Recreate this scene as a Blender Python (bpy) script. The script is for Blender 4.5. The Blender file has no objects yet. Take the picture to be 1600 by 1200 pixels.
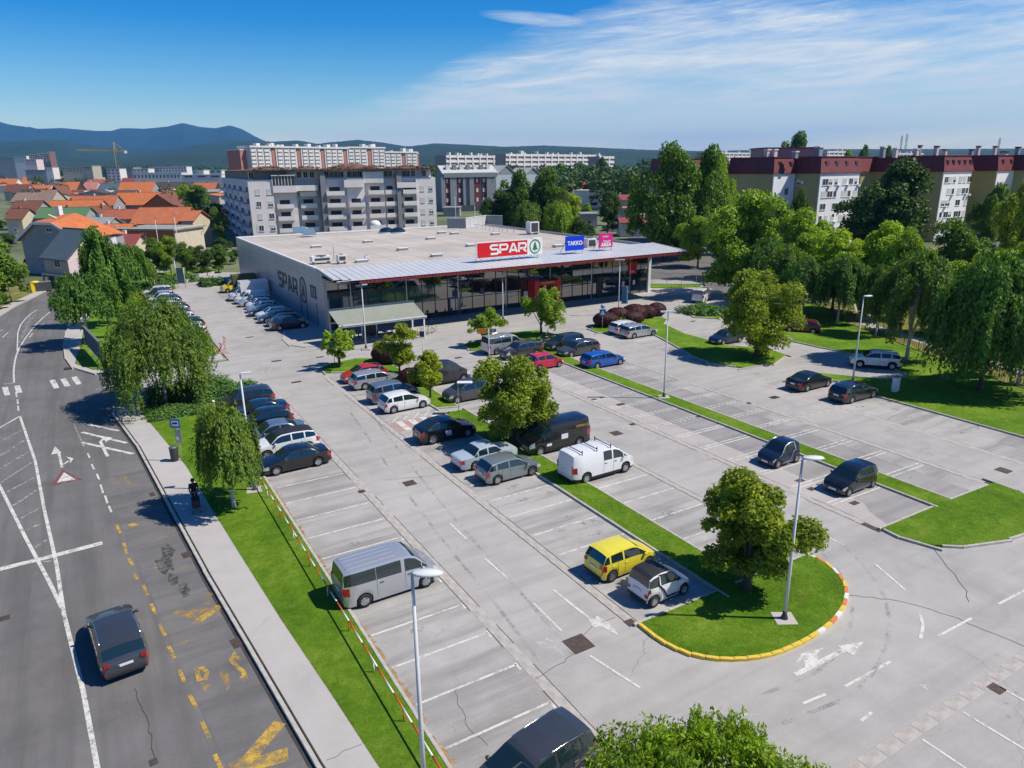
import bpy, bmesh, math, random
import numpy as np
from mathutils import Vector, Matrix, Euler

# ------------------------------------------------------------------ camera, world, sun
SC = bpy.context.scene
COL = SC.collection
R = math.radians
CAM_H = 19.0
F_PX = 1120.0
PITCH, ROLL, YAW = 0.29349401987264273, -0.011008325623675812, 0.5305112870851695
_cp, _sp, _cr, _sr = math.cos(PITCH), math.sin(PITCH), math.cos(ROLL), math.sin(ROLL)
FW = np.array([math.sin(YAW)*_cp, math.cos(YAW)*_cp, -_sp])
_r0 = np.array([math.cos(YAW), -math.sin(YAW), 0.0]); _u0 = np.cross(_r0, FW)
RT = _cr*_r0 + _sr*_u0
UP = -_sr*_r0 + _cr*_u0
cam_data = bpy.data.cameras.new('camera')
cam_data.sensor_fit = 'HORIZONTAL'
cam_data.angle = 2*math.atan(800.0/F_PX)
cam_data.clip_start = 0.3
cam_data.clip_end = 30000.0
cam = bpy.data.objects.new('camera', cam_data)
COL.objects.link(cam)
m3 = Matrix((tuple(RT), tuple(UP), tuple(-FW))).transposed().to_4x4()
m3.translation = Vector((0, 0, CAM_H))
cam.matrix_world = m3
SC.camera = cam

SUN_EL, SUN_AZ = R(52.0), math.atan2(0.82, -0.57)     # azimuth clockwise from +Y
world = bpy.data.worlds.new('World'); SC.world = world; world.use_nodes = True
def build_world():
    nt = world.node_tree; N = nt.nodes; L = nt.links; N.clear()
    out = N.new('ShaderNodeOutputWorld'); bg = N.new('ShaderNodeBackground')
    sky = N.new('ShaderNodeTexSky'); sky.sky_type = 'NISHITA'; sky.sun_disc = False
    sky.sun_elevation = SUN_EL; sky.sun_rotation = SUN_AZ
    sky.altitude = 100; sky.air_density = 1.0; sky.dust_density = 0.25; sky.ozone_density = 3.0
    hs = N.new('ShaderNodeHueSaturation'); hs.inputs['Saturation'].default_value = 1.30
    gm = N.new('ShaderNodeGamma'); gm.inputs['Gamma'].default_value = 1.0
    L.new(sky.outputs[0], hs.inputs['Color']); L.new(hs.outputs[0], gm.inputs['Color'])
    def math_(op, a, b=None, c=None, clamp=False):
        n = N.new('ShaderNodeMath'); n.operation = op; n.use_clamp = clamp
        for i, v in enumerate((a, b, c)):
            if v is None: continue
            if isinstance(v, (int, float)): n.inputs[i].default_value = v
            else: L.new(v, n.inputs[i])
        return n.outputs[0]
    tc = N.new('ShaderNodeTexCoord'); sp = N.new('ShaderNodeSeparateXYZ'); L.new(tc.outputs['Generated'], sp.inputs[0])
    x, y, z = sp.outputs
    el = math_('ARCSINE', z)
    az = math_('ARCTAN2', x, y)                          # -pi..pi, clockwise from +Y
    # colour of a clear summer sky: deepens quickly with height
    t = math_('DIVIDE', el, 1.5708, clamp=True)
    grad = N.new('ShaderNodeValToRGB'); L.new(t, grad.inputs[0])
    e = grad.color_ramp.elements
    e[0].position = 0.0; e[0].color = (2.5, 1.95, 1.52, 1)
    e[1].position = 1.0; e[1].color = (0.62, 0.80, 0.98, 1)
    for p_, c_ in ((0.05, (1.15, 1.30, 1.30)), (0.11, (0.20, 0.86, 1.27)), (0.185, (0.03, 0.66, 1.27)), (0.30, (0.34, 0.70, 1.04))):
        q_ = grad.color_ramp.elements.new(p_); q_.color = c_+(1,)
    mul = N.new('ShaderNodeMix'); mul.data_type = 'RGBA'; mul.blend_type = 'MULTIPLY'; mul.inputs[0].default_value = 1.0
    L.new(gm.outputs[0], mul.inputs[6]); L.new(grad.outputs[0], mul.inputs[7])
    # cirrus streaks: noise stretched along a slanted axis, thick to the right of the street
    cu = math_('ADD', math_('MULTIPLY', az, 2.6), math_('MULTIPLY', el, 3.0))
    cv = math_('SUBTRACT', math_('MULTIPLY', el, 24.0), math_('MULTIPLY', az, 1.5))
    cmb = N.new('ShaderNodeCombineXYZ'); L.new(cu, cmb.inputs[0]); L.new(cv, cmb.inputs[1])
    def noise(scale, detail, rough, dist, vec):
        n = N.new('ShaderNodeTexNoise'); n.inputs['Scale'].default_value = scale; n.inputs['Detail'].default_value = detail
        n.inputs['Roughness'].default_value = rough; n.inputs['Distortion'].default_value = dist
        L.new(vec, n.inputs['Vector']); return n.outputs['Fac']
    na = noise(1.3, 8, 0.62, 0.5, cmb.outputs[0])
    nb = noise(4.0, 9, 0.68, 0.8, cmb.outputs[0])
    fc = N.new('ShaderNodeFloatCurve')                  # upper edge of the cloud sheet against azimuth
    azn = math_('DIVIDE', math_('ADD', az, math.pi), 2*math.pi)
    L.new(azn, fc.inputs['Value'])
    cm = fc.mapping; c = cm.curves[0]
    def pt(azdeg): return (azdeg+180)/360
    c.points[0].location = (0, 0.20); c.points[1].location = (1, 0.20)
    for a_, v_ in ((-60, 0.10), (-10, 0.02), (8, 0.03), (16, 0.065), (22, 0.10), (27, 0.138), (34, 0.178), (42, 0.205), (54, 0.192), (66, 0.186), (95, 0.20), (130, 0.18)):
        c.points.new(pt(a_), v_)
    cm.update()
    d = math_('SUBTRACT', fc.outputs[0], el)
    d = math_('ADD', d, math_('MULTIPLY', math_('SUBTRACT', nb, 0.5), 0.035))
    mask = math_('MULTIPLY', d, 26.0, clamp=True)
    body = math_('MULTIPLY', math_('SUBTRACT', na, 0.30), 3.6, clamp=True)
    fine = math_('MULTIPLY', math_('SUBTRACT', nb, 0.30), 2.2, clamp=True)
    dens = math_('MULTIPLY', math_('MULTIPLY', mask, math_('ADD', math_('MULTIPLY', body, 0.70), 0.30)), math_('ADD', math_('MULTIPLY', fine, 0.55), 0.45))
    low = math_('ADD', math_('MULTIPLY', math_('DIVIDE', el, 0.10, clamp=True), 0.50), 0.50)
    dens = math_('MULTIPLY', dens, low)
    # small detached wisp
    wx = math_('DIVIDE', math_('SUBTRACT', az, R(33.0)), 0.085)
    wy = math_('DIVIDE', math_('SUBTRACT', math_('ADD', el, math_('MULTIPLY', math_('SUBTRACT', az, R(33.0)), 0.10)), 0.176), 0.009)
    wr = math_('SUBTRACT', 1.0, math_('ADD', math_('MULTIPLY', wx, wx), math_('MULTIPLY', wy, wy)), clamp=True)
    wisp = math_('MULTIPLY', wr, math_('ADD', fine, 0.1))
    dens = math_('MAXIMUM', dens, math_('MULTIPLY', wisp, 0.8))
    dens = math_('MULTIPLY', dens, 1.25, clamp=True)
    cl = N.new('ShaderNodeMix'); cl.data_type = 'RGBA'
    L.new(dens, cl.inputs[0]); L.new(mul.outputs[2], cl.inputs[6]); cl.inputs[7].default_value = (8.2, 8.7, 9.0, 1)
    L.new(cl.outputs[2], bg.inputs['Color']); bg.inputs['Strength'].default_value = 0.085
    L.new(bg.outputs[0], out.inputs['Surface'])
build_world()
sun_d = bpy.data.lights.new('sun', 'SUN'); sun_d.energy = 4.7; sun_d.angle = R(0.55); sun_d.color = (1.0, 0.925, 0.80)
sun = bpy.data.objects.new('sun', sun_d); COL.objects.link(sun)
sdir = Vector((math.sin(SUN_AZ)*math.cos(SUN_EL), math.cos(SUN_AZ)*math.cos(SUN_EL), math.sin(SUN_EL)))
sun.rotation_euler = sdir.to_track_quat('Z', 'Y').to_euler(); sun.location = (60, -20, 80)
vs = SC.view_settings; vs.view_transform = 'Standard'; vs.look = 'None'; vs.exposure = 0.27; vs.gamma = 1.0; vs.use_curve_mapping = False
SC.cycles.max_bounces = 6; SC.cycles.transparent_max_bounces = 12; SC.cycles.volume_bounces = 0
SC.cycles.diffuse_bounces = 3; SC.cycles.glossy_bounces = 3; SC.cycles.use_denoising = True
SC.cycles.sample_clamp_indirect = 6.0

rng = random.Random(7)
NR = np.random.RandomState(11)

# ------------------------------------------------------------------ where things stand
def ray(px, py): return FW*F_PX + RT*(px-800.0) - UP*(py-600.0)
def g(px, py, z=0.0):
    """the point of the level plane z that the camera sees at a spot of the photograph"""
    d = ray(px, py); t = -(CAM_H-z)/d[2]
    return (float(d[0]*t), float(d[1]*t))
def at(px, py, depth):
    """the point at this distance along the view axis"""
    d = ray(px, py)*(depth/F_PX)
    return (float(d[0]), float(d[1]), float(d[2]+CAM_H))
def top_z(base, py):
    """height over a ground point whose top shows at this row"""
    v = np.array([base[0], base[1], 0.0])
    # solve (v + z*k - C) . (UP + q*FW) = 0
    q = (py-600.0)/F_PX
    n = UP + q*FW
    return float(-((v-np.array([0, 0, CAM_H]))@n)/n[2])
def m_per_px(x, y, z=2.0):
    return float(np.array([x, y, z-CAM_H])@FW)/F_PX

# ------------------------------------------------------------------ mesh building
class MB:
    def __init__(s): s.v = []; s.f = []; s.sm = []
    def vert(s, p): s.v.append(tuple(p)); return len(s.v)-1
    def face(s, idx, smooth=False): s.f.append(tuple(idx)); s.sm.append(smooth)
    def poly(s, pts, smooth=False):
        i = len(s.v); s.v += [tuple(p) for p in pts]; s.face(range(i, i+len(pts)), smooth); return s
    def box(s, x0, x1, y0, y1, z0, z1, M=None):
        p = [(x0,y0,z0),(x1,y0,z0),(x1,y1,z0),(x0,y1,z0),(x0,y0,z1),(x1,y0,z1),(x1,y1,z1),(x0,y1,z1)]
        if M is not None: p = [tuple(M @ Vector(q)) for q in p]
        i = len(s.v); s.v += p
        for q in ((3,2,1,0),(4,5,6,7),(0,1,5,4),(1,2,6,5),(2,3,7,6),(3,0,4,7)): s.face([i+k for k in q])
        return s
    def bar(s, a, b, w, h=None, up=(0,0,1)):
        """rectangular bar from a to b"""
        a = Vector(a); b = Vector(b); d = (b-a).normalized(); h = h or w
        u = Vector(up)
        if abs(d.dot(u)) > 0.95: u = Vector((0,1,0))
        sx = d.cross(u).normalized()*(w/2); sy = sx.cross(d).normalized()*(h/2)
        i = len(s.v)
        for c in (a, b):
            for q in (-sx-sy, sx-sy, sx+sy, -sx+sy): s.v.append(tuple(c+q))
        for q in ((3,2,1,0),(4,5,6,7),(0,1,5,4),(1,2,6,5),(2,3,7,6),(3,0,4,7)): s.face([i+k for k in q])
        return s
    def tube(s, pts, rad, n=8, cap=True):
        pts = [Vector(p) for p in pts]
        if not hasattr(rad, '__len__'): rad = [rad]*len(pts)
        i0 = len(s.v); prev = None
        for k, p in enumerate(pts):
            d = (pts[min(k+1, len(pts)-1)]-pts[max(k-1, 0)]).normalized()
            if prev is None:
                prev = d.orthogonal().normalized()
            a = (prev - d*prev.dot(d)).normalized(); prev = a; b = d.cross(a)
            for j in range(n):
                t = 2*math.pi*j/n
                s.v.append(tuple(p + (a*math.cos(t)+b*math.sin(t))*rad[k]))
        for k in range(len(pts)-1):
            for j in range(n):
                a0 = i0+k*n+j; a1 = i0+k*n+(j+1) % n
                s.face((a0, a1, a1+n, a0+n), True)
        if cap:
            s.face([i0+j for j in range(n)][::-1]); s.face([i0+(len(pts)-1)*n+j for j in range(n)])
        return s
    def lathe(s, prof, n=16, c=(0,0,0), axis='Z', smooth=True, cap=True):
        i0 = len(s.v)
        for (r, h) in prof:
            for j in range(n):
                t = 2*math.pi*j/n; q = (r*math.cos(t), r*math.sin(t), h)
                if axis == 'Y': q = (q[0], q[2], q[1])
                if axis == 'X': q = (q[2], q[0], q[1])
                s.v.append((q[0]+c[0], q[1]+c[1], q[2]+c[2]))
        for k in range(len(prof)-1):
            for j in range(n):
                a0 = i0+k*n+j; a1 = i0+k*n+(j+1) % n
                s.face((a0, a1, a1+n, a0+n), smooth)
        if cap: s.face([i0+j for j in range(n)][::-1]); s.face([i0+(len(prof)-1)*n+j for j in range(n)])
        return s
    def prism(s, pts2, z0, z1):
        """upright prism over a plan outline"""
        n = len(pts2); i = len(s.v)
        ar = sum(pts2[k][0]*pts2[(k+1) % n][1]-pts2[(k+1) % n][0]*pts2[k][1] for k in range(n))
        if ar < 0: pts2 = pts2[::-1]
        s.v += [(p[0], p[1], z0) for p in pts2] + [(p[0], p[1], z1) for p in pts2]
        s.face([i+k for k in range(n)][::-1]); s.face([i+n+k for k in range(n)])
        for k in range(n): s.face((i+k, i+(k+1) % n, i+n+(k+1) % n, i+n+k))
        return s
    def mesh(s, name, m=None, fix=False):
        me = bpy.data.meshes.new(name)
        me.from_pydata(s.v, [], s.f)
        if m: me.materials.append(m)
        me.polygons.foreach_set('use_smooth', s.sm)
        if fix:
            b = bmesh.new(); b.from_mesh(me); bmesh.ops.remove_doubles(b, verts=b.verts, dist=1e-5)
            bmesh.ops.recalc_face_normals(b, faces=b.faces); b.to_mesh(me); b.free()
        me.update()
        return me
    def obj(s, name, m, parent=None, fix=False, **kw):
        return link(name, s.mesh(name, m, fix), parent, **kw)

def link(name, me, parent=None, label=None, kind=None, loc=None, rotz=None, m=None):
    o = bpy.data.objects.new(name, me); COL.objects.link(o)
    if parent is not None: o.parent = parent
    if label: o['label'] = label
    if kind: o['kind'] = kind
    if loc is not None: o.location = loc
    if rotz is not None: o.rotation_euler = (0, 0, rotz)
    if m is not None and me is not None and len(me.materials):
        o.material_slots[0].link = 'OBJECT'; o.material_slots[0].material = m
    return o
def thing(name, label, cat, loc=(0,0,0), rotz=0.0, group=None):
    o = bpy.data.objects.new(name, None); COL.objects.link(o)
    o.empty_display_size = 0.3
    o.location = loc; o.rotation_euler = (0,0,rotz); o['label'] = label; o['category'] = cat
    if group: o['group'] = group
    return o
def tag(o, label, cat, group=None, kind=None):
    o['label'] = label
    if cat: o['category'] = cat
    if group: o['group'] = group
    if kind: o['kind'] = kind
    return o
def kids(root): return KIDS.get(root.name, [])
KIDS = {}
def dup(root, loc, rotz=0.0, label=None, group=None, scale=None, remap=None):
    """a copy of a thing with copies of its parts and sub-parts; remap swaps materials on the copies"""
    def one(o, par):
        c = o.copy(); COL.objects.link(c)
        if par is not None: c.parent = par
        if remap and c.type == 'MESH':
            for sl in c.material_slots:
                if sl.material and sl.material.name in remap:
                    sl.link = 'OBJECT'; sl.material = remap[sl.material.name]
        for ch in list(o.children): one(ch, c)
        return c
    r = one(root, None); r.location = loc; r.rotation_euler = (0,0,rotz)
    if label: r['label'] = label
    if group: r['group'] = group
    if scale is not None: r.scale = scale if hasattr(scale, '__len__') else (scale,)*3
    return r

def quads_mesh(name, P, m, smooth=False):
    """P: (n,4,3) array of quads -> mesh"""
    n = P.shape[0]; me = bpy.data.meshes.new(name)
    me.vertices.add(n*4); me.vertices.foreach_set('co', P.reshape(-1).astype(np.float32))
    me.loops.add(n*4); me.loops.foreach_set('vertex_index', np.arange(n*4, dtype=np.int32))
    me.polygons.add(n); me.polygons.foreach_set('loop_start', np.arange(0, n*4, 4, dtype=np.int32))
    me.polygons.foreach_set('loop_total', np.full(n, 4, dtype=np.int32))
    me.materials.append(m); me.update(calc_edges=True)
    return me

# ------------------------------------------------------------------ materials
MATS = {}
class NT:
    def __init__(s, name):
        s.m = bpy.data.materials.new(name); s.m.use_nodes = True; s.nt = s.m.node_tree; s.N = s.nt.nodes; s.L = s.nt.links
        s.b = s.N.get('Principled BSDF'); s.out = s.N.get('Material Output')
    def set(s, **kw):
        for k, v in kw.items():
            k = k.replace('_', ' ')
            if isinstance(v, tuple) and len(v) == 3: v = v+(1,)
            s.b.inputs[k].default_value = v
        return s
    def coord(s, kind='Object', scale=(1,1,1), rot=(0,0,0)):
        tc = s.N.new('ShaderNodeTexCoord'); mp = s.N.new('ShaderNodeMapping')
        mp.inputs['Scale'].default_value = scale; mp.inputs['Rotation'].default_value = rot
        if kind == 'World':
            ge = s.N.new('ShaderNodeNewGeometry'); s.L.new(ge.outputs['Position'], mp.inputs['Vector'])
        else: s.L.new(tc.outputs[kind], mp.inputs['Vector'])
        return mp.outputs[0]
    def noise(s, vec, scale, detail=4, rough=0.55, dist=0.0):
        n = s.N.new('ShaderNodeTexNoise'); n.inputs['Scale'].default_value = scale; n.inputs['Detail'].default_value = detail
        n.inputs['Roughness'].default_value = rough; n.inputs['Distortion'].default_value = dist
        s.L.new(vec, n.inputs['Vector']); return n.outputs['Fac']
    def math(s, op, a, b=None, clamp=False):
        n = s.N.new('ShaderNodeMath'); n.operation = op; n.use_clamp = clamp
        for i, v in enumerate((a, b)):
            if v is None: continue
            if isinstance(v, (int, float)): n.inputs[i].default_value = v
            else: s.L.new(v, n.inputs[i])
        return n.outputs[0]
    def ramp(s, fac, stops, interp='LINEAR'):
        n = s.N.new('ShaderNodeValToRGB'); s.L.new(fac, n.inputs[0]); n.color_ramp.interpolation = interp
        e = n.color_ramp.elements
        e[0].position = stops[0][0]; e[0].color = tuple(stops[0][1])+(1,)
        e[1].position = stops[-1][0]; e[1].color = tuple(stops[-1][1])+(1,)
        for p_, c_ in stops[1:-1]:
            q = e.new(p_); q.color = tuple(c_)+(1,)
        return n.outputs[0]
    def mix(s, fac, a, b, mode='MIX'):
        n = s.N.new('ShaderNodeMix'); n.data_type = 'RGBA'; n.blend_type = mode
        for i, v in ((0, fac), (6, a), (7, b)):
            if isinstance(v, (int, float)): n.inputs[i].default_value = v
            elif isinstance(v, tuple): n.inputs[i].default_value = v+(1,) if len(v) == 3 else v
            else: s.L.new(v, n.inputs[i])
        return n.outputs[2]
    def col(s, sock): s.L.new(sock, s.b.inputs['Base Color']); return s
    def bump(s, h, strength=0.3, dist=0.02):
        n = s.N.new('ShaderNodeBump'); n.inputs['Strength'].default_value = strength; n.inputs['Distance'].default_value = dist
        s.L.new(h, n.inputs['Height']); s.L.new(n.outputs[0], s.b.inputs['Normal']); return s
def rough_mat(name, c, var=0.12, scale=1.5, rough=0.8, metal=0.0, bump=0.0, bscale=20, kind='Object', tint=None, stretch=(1,1,1)):
    """paint, plaster, metal: a base colour with soft blotches and fine grain"""
    if name in MATS: return MATS[name]
    t = NT(name); v = t.coord(kind, stretch)
    a = t.noise(v, scale, 6, 0.6); b = t.noise(v, scale*14, 3, 0.6)
    k = t.math('ADD', t.math('MULTIPLY', a, 0.7), t.math('MULTIPLY', b, 0.3))
    lo = tuple(max(0, x*(1-var*1.6)) for x in c); hi = tuple(min(1, x*(1+var*1.3)) for x in c)
    if tint: lo = tuple(l*t_ for l, t_ in zip(lo, tint))
    t.col(t.ramp(k, [(0.28, lo), (0.5, c), (0.72, hi)])).set(Roughness=rough, Metallic=metal)
    if bump: t.bump(t.noise(v, bscale, 4), bump, 0.02)
    MATS[name] = t.m; return t.m
def plain(name, c, rough=0.5, metal=0.0, coat=0.0, emit=None, **kw):
    if name in MATS: return MATS[name]
    t = NT(name).set(Base_Color=tuple(c), Roughness=rough, Metallic=metal)
    if coat: t.set(Coat_Weight=coat, Coat_Roughness=0.04)
    for k, v in kw.items(): t.set(**{k: v})
    v = t.coord(); n = t.noise(v, 6, 4); t.L.new(t.math('ADD', t.math('MULTIPLY', n, 0.16), max(0.02, rough-0.08)), t.b.inputs['Roughness'])
    MATS[name] = t.m; return t.m
def asphalt(name, base, blotch=0.16, streak=0.0, crack=0.0, tint=(1,1,1), streak_dir=(0.06, 1.1, 1)):
    if name in MATS: return MATS[name]
    t = NT(name); v = t.coord('World')
    big = t.noise(v, 0.09, 6, 0.6, 0.6); mid = t.noise(v, 0.55, 6, 0.62, 0.3); fine = t.noise(v, 9.0, 5, 0.7); grit = t.noise(v, 60.0, 2, 0.6)
    k = t.math('ADD', t.math('ADD', t.math('MULTIPLY', big, 0.40), t.math('MULTIPLY', mid, 0.33)), t.math('ADD', t.math('MULTIPLY', fine, 0.17), t.math('MULTIPLY', grit, 0.10)))
    lo = tuple(base*(1-blotch*2.2)*x for x in tint); md = tuple(base*x for x in tint); hi = tuple(base*(1+blotch*1.6)*x for x in tint)
    c = t.ramp(k, [(0.30, lo), (0.49, md), (0.68, hi)])
    if streak:
        sv = t.coord('World', streak_dir); sn = t.noise(sv, 0.9, 5, 0.6)
        sv2 = t.math('MULTIPLY', t.math('SUBTRACT', sn, 0.455, True), 5.5, True)
        c = t.mix(t.math('MULTIPLY', sv2, streak), c, tuple(base*0.62*x for x in tint))
    if crack:
        vo = t.N.new('ShaderNodeTexVoronoi'); vo.feature = 'DISTANCE_TO_EDGE'; vo.inputs['Scale'].default_value = crack
        wv = t.N.new('ShaderNodeVectorMath'); wv.operation = 'ADD'; nn = t.N.new('ShaderNodeTexNoise'); nn.inputs['Scale'].default_value = 1.1; nn.inputs['Detail'].default_value = 5
        t.L.new(v, nn.inputs['Vector']); t.L.new(v, wv.inputs[0]); t.L.new(nn.outputs['Color'], wv.inputs[1]); t.L.new(wv.outputs[0], vo.inputs['Vector'])
        line = t.math('SUBTRACT', 1.0, t.math('DIVIDE', vo.outputs['Distance'], 0.003), True)
        gate = t.math('MULTIPLY', t.math('SUBTRACT', t.noise(v, 0.21, 3), 0.50, True), 9.0, True)
        c = t.mix(t.math('MULTIPLY', t.math('MULTIPLY', line, gate), 0.5), c, tuple(base*0.30*x for x in tint))
    # small dark drips of oil and gum
    vs_ = t.N.new('ShaderNodeTexVoronoi'); vs_.inputs['Scale'].default_value = 0.8; t.L.new(v, vs_.inputs['Vector'])
    spot = t.math('SUBTRACT', 1.0, t.math('DIVIDE', vs_.outputs['Distance'], 0.10), True)
    sg = t.math('MULTIPLY', t.math('SUBTRACT', t.noise(v, 0.33, 2), 0.54, True), 8.0, True)
    c = t.mix(t.math('MULTIPLY', t.math('MULTIPLY', spot, sg), 0.55), c, tuple(base*0.35*x for x in tint))
    t.col(c).set(Roughness=0.88); t.bump(t.math('ADD', fine, grit), 0.25, 0.01)
    MATS[name] = t.m; return t.m
def worn_paint(name, c, keep=0.5, scale=2.2):
    """road paint with the bare surface showing through where it has worn off"""
    if name in MATS: return MATS[name]
    t = NT(name); v = t.coord('World'); t.set(Base_Color=tuple(c), Roughness=0.75)
    a = t.noise(v, scale, 6, 0.7); b = t.noise(v, 22, 4, 0.7)
    k = t.math('ADD', t.math('MULTIPLY', a, 0.6), t.math('MULTIPLY', b, 0.4))
    al = t.math('MULTIPLY', t.math('SUBTRACT', k, keep), 7.0, True)
    t.L.new(t.math('MULTIPLY', al, 0.93), t.b.inputs['Alpha'])
    MATS[name] = t.m; return t.m
def grass_mat(name, c1, c2, c3):
    if name in MATS: return MATS[name]
    t = NT(name); v = t.coord('World')
    a = t.noise(v, 0.35, 6, 0.65, 0.4); b = t.noise(v, 3.2, 5, 0.7); c = t.noise(v, 38, 3, 0.7)
    k = t.math('ADD', t.math('MULTIPLY', a, 0.52), t.math('ADD', t.math('MULTIPLY', b, 0.30), t.math('MULTIPLY', c, 0.18)))
    dry = t.math('MULTIPLY', t.math('SUBTRACT', t.noise(v, 0.8, 6, 0.7, 0.8), 0.56, True), 5.0, True)
    t.col(t.mix(t.math('MULTIPLY', dry, 0.5), t.ramp(k, [(0.37, c1), (0.50, c2), (0.63, c3)]), tuple(x*y for x, y in zip(c3, (1.25, .92, 1.6))))).set(Roughness=0.95)
    t.b.inputs['Specular IOR Level'].default_value = 0.15
    t.bump(t.math('ADD', c, t.math('MULTIPLY', b, 0.7)), 0.9, 0.08)
    MATS[name] = t.m; return t.m
def leaf_mat(name, c, var=0.35, trans=0.25, hue=(1.25, 1.1, 0.6), sheen=0.0):
    if name in MATS: return MATS[name]
    t = NT(name); v = t.coord('Object')
    a = t.noise(v, 0.9, 3, 0.6); b = t.noise(v, 7.0, 2, 0.7)
    oi = t.N.new('ShaderNodeObjectInfo')
    k = t.math('ADD', t.math('ADD', t.math('MULTIPLY', a, 0.55), t.math('MULTIPLY', b, 0.45)), t.math('MULTIPLY', t.math('SUBTRACT', oi.outputs['Random'], 0.5), 0.06))
    lo = tuple(x*(1-var) for x in c); hi = tuple(min(1, x*(1+var)*h) for x, h in zip(c, hue))
    cc = t.ramp(k, [(0.34, lo), (0.5, c), (0.64, hi)])
    t.col(cc).set(Roughness=0.55); t.b.inputs['Specular IOR Level'].default_value = 0.25
    tr = t.N.new('ShaderNodeBsdfTranslucent'); t.L.new(t.mix(1.0, cc, (1.5, 1.6, 0.5), 'MULTIPLY'), tr.inputs['Color'])
    ms = t.N.new('ShaderNodeMixShader'); ms.inputs[0].default_value = trans
    t.L.new(t.b.outputs[0], ms.inputs[1]); t.L.new(tr.outputs[0], ms.inputs[2]); t.L.new(ms.outputs[0], t.out.inputs['Surface'])
    MATS[name] = t.m; return t.m
def tiles_mat(name, c, course=3.2, var=0.22):
    """clay roof tiles too small to pick apart: courses and per-tile tone"""
    if name in MATS: return MATS[name]
    t = NT(name); v = t.coord('Object')
    a = t.noise(v, 0.5, 5, 0.6); b = t.noise(v, 9.0, 2, 0.6); d = t.noise(v, 2.0, 4, 0.7)
    k = t.math('ADD', t.math('MULTIPLY', a, 0.35), t.math('ADD', t.math('MULTIPLY', b, 0.3), t.math('MULTIPLY', d, 0.35)))
    lo = tuple(x*(1-var*1.8) for x in c); hi = tuple(min(1, x*(1+var)) for x in c)
    t.col(t.ramp(k, [(0.30, lo), (0.5, c), (0.7, hi)])).set(Roughness=0.85)
    t.bump(b, 0.5, 0.05)
    MATS[name] = t.m; return t.m
def glass_mat(name, c=(0.02, 0.03, 0.035), rough=0.05, ior=1.6):
    """window glass in front of a dark room"""
    if name in MATS: return MATS[name]
    t = NT(name).set(Base_Color=c, Roughness=rough, IOR=ior)
    t.b.inputs['Specular IOR Level'].default_value = 0.8
    v = t.coord('Object'); t.bump(t.noise(v, 0.7, 2), 0.04, 0.02)
    MATS[name] = t.m; return t.m
def S(r, gg, b):
    """an 8-bit screen colour as a linear triple"""
    f = lambda x: ((x/255+0.055)/1.055)**2.4 if x > 10 else x/255/12.92
    return (f(r), f(gg), f(b))
# ================================================================== the ground
M_TOWN = rough_mat('town_ground', (0.125,0.145,0.065), 0.45, 0.035, 0.95, kind='World')
M_LOT = asphalt('lot_asphalt', 0.362, 0.15, streak=0.28, crack=0.085, tint=(1.03,0.99,0.95))
M_LOT_STALL = asphalt('stall_asphalt', 0.355, 0.20, streak=0.85, crack=0.22, tint=(1.03,0.99,0.95), streak_dir=(0.09,0.85,1))
M_LOT_DARK = asphalt('worn_dark_asphalt', 0.275, 0.20, streak=0.45, tint=(1.02,0.99,0.97))
M_LOT_PINK = asphalt('pinkish_concrete', 0.385, 0.10, streak=0.15, tint=(1.05,0.97,0.93))
M_ROAD = asphalt('road_asphalt', 0.138, 0.20, streak=0.6, tint=(1.03,0.985,0.97), streak_dir=(1.1,0.05,1))
M_BAY = asphalt('bus_bay_asphalt', 0.142, 0.26, streak=0.5, crack=0.11, tint=(1.03,0.99,0.97))
M_CONC = asphalt('pavement_concrete', 0.405, 0.10, crack=0.12, tint=(1.03,0.97,0.92))
M_GUT = rough_mat('gutter_concrete', (0.40,0.37,0.34), 0.22, 2.0, 0.9, bump=0.3)
M_KERB = rough_mat('kerb_concrete', (0.44,0.42,0.38), 0.22, 2.5, 0.9, bump=0.3)
M_GRASS = grass_mat('lawn_grass', (0.070,0.155,0.008), (0.125,0.245,0.012), (0.23,0.33,0.035))
M_GRASS2 = grass_mat('dry_grass', (0.10,0.13,0.02), (0.20,0.19,0.05), (0.36,0.30,0.11))
M_SOIL = rough_mat('gutter_dirt', (0.30,0.21,0.12), 0.5, 3.0, 0.95, kind='World')
M_WHITE = worn_paint('white_road_paint', (0.66,0.65,0.61), 0.37)
M_WHITE2 = worn_paint('worn_white_road_paint', (0.66,0.65,0.61), 0.475, 3.0)
M_YEL = worn_paint('yellow_road_paint', (0.58,0.37,0.06), 0.42, 2.0)
M_YEL2 = worn_paint('worn_yellow_road_paint', (0.58,0.34,0.05), 0.485, 1.6)
M_RED = worn_paint('worn_red_road_paint', (0.28,0.07,0.07), 0.43, 2.0)
M_PINKP = worn_paint('faded_red_road_paint', (0.55,0.30,0.27), 0.42, 2.0)
M_BLKP = worn_paint('dark_road_paint', (0.05,0.05,0.05), 0.45, 3.0)
M_IRON = rough_mat('cast_iron', (0.10,0.07,0.06), 0.3, 5, 0.7, 0.3, bump=0.5, bscale=40)
M_CRACK = rough_mat('crack_filler', (0.05,0.048,0.045), 0.2, 4, 0.9)

def struct(name, mb, m, parent=None, **kw):
    o = mb.obj(name, m, parent, **kw)
    if parent is None: o['kind'] = 'structure'
    return o
def sheet(name, pts, z, m, parent=None):
    a = sum(pts[k][0]*pts[(k+1) % len(pts)][1]-pts[(k+1) % len(pts)][0]*pts[k][1] for k in range(len(pts)))
    if a < 0: pts = pts[::-1]
    return struct(name, MB().poly([(p[0], p[1], z) for p in pts]), m, parent)

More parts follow.
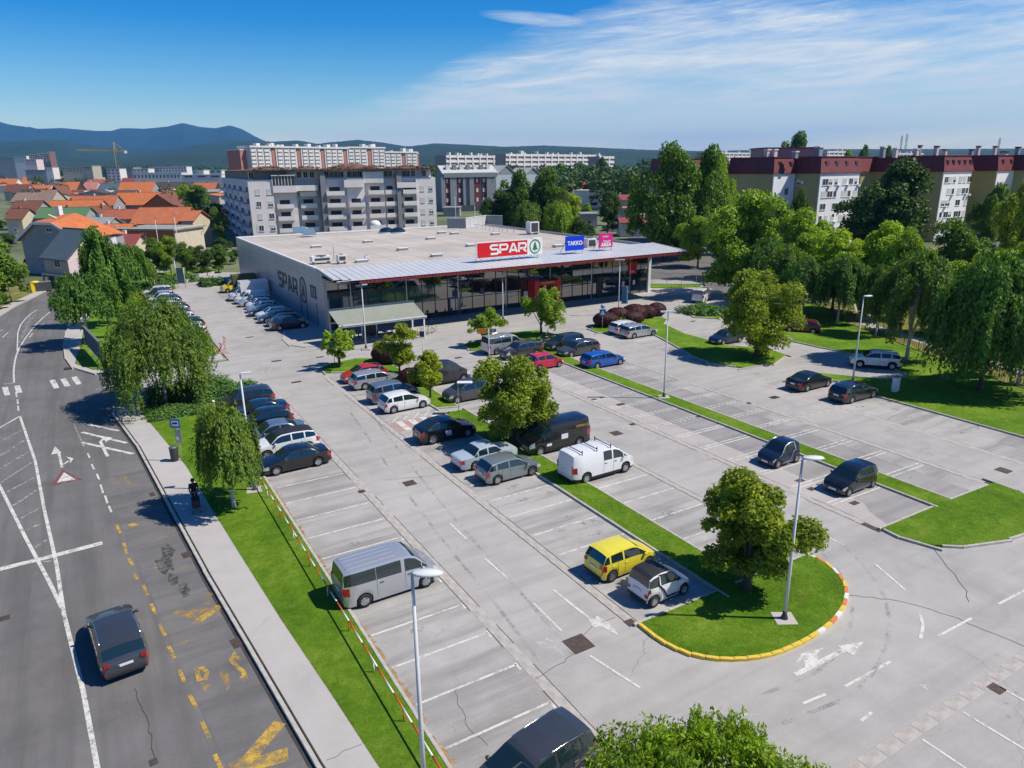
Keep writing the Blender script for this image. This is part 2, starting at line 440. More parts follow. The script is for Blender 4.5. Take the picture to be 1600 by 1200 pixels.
# one terrain sheet out to the horizon, finer rings near the lot
b = MB(); ringr = [0, 150, 400, 900, 2000, 4500, 9000, 12500]; n = 48
idx = [[b.vert((40, 80, -0.10))]]
for r_ in ringr[1:]:
    idx.append([b.vert((40+r_*math.cos(2*math.pi*k/n), 80+r_*math.sin(2*math.pi*k/n), -0.10)) for k in range(n)])
for k in range(n): b.face((idx[0][0], idx[1][k], idx[1][(k+1) % n]))
for q in range(1, len(idx)-1):
    for k in range(n): b.face((idx[q][k], idx[q+1][k], idx[q+1][(k+1) % n], idx[q][(k+1) % n]))
GROUND = struct('ground', b, M_TOWN)

# road on the left and its far bend
ROAD_R = [(6.2,2),(5.0,12),(4.0,19.8),(3.35,27),(2.7,34),(1.8,45.8),(1.1,55),(0,63.9),(-0.1,66.2)]
road_pts = [(-17,-12),(7.2,-12)] + ROAD_R + [(8,66.5),(11,67.5),(11,76.5),(8,77.6),(0.6,78.0),(-1.2,79.4),(-2.9,83),(-3.5,88),(-3.7,95),(-3.4,103),(-2.0,116),(0.6,132),(2.6,141),(7,153),(14,168),(26,188),(20,192),(8,178),(-2,158),(-5.7,144.2),(-10.0,127.5),(-11.6,118.8),(-13.5,105),(-15,80),(-17,40)]
ROAD = sheet('road', road_pts, -0.02, M_ROAD)
bay = [(-1.4,49.5),(-0.2,38),(0.9,26),(1.7,19),(3.2,8),(3.9,-4),(6.7,-4),(5.9,6)] + [(p[0]-0.02, p[1]) for p in ROAD_R[1:7]]
sheet('bus_bay', bay, -0.016, M_BAY)
# the car park
LOT = sheet('car_park', [(7.7,-8),(62,-8),(62,34),(70,40),(72,52),(80,70),(90,92),(77,100),(11.2,160),(11.2,60),(7.7,58.5)], 0.0, M_LOT)
sheet('lot_entry', [(1.4,66.3),(11.3,66.3),(11.3,77.4),(2.2,77.7)], 0.003, M_LOT, LOT)
# street behind the shop and the car yard on its right
BACK = sheet('back_street', [(78,80),(97,66),(160,96),(190,160),(140,170),(100,118),(86,100)], -0.015, M_ROAD)

def rows(path, step):
    """points every step along a polyline, with directions"""
    out = []; acc = 0.0
    for (a, b_) in zip(path[:-1], path[1:]):
        a = Vector(a); b_ = Vector(b_); L_ = (b_-a).length
        if L_ < 1e-6: continue
        d = (b_-a)/L_; s_ = acc
        while s_ < L_-1e-6: out.append((a+d*s_, d)); s_ += step
        acc = s_-L_
    return out
KERB_MESH = {}
def stones(parent, path, name='kerb_stone', ln=1.0, w=0.15, z0=-0.05, z1=0.13, m=None, jitter=0.006, mats=None):
    """one row of stones or slabs along a path, each a piece of its own"""
    m = m or M_KERB
    key = (name, ln, w, z0, z1, m.name)
    if key not in KERB_MESH:
        q = 0.012; b = MB(); h = w/2; l = ln/2-0.008
        b.v = [(-l,-h,z0),(l,-h,z0),(l,h,z0),(-l,h,z0),(-l,-h,z1-q),(l,-h,z1-q),(l,h,z1-q),(-l,h,z1-q),(-l+q,-h+q,z1),(l-q,-h+q,z1),(l-q,h-q,z1),(-l+q,h-q,z1)]
        for f in ((0,1,5,4),(1,2,6,5),(2,3,7,6),(3,0,4,7),(4,5,9,8),(5,6,10,9),(6,7,11,10),(7,4,8,11),(8,9,10,11)): b.face(f)
        KERB_MESH[key] = b.mesh(name, m)
    me = KERB_MESH[key]
    for i, (p, d) in enumerate(rows(path, ln)):
        c = p+d*(ln/2)
        mm = mats[i % len(mats)] if mats else None
        o = link(name, me, parent, loc=(c.x, c.y, rng.uniform(-jitter, jitter)), rotz=math.atan2(d.y, d.x)+rng.uniform(-.006,.006), m=mm)
def offset(path, d):
    """shift a polyline sideways (left of its direction is positive)"""
    P_ = [Vector(p) for p in path]; out = []
    for i, p in enumerate(P_):
        a = (P_[i]-P_[i-1]).normalized() if i else (P_[1]-P_[0]).normalized()
        c = (P_[i+1]-P_[i]).normalized() if i < len(P_)-1 else a
        t_ = (a+c).normalized(); nrm = Vector((-t_.y, t_.x)); k = 1/max(0.4, nrm.dot(Vector((-a.y, a.x))))
        out.append(tuple(p+nrm*d*k))
    return out
def smooth(path, it=2):
    for _ in range(it):
        q = [path[0]]
        for a, c in zip(path[:-1], path[1:]):
            q += [(a[0]*.75+c[0]*.25, a[1]*.75+c[1]*.25), (a[0]*.25+c[0]*.75, a[1]*.25+c[1]*.75)]
        path = q+[path[-1]]
    return path
GRASS_TUFTS = []
def lawn(name, pts, z=0.115, m=None, tufts=0):
    m = m or M_GRASS
    pts = list(pts)
    a = sum(pts[k][0]*pts[(k+1) % len(pts)][1]-pts[(k+1) % len(pts)][0]*pts[k][1] for k in range(len(pts)))
    if a < 0: pts = pts[::-1]
    o = struct(name, MB().prism(pts, -0.08, z), m)
    if tufts: GRASS_TUFTS.append((pts, z, tufts))
    return o
# ---- pavement by the road, its kerb and the long lawn behind it
PAVE_L = offset(ROAD_R[:-1], 0.17)   # right of the kerb
PAVE_L = [(p[0]+0.0, p[1]) for p in offset(ROAD_R[:-1], -0.17)]
PAVE_R = [(8.0,2),(6.6,12),(5.7,18.8),(5.4,22.8),(4.9,28.7),(4.4,36.1),(4.0,42.4),(3.6,49.4),(2.7,57),(1.9,63.7),(1.9,66.0)]
pv = [(8.9,-12),(8.3,-4)] + PAVE_R + [(0.1,66.0)] + PAVE_L[::-1] + [(7.4,-12)]
b = MB().prism(pv, -0.08, 0.105); PAVEMENT = struct('pavement', b, M_CONC)
stones(PAVEMENT, [(7.3,-10),(6.2,2)]+ROAD_R[1:-1]+[(0.05,66)], z0=-0.06, z1=0.12, w=0.16)
GUT_DARK = rough_mat('dark_gutter_strip', (0.045,0.042,0.040), 0.3, 3, 0.9)  # plain dark colour for the strip on the road side of the kerb
b = MB(); pth = [(6.2,2)]+ROAD_R[1:-1]
oa = offset(pth, 0.09); ob = offset(pth, 0.26)
for k in range(len(pth)-1): b.poly([(oa[k][0],oa[k][1],-0.012),(oa[k+1][0],oa[k+1][1],-0.012),(ob[k+1][0],ob[k+1][1],-0.012),(ob[k][0],ob[k][1],-0.012)])
struct('gutter_line', b, GUT_DARK, PAVEMENT)
LK = [(7.72,-8),(7.72,5),(7.72,58.6)]
STRIP = lawn('road_lawn', PAVE_R[1:-1]+[(2.0,64.2),(8.0,64.5),(11.2,64.0),(11.2,60.2),(7.62,59.6),(7.62,-8),(8.25,-8),(8.0,2)][:5]+[(7.62,-4),(8.2,-4),(7.9,2)][:1]+[(7.62,2)], tufts=26000)
# ---- kerb between the lawn and the first row of stalls
EDGE = struct('lot_kerb', MB().box(7.60,7.78,-8,-7.9,-0.05,0.09), M_KERB)
stones(EDGE, [(7.70,-7.8),(7.70,59.4)], w=0.14, z1=0.125)
# dirt and dry leaves against that kerb
DIRT = MB()
for k in range(150):
    y = rng.uniform(12, 58); w_ = rng.uniform(0.05, 0.28); l_ = rng.uniform(0.2, 0.9)
    pts = [(7.78+ (w_*rng.uniform(.5,1) if 0 < t_ < 6 else 0), y+l_*t_/6, 0.006+rng.uniform(0,.002)) for t_ in range(7)]
    DIRT.poly([(7.78, y, 0.006)] + pts[1:-1] + [(7.78, y+l_, 0.006)])
struct('kerb_dirt', DIRT, M_SOIL, LOT)

# ---- islands between the rows
def isl_kerb(o, path, **kw): stones(o, path, **kw)
ISL_M_TIP = smooth([(18.1,20.25),(18.1,18.6),(18.9,17.0),(20.9,15.9),(23.2,15.75),(25.4,16.0),(27.3,16.7),(28.7,17.9),(29.25,19.4),(29.1,20.3)], 2)
ISL_M = lawn('tree_island', [(22.9,49.6),(22.95,20.3)]+ISL_M_TIP+[(24.75,20.3),(24.75,49.8),(23.3,50.0)], tufts=16000)
KY = rough_mat('yellow_kerb_paint', (0.70,0.50,0.06), 0.25, 5, 0.6); KO = rough_mat('orange_kerb_paint', (0.62,0.22,0.05), 0.3, 5, 0.6); KW = rough_mat('white_kerb_paint', (0.72,0.70,0.62), 0.25, 5, 0.6)
pal = [KY]*16 + [KW,KY,KO,KW,KY,KO,KW,KO,KY,KO,KW,KY,KO,KW,KY,KO,KW,KY,KO,KW,KY,KW,KO,KW,KY,KW,KY,KW,KY,KW,KY,KW]
stones(ISL_M, ISL_M_TIP, ln=0.55, w=0.17, z1=0.135, mats=pal)
stones(ISL_M, [(22.87,49.6),(22.87,20.3)], w=0.14); stones(ISL_M, [(22.87,20.3),(18.1,20.3)], w=0.14); stones(ISL_M, [(24.82,20.3),(24.82,49.8)], w=0.14); stones(ISL_M, [(29.0,20.3),(24.9,20.3)], w=0.14)
ISL_M2_P = [(22.9,51.4),(24.7,50.9),(24.9,57.5),(24.9,66.4),(24.2,69.8),(22.6,70.8),(20.0,70.2),(18.3,68.9),(18.2,67.1),(20.4,66.0),(22.8,65.6),(22.8,56)]
ISL_M2 = lawn('shop_side_island', ISL_M2_P); stones(ISL_M2, ISL_M2_P+[ISL_M2_P[0]], w=0.14)
ISL_R_P = [(39.85,66.8),(39.85,20.0),(34.8,20.0),(34.7,18.9),(35.1,17.7),(36.5,16.6),(38.6,15.9),(40.9,15.6),(43.2,15.8),(45.0,16.8),(46.0,18.3),(46.1,19.9),(41.5,20.0),(41.5,57.5),(41.9,60.3),(43.9,62.8),(45.4,66.2),(46.2,68.8),(45.7,71.8),(43,72.4),(38.4,71.6),(35.0,70.2),(34.2,67.6),(35.2,66.3)]
ISL_R = lawn('long_lamp_island', ISL_R_P, tufts=9000); stones(ISL_R, ISL_R_P+[ISL_R_P[0]], w=0.14)
ISL_G_P = [(51.0,66.2),(51.2,68.2),(53,70.3),(58,71.4),(63.0,69.6),(63.2,68.0),(61.0,66.2),(59.3,61),(59.0,54),(61.4,50.6),(61.0,47.6),(57.6,46.1),(53.6,46.4),(52.2,49),(52.4,52),(54.2,57),(56.0,62.6),(56.2,65.4)]
ISL_G = lawn('far_tree_island', ISL_G_P); stones(ISL_G, ISL_G_P+[ISL_G_P[0]], w=0.14)
ISL_S_P = smooth([(67.0,67.0),(68.2,70.0),(72.0,73.4),(74.3,71.5),(72.6,67.0),(69.0,64.6)], 1)
ISL_S = lawn('shrub_island', ISL_S_P); stones(ISL_S, ISL_S_P+[ISL_S_P[0]], w=0.14)
RIGHT_P = [(56.0,-8),(56.0,34.6),(57.6,37.6),(56.3,40.8),(57.4,42.2),(61.2,36.9),(63.9,36.2),(67.4,42.6),(66.7,47.4),(66.5,51.0),(74.0,63.0),(79.5,72.5),(88,64),(84.0,58),(79.8,54),(76.6,47),(71.8,37.2),(68.6,29.4),(66,18),(66,-8)]
RIGHT = lawn('right_lawn', RIGHT_P, tufts=9000)
stones(RIGHT, RIGHT_P[:12], w=0.14)
BACKG = lawn('back_verge', [(77.4,88.8),(85.2,84.6),(87.6,86.4),(79.4,92.4)])
PARK = sheet('park_ground', [(66.2,-8),(66.2,18),(68.8,29.4),(72.0,37.2),(76.8,47),(80,54),(84.2,58),(88.2,64),(98,66),(170,96),(330,60),(260,-60)], -0.03, M_GRASS2)
sheet('park_path', [(73.2,30),(74.4,30),(82.6,52),(100,66),(99.0,67),(81.2,53)], -0.024, M_CONC, PARK)
sheet('park_path', [(110,42),(150,64),(210,74),(210,80),(148,70),(108,48)], -0.024, M_CONC, PARK)
# far side of the lot and the green corner by the road bend
CORNER_P = [(-2.6,84.5),(-1.0,80.8),(1.0,79.6),(7.0,79.2),(10.6,80.8),(11.0,84),(7.0,90),(7.0,128),(10,140),(16,150),(22,153),(20,162),(9,152),(4.2,141),(2.2,132),(-0.4,116),(-1.6,103),(-1.9,95)]
CORNER = lawn('corner_lawn', CORNER_P)
CP = [(-3.55,103),(-3.75,95),(-3.55,88),(-2.95,83.2),(-1.25,79.5),(0.6,78.15),(8,77.75),(10.8,78)]
b = MB().prism(CP+[(10.9,80.6),(7.0,79.1),(1.0,79.5),(-1.1,80.7),(-2.7,84.5),(-2.0,95),(-1.7,103),(-0.5,116),(2.1,132),(1.3,132.4),(-2.0,117)], -0.06, 0.10)
CPAVE = struct('corner_pavement', b, M_CONC); stones(CPAVE, [(0.7,132),(-1.9,116)]+CP, w=0.15)
# left side of the bend
LEFTB = lawn('left_verge', [(-11.9,118.8),(-10.4,127.9),(-6.2,144.6),(-3.5,152),(-14,150),(-40,140),(-60,100),(-15.6,80),(-14,104)], m=M_GRASS2)
b = MB().prism([(-11.6,119.5),(-10.1,127.9),(-5.9,144.6),(-7.2,145),(-11.8,128.2),(-13.2,120)], -0.05, 0.13); LP = struct('left_pavement', b, M_CONC)
# apron before the shop
APRON = MB().prism([(18.3,84.2),(18.2,80.9),(19.2,79.2),(21.5,78.4),(24.4,78.3),(35.5,78.3),(35.9,84),(76.5,84.4),(78.6,89.6),(75.6,139),(74,139),(74,86),(24,86),(24,139),(21.9,139),(21.9,92.4),(19.8,90)], -0.05, 0.055)
APRON = struct('shop_apron', APRON, M_CONC)
stones(APRON, [(18.3,84.2),(18.2,80.9),(19.2,79.2),(21.5,78.3),(24.4,78.2),(35.5,78.2)], w=0.12, z1=0.08)

# ---- stall surfaces, gutters and painted lines (sheets a few millimetres apart)
def stall_block(x0, x1, y0, y1, m, z=0.004): return sheet('stall_surface', [(x0,y0),(x1,y0),(x1,y1),(x0,y1)], z, m, LOT)
stall_block(7.78,12.35,-6,62.5,M_LOT_STALL)
stall_block(18.25,22.8,20.37,65.5,M_LOT_STALL)
stall_block(24.9,29.0,20.37,62,M_LOT_STALL)
b = MB(); pts = [(34.95,20.1)]
stall_block(34.95,36.9,20.1,66,M_LOT_PINK)
stall_block(36.9,39.77,20.1,66,M_LOT_DARK)
sheet('asphalt_patch', [(36.9,20.1),(38.2,20.1),(37.7,20.9),(37.0,21.4),(36.3,22.6),(36.9,22.7)][:0] or [(35.6,20.1),(36.9,20.1),(36.9,22.4),(36.2,21.6),(35.9,20.8)], 0.008, M_LOT_DARK, LOT)
stall_block(41.58,43.9,20.1,58,M_LOT_DARK)
stall_block(43.9,45.4,20.1,64,M_LOT_STALL)
stall_block(51.3,55.9,8,42,M_LOT_STALL)
sheet('asphalt_patch', [(53.6,19.5),(55.9,20.2),(55.8,23.8),(53.4,23.4)], 0.008, M_LOT_DARK, LOT)
stall_block(51.6,56.0,50,64,M_LOT_STALL)
stall_block(59.4,63.5,51,64,M_LOT_STALL)
stall_block(17.2,22.0,88,130,M_LOT_STALL)
def gutter(x0, x1, y0, y1, ln=1.0, name='gutter_slab', n_max=80):
    """a shallow channel of concrete slabs"""
    horiz = abs(x1-x0) < abs(y1-y0)
    w = min(abs(x1-x0), abs(y1-y0)); c = ((x0+x1)/2, (y0+y1)/2)
    path = [(c[0], y0), (c[0], y1)] if horiz else [(x0, c[1]), (x1, c[1])]
    stones(LOT, path, name, ln, w, -0.03, 0.010, M_GUT, 0.001)
gutter(12.37,12.85,4,62); gutter(17.75,18.2,20.4,66); gutter(29.05,29.45,20.4,50); gutter(34.45,34.9,20,52); gutter(45.5,45.95,20,56)
gutter(50.75,51.2,16,42, 2.0); gutter(16.5,52,10.35,10.85, 1.0); gutter(43.0,52.4,34.1,34.7, 1.0)
# kerb-side joint of every gutter: a thin dark seam
seam = MB()
for (x0, y0, y1) in ((12.36,4,62),(12.86,4,62),(17.74,20.4,66),(18.21,20.4,66),(29.04,20.4,50),(29.46,20.4,50),(34.44,20,52),(34.91,20,52),(45.49,20,56),(45.96,20,56)):
    x = x0
    for k in range(int((y1-y0)/1.5)):
        if rng.random() < 0.82:
            ya = y0+k*1.5; q = rng.uniform(-.01,.01)
            seam.poly([(x-.014+q, ya, .012),(x+.014+q, ya, .012),(x+.014-q, ya+1.5, .012),(x-.014-q, ya+1.5, .012)])
struct('gutter_seam', seam, M_CRACK, LOT)

ZC = [0]
def ribbon(name, pts, w, m, z=0.010, parent=None, smooth_it=0):
    """a painted stroke of even width along a line of ground points"""
    if smooth_it: pts = smooth(pts, smooth_it)
    ZC[0] = (ZC[0]+1) % 9; z += ZC[0]*0.0005
    a = offset(pts, w/2); c = offset(pts, -w/2); b = MB()
    for k in range(len(pts)-1): b.poly([(c[k][0],c[k][1],z),(c[k+1][0],c[k+1][1],z),(a[k+1][0],a[k+1][1],z),(a[k][0],a[k][1],z)])
    return struct(name, b, m, parent or LOT)
def gp(*p): return [g(p[i], p[i+1]) for i in range(0, len(p), 2)]
def poly_paint(name, pts, m, z=0.010, parent=None):
    ZC[0] = (ZC[0]+1) % 9
    return sheet(name, pts, z+ZC[0]*0.0005, m, parent or LOT)
def stall_lines(x0, x1, ys, m, w=0.11, double=0.0, dashed=False):
    for y in ys:
        for dy in ((0,) if not double else (-double/2, double/2)):
            if dashed:
                b = MB(); x = x0
                while x < x1-.1:
                    l = min(0.34, x1-x); b.poly([(x, y+dy-w/2, .011),(x+l, y+dy-w/2, .011),(x+l, y+dy+w/2, .011),(x, y+dy+w/2, .011)]); x += 0.48
                struct('stall_line', b, m, LOT)
            else: struct('stall_line', MB().poly([(x0, y+dy-w/2, .011),(x1, y+dy-w/2, .011),(x1, y+dy+w/2, .011),(x0, y+dy+w/2, .011)]), m, LOT)
ysA = [10.9, 13.4, 15.9, 18.35, 20.8, 23.2, 25.6, 28.1, 30.4, 32.9, 35.4, 37.8, 40.3, 42.8]
stall_lines(7.95, 12.25, ysA, M_WHITE)
for y in ysA[:10]: struct('stall_line', MB().poly([(12.20,y-.35,.011),(12.31,y-.35,.011),(12.31,y+.1,.011),(12.20,y+.1,.011)]), M_WHITE, LOT)
stall_lines(7.95, 12.25, [45.6,48.1,50.6,53.1,55.6,58.1], M_WHITE2)
ysB = [22.0, 24.4, 26.9, 29.3, 31.8, 34.2, 36.7, 39.2, 41.7, 44.2]
stall_lines(18.4, 22.7, ysB[1:7], M_WHITE); stall_lines(18.4, 22.7, ysB[7:]+[46.6,54.3,56.8,59.2,61.7,64.2], M_WHITE2)
stall_lines(24.95, 28.9, [22.3,24.8,27.3,29.8,32.2], M_WHITE); stall_lines(24.95, 28.9, [34.7,37.2,39.7,42.2,44.6,54.5,57,59.5], M_WHITE2)
ysR = [23.4+2.55*k for k in range(15)]
stall_lines(35.1, 39.7, ysR[:6], M_WHITE, 0.10, 0.34); stall_lines(35.1, 39.7, ysR[6:], M_WHITE, 0.10, 0.34, True)
ysE = [24.0, 26.6, 29.2, 31.9]
stall_lines(41.7, 45.2, ysE, M_WHITE, 0.10, 0.36); stall_lines(41.7, 45.2, [34.5+2.62*k for k in range(9)], M_WHITE, 0.10, 0.36, True)
stall_lines(51.5, 55.6, [12,14.5,17,21.0], M_WHITE2); stall_lines(51.5, 55.6, [25.8,28.4,31.2], M_WHITE2)
stall_lines(51.8, 55.4, [50.5,53,55.5,58,60.5,63], M_WHITE2, 0.10); stall_lines(59.6, 63.0, [52,54.6,57.1,59.6,62.2], M_WHITE2, 0.10)
for x in (14.6,17.1,19.6,22.2,24.7,27.2,29.7,32.2,34.7,37.2): ribbon('stall_line', [(x,10.2),(x,5.8)], 0.10, M_WHITE)
# lane dashes of the three aisles (read off the photograph)
for q in ((562,685,582,700),(602,722,625,743),(653,772,678,796),(703,818,729,843),(757,872,793,904),(834,943,877,986),(922,1025,1000,1075),
          (920,657,955,680),(1000,700,1022,713),(1082,735,1122,756),(1187,762,1213,778),(1262,822,1318,852),(1368,882,1414,922),
          (1320,1073,1391,1034),(1466,994,1518,966),(1254,1100,1290,1085),(1560,944,1602,922),(1345,1127,1362,1113),(870,607,890,620),(830,592,845,600)):
    ribbon('lane_dash', gp(*q), 0.11, M_WHITE if q[0] > 690 and q[1] > 800 else M_WHITE2)
ribbon('lane_line', gp(865,922, 900,950, 926,970, 945,978), 0.13, M_WHITE, smooth_it=1)
ribbon('lane_curve', gp(1437,960, 1442,975, 1441,985, 1438,998), 0.13, M_WHITE, smooth_it=1)
ribbon('lane_curve', gp(1075,1103, 1110,1110, 1150,1116, 1186,1118), 0.12, M_WHITE2, smooth_it=1)
ribbon('lane_line', gp(1320,507, 1360,524), 0.1, M_WHITE2); ribbon('lane_line', [(63.4,44.8),(61.4,51)], 0.12, M_WHITE2)
# arrows
def painted(name, m, *px, z=0.010, parent=None): return poly_paint(name, gp(*px), m, z, parent)
painted('lane_arrow', M_WHITE, 915,963, 930,968, 932,962, 945,969, 952,974, 969,995, 940,979, 926,980, 922,972)
painted('lane_arrow', M_WHITE2, 833,999, 851,1001, 852,994, 868,1006, 884,1027, 862,1014, 848,1015, 838,1005)
painted('lane_arrow', M_WHITE, 1242,1037, 1252,1022, 1267,1017, 1290,1011, 1277,1021, 1278,1037, 1258,1045, 1256,1030)
ribbon('lane_arrow', gp(1242,1055, 1320,1015), 0.22, M_WHITE, 0.011)
painted('lane_arrow', M_WHITE, 1308,1010, 1349,1003, 1333,1025, 1322,1018, z=0.0115)
painted('lane_arrow', M_WHITE2, 1143,748, 1158,757, 1167,753, 1162,748, 1170,757, 1160,760, 1150,757)
painted('lane_arrow', M_WHITE2, 1417,1073, 1459,1068, 1444,1084, 1434,1075)
painted('lane_arrow', M_WHITE2, 940,655, 952,652, 962,658, 950,661); painted('lane_arrow', M_WHITE2, 970,667, 985,665, 990,672, 978,673)
painted('lane_arrow', M_WHITE2, 543,705, 551,711, 545,710); painted('lane_arrow', M_WHITE2, 600,690, 610,693, 606,699)
# red and white crossing between the rows and the hatched bay above it
for k in range(9):
    x = 18.35+k*0.5
    poly_paint('crossing_bar', [(x,48.0),(x+0.5,48.0),(x+0.5,50.2),(x,50.2)], (M_PINKP, M_WHITE)[k % 2])
for k in range(5): ribbon('hatch_stroke', [(18.7+k*0.9, 50.4),(19.6+k*0.9, 51.5)], 0.1, M_WHITE)
for k in range(9):
    x = 24.9+k*0.48
    poly_paint('crossing_bar', [(x,46.9),(x+0.48,46.9),(x+0.48,49.2),(x,49.2)], (M_PINKP, M_WHITE2)[k % 2])
# faded hatching and red corner by the lot entry
for k in range(7): ribbon('hatch_stroke', [(12.2+k*0.75, 69.5+k*0.5),(13.2+k*0.9, 74.5-k*0.1)], 0.16, M_WHITE2)
painted('faded_triangle', M_PINKP, 340,553, 361,553, 350,545)
for k in range(11): ribbon('hatch_stroke', [(52+k*0.0+k*1.0, 82.0),(53.4+k*1.0, 77.6)], 0.12, M_WHITE2)
ribbon('lane_line', [(24.5,77.2),(34,77.2)], 0.12, M_WHITE2)
for k in range(12): ribbon('hatch_stroke', [(37+k*1.3,83.2),(38.1+k*1.3,80.6)], 0.12, M_WHITE2)

# ---- road paint
RZ = -0.010
def rib(name, px, w, m, it=0): return ribbon(name, gp(*px), w, m, RZ, ROAD, it)
rib('edge_line', (155,1215, 130,1080, 100,960, 88,880, 70,800, 55,720, 31,650), 0.17, M_WHITE)
rib('edge_line', (97,950, 75,905, 40,840, 0,760, -30,705), 0.17, M_WHITE)
rib('edge_line', (31,650, 0,668, -30,682), 0.17, M_WHITE)
rib('edge_line', (22,598, 21,575, 27,548, 41,526, 60,502, 86,481, 110,465), 0.15, M_WHITE, 1)
rib('edge_line', (27,548, 28,512, 45,492, 58,484), 0.14, M_WHITE, 1)
rib('edge_line', (7,600, 22,598), 0.14, M_WHITE)
for k, q in enumerate(((30,535,38,521),(31,528,42,514),(34,520,45,508),(36,512,48,502),(39,505,52,497),(44,499,56,491))): rib('hatch_stroke', q, 0.12, M_WHITE2)
rib('stop_line', (0,889, 80,869, 160,848), 0.42, M_WHITE)
for q in ((25,612,26,620),(27,624,28,631),(28,634,29,642)): rib('centre_dash', q, 0.12, M_WHITE)
for q in ((59,513,68,506),(46,527,51,521),(4,527,13,519),(0,517,4,515)): rib('centre_dash', q, 0.12, M_WHITE)
for (a, c) in (((77,594),(84,607)),((94,592),(101,604)),((111,589),(119,601)),((3,605),(7,618)),((22,603),(26,614))):
    w = 9; painted('crossing_bar', M_WHITE, a[0],a[1], a[0]+w,a[1]-1, c[0]+w,c[1]-1, c[0],c[1], z=RZ, parent=ROAD)
for q in ((0,712,37,688),(0,732,46,705),(2,753,50,722),(12,768,53,746),(20,790,57,766),(30,811,61,794),(38,829,66,817),(52,857,72,843),(62,878,80,876),(0,690,34,672)):
    rib('hatch_stroke', q, 0.16, M_WHITE2)
# two-way arrow and children-crossing warning painted on the lane
rib('lane_arrow', (97,730, 92,708), 0.16, M_WHITE); painted('lane_arrow', M_WHITE, 80,710, 86,697, 96,707, z=RZ+.001, parent=ROAD)
rib('lane_arrow', (97,727, 107,720), 0.16, M_WHITE); painted('lane_arrow', M_WHITE, 103,713, 115,716, 109,724, 110,719, z=RZ+.001, parent=ROAD)
painted('warning_triangle', M_RED, 98,733, 130,749, 79,759, z=RZ, parent=ROAD)
painted('warning_triangle', M_WHITE, 100,738, 118,749, 89,754, z=RZ+.003, parent=ROAD)
rib('warning_figure', (97,752, 103,746, 106,751), 0.13, M_BLKP); rib('warning_figure', (100,743, 110,748), 0.13, M_BLKP)
for q in ((138,663,186,673),(128,675,198,692),(128,691,208,709)): rib('hatch_stroke', q, 0.26, M_WHITE)
rib('hatch_edge', (115,662, 131,697), 0.12, M_WHITE2); rib('lane_arrow', (168,713, 157,690, 164,683), 0.2, M_WHITE); painted('lane_arrow', M_WHITE, 160,681, 176,684, 165,691, z=RZ+.001, parent=ROAD)
rib('side_line', (150,608, 184,601), 0.12, M_WHITE); rib('side_line', (150,617, 185,605), 0.12, M_WHITE2); rib('side_line', (160,652, 178,657), 0.12, M_WHITE2)
for (a, c) in (((140,715),(137,708)),((147,733),(143,725)),((155,749),(151,740)),((161,770),(157,757)),((168,786),(164,774)),((174,800),(170,790))): rib('lane_dash', (*a, *c), 0.11, M_WHITE)
for (a, c) in (((188,833),(182,820)),((198,866),(193,848)),((207,883),(201,872)),((214,905),(209,895)),((231,930),(224,914)),((243,959),(236,943)),((258,993),(249,974)),((273,1028),(263,1009)),((289,1067),(280,1046)),((307,1107),(296,1085)),((327,1153),(315,1127)),((352,1215),(335,1178))):
    rib('yellow_dash', (*a, *c), 0.15, M_YEL)
rib('bus_bay_mark', (376,1200, 437,1128), 0.50, M_YEL); rib('bus_bay_mark', (385,1196, 450,1178), 0.62, M_YEL); rib('bus_bay_mark', (362,1200, 380,1186), 0.5, M_YEL2)
rib('bus_bay_mark', (285,960, 345,955), 0.7, M_YEL2); rib('bus_bay_mark', (322,945, 331,925), 0.4, M_YEL2); rib('bus_bay_mark', (310,970, 343,946), 0.4, M_YEL); rib('bus_bay_mark', (266,960, 290,953), 0.3, M_YEL2)
rib('bus_bay_mark', (305,975, 320,950), 0.35, M_YEL2); rib('bus_bay_mark', (283,1006, 306,998), 0.28, M_YEL2)
rib('bus_bay_mark', (165,750, 195,743, 200,756), 0.25, M_YEL2); rib('bus_bay_mark', (168,752, 215,757), 0.25, M_YEL2); rib('bus_bay_mark', (203,822, 212,818), 0.5, M_YEL)
rib('bus_letter', (232,878, 243,879, 243,890, 236,900), 0.16, M_YEL2); rib('bus_letter', (275,868, 283,872), 0.16, M_YEL2); rib('bus_letter', (276,883, 290,884, 285,890), 0.16, M_YEL2)
rib('bus_letter', (248,842, 262,838), 0.4, M_YEL2)
# B U S
rib('bus_letter', (307,1045, 316,1043, 324,1050, 321,1060, 311,1062, 307,1045), 0.17, M_YEL, 0); rib('bus_letter', (313,1062, 322,1077, 329,1076, 326,1068), 0.17, M_YEL2)
rib('bus_letter', (343,1046, 350,1060, 356,1067, 354,1050), 0.15, M_YEL2); rib('bus_letter', (352,1052, 357,1078), 0.15, M_YEL2)
rib('bus_letter', (374,1030, 366,1022, 361,1030, 369,1040, 380,1049, 383,1058, 376,1057), 0.17, M_YEL, 0); rib('bus_letter', (379,1064, 384,1068), 0.2, M_YEL2)
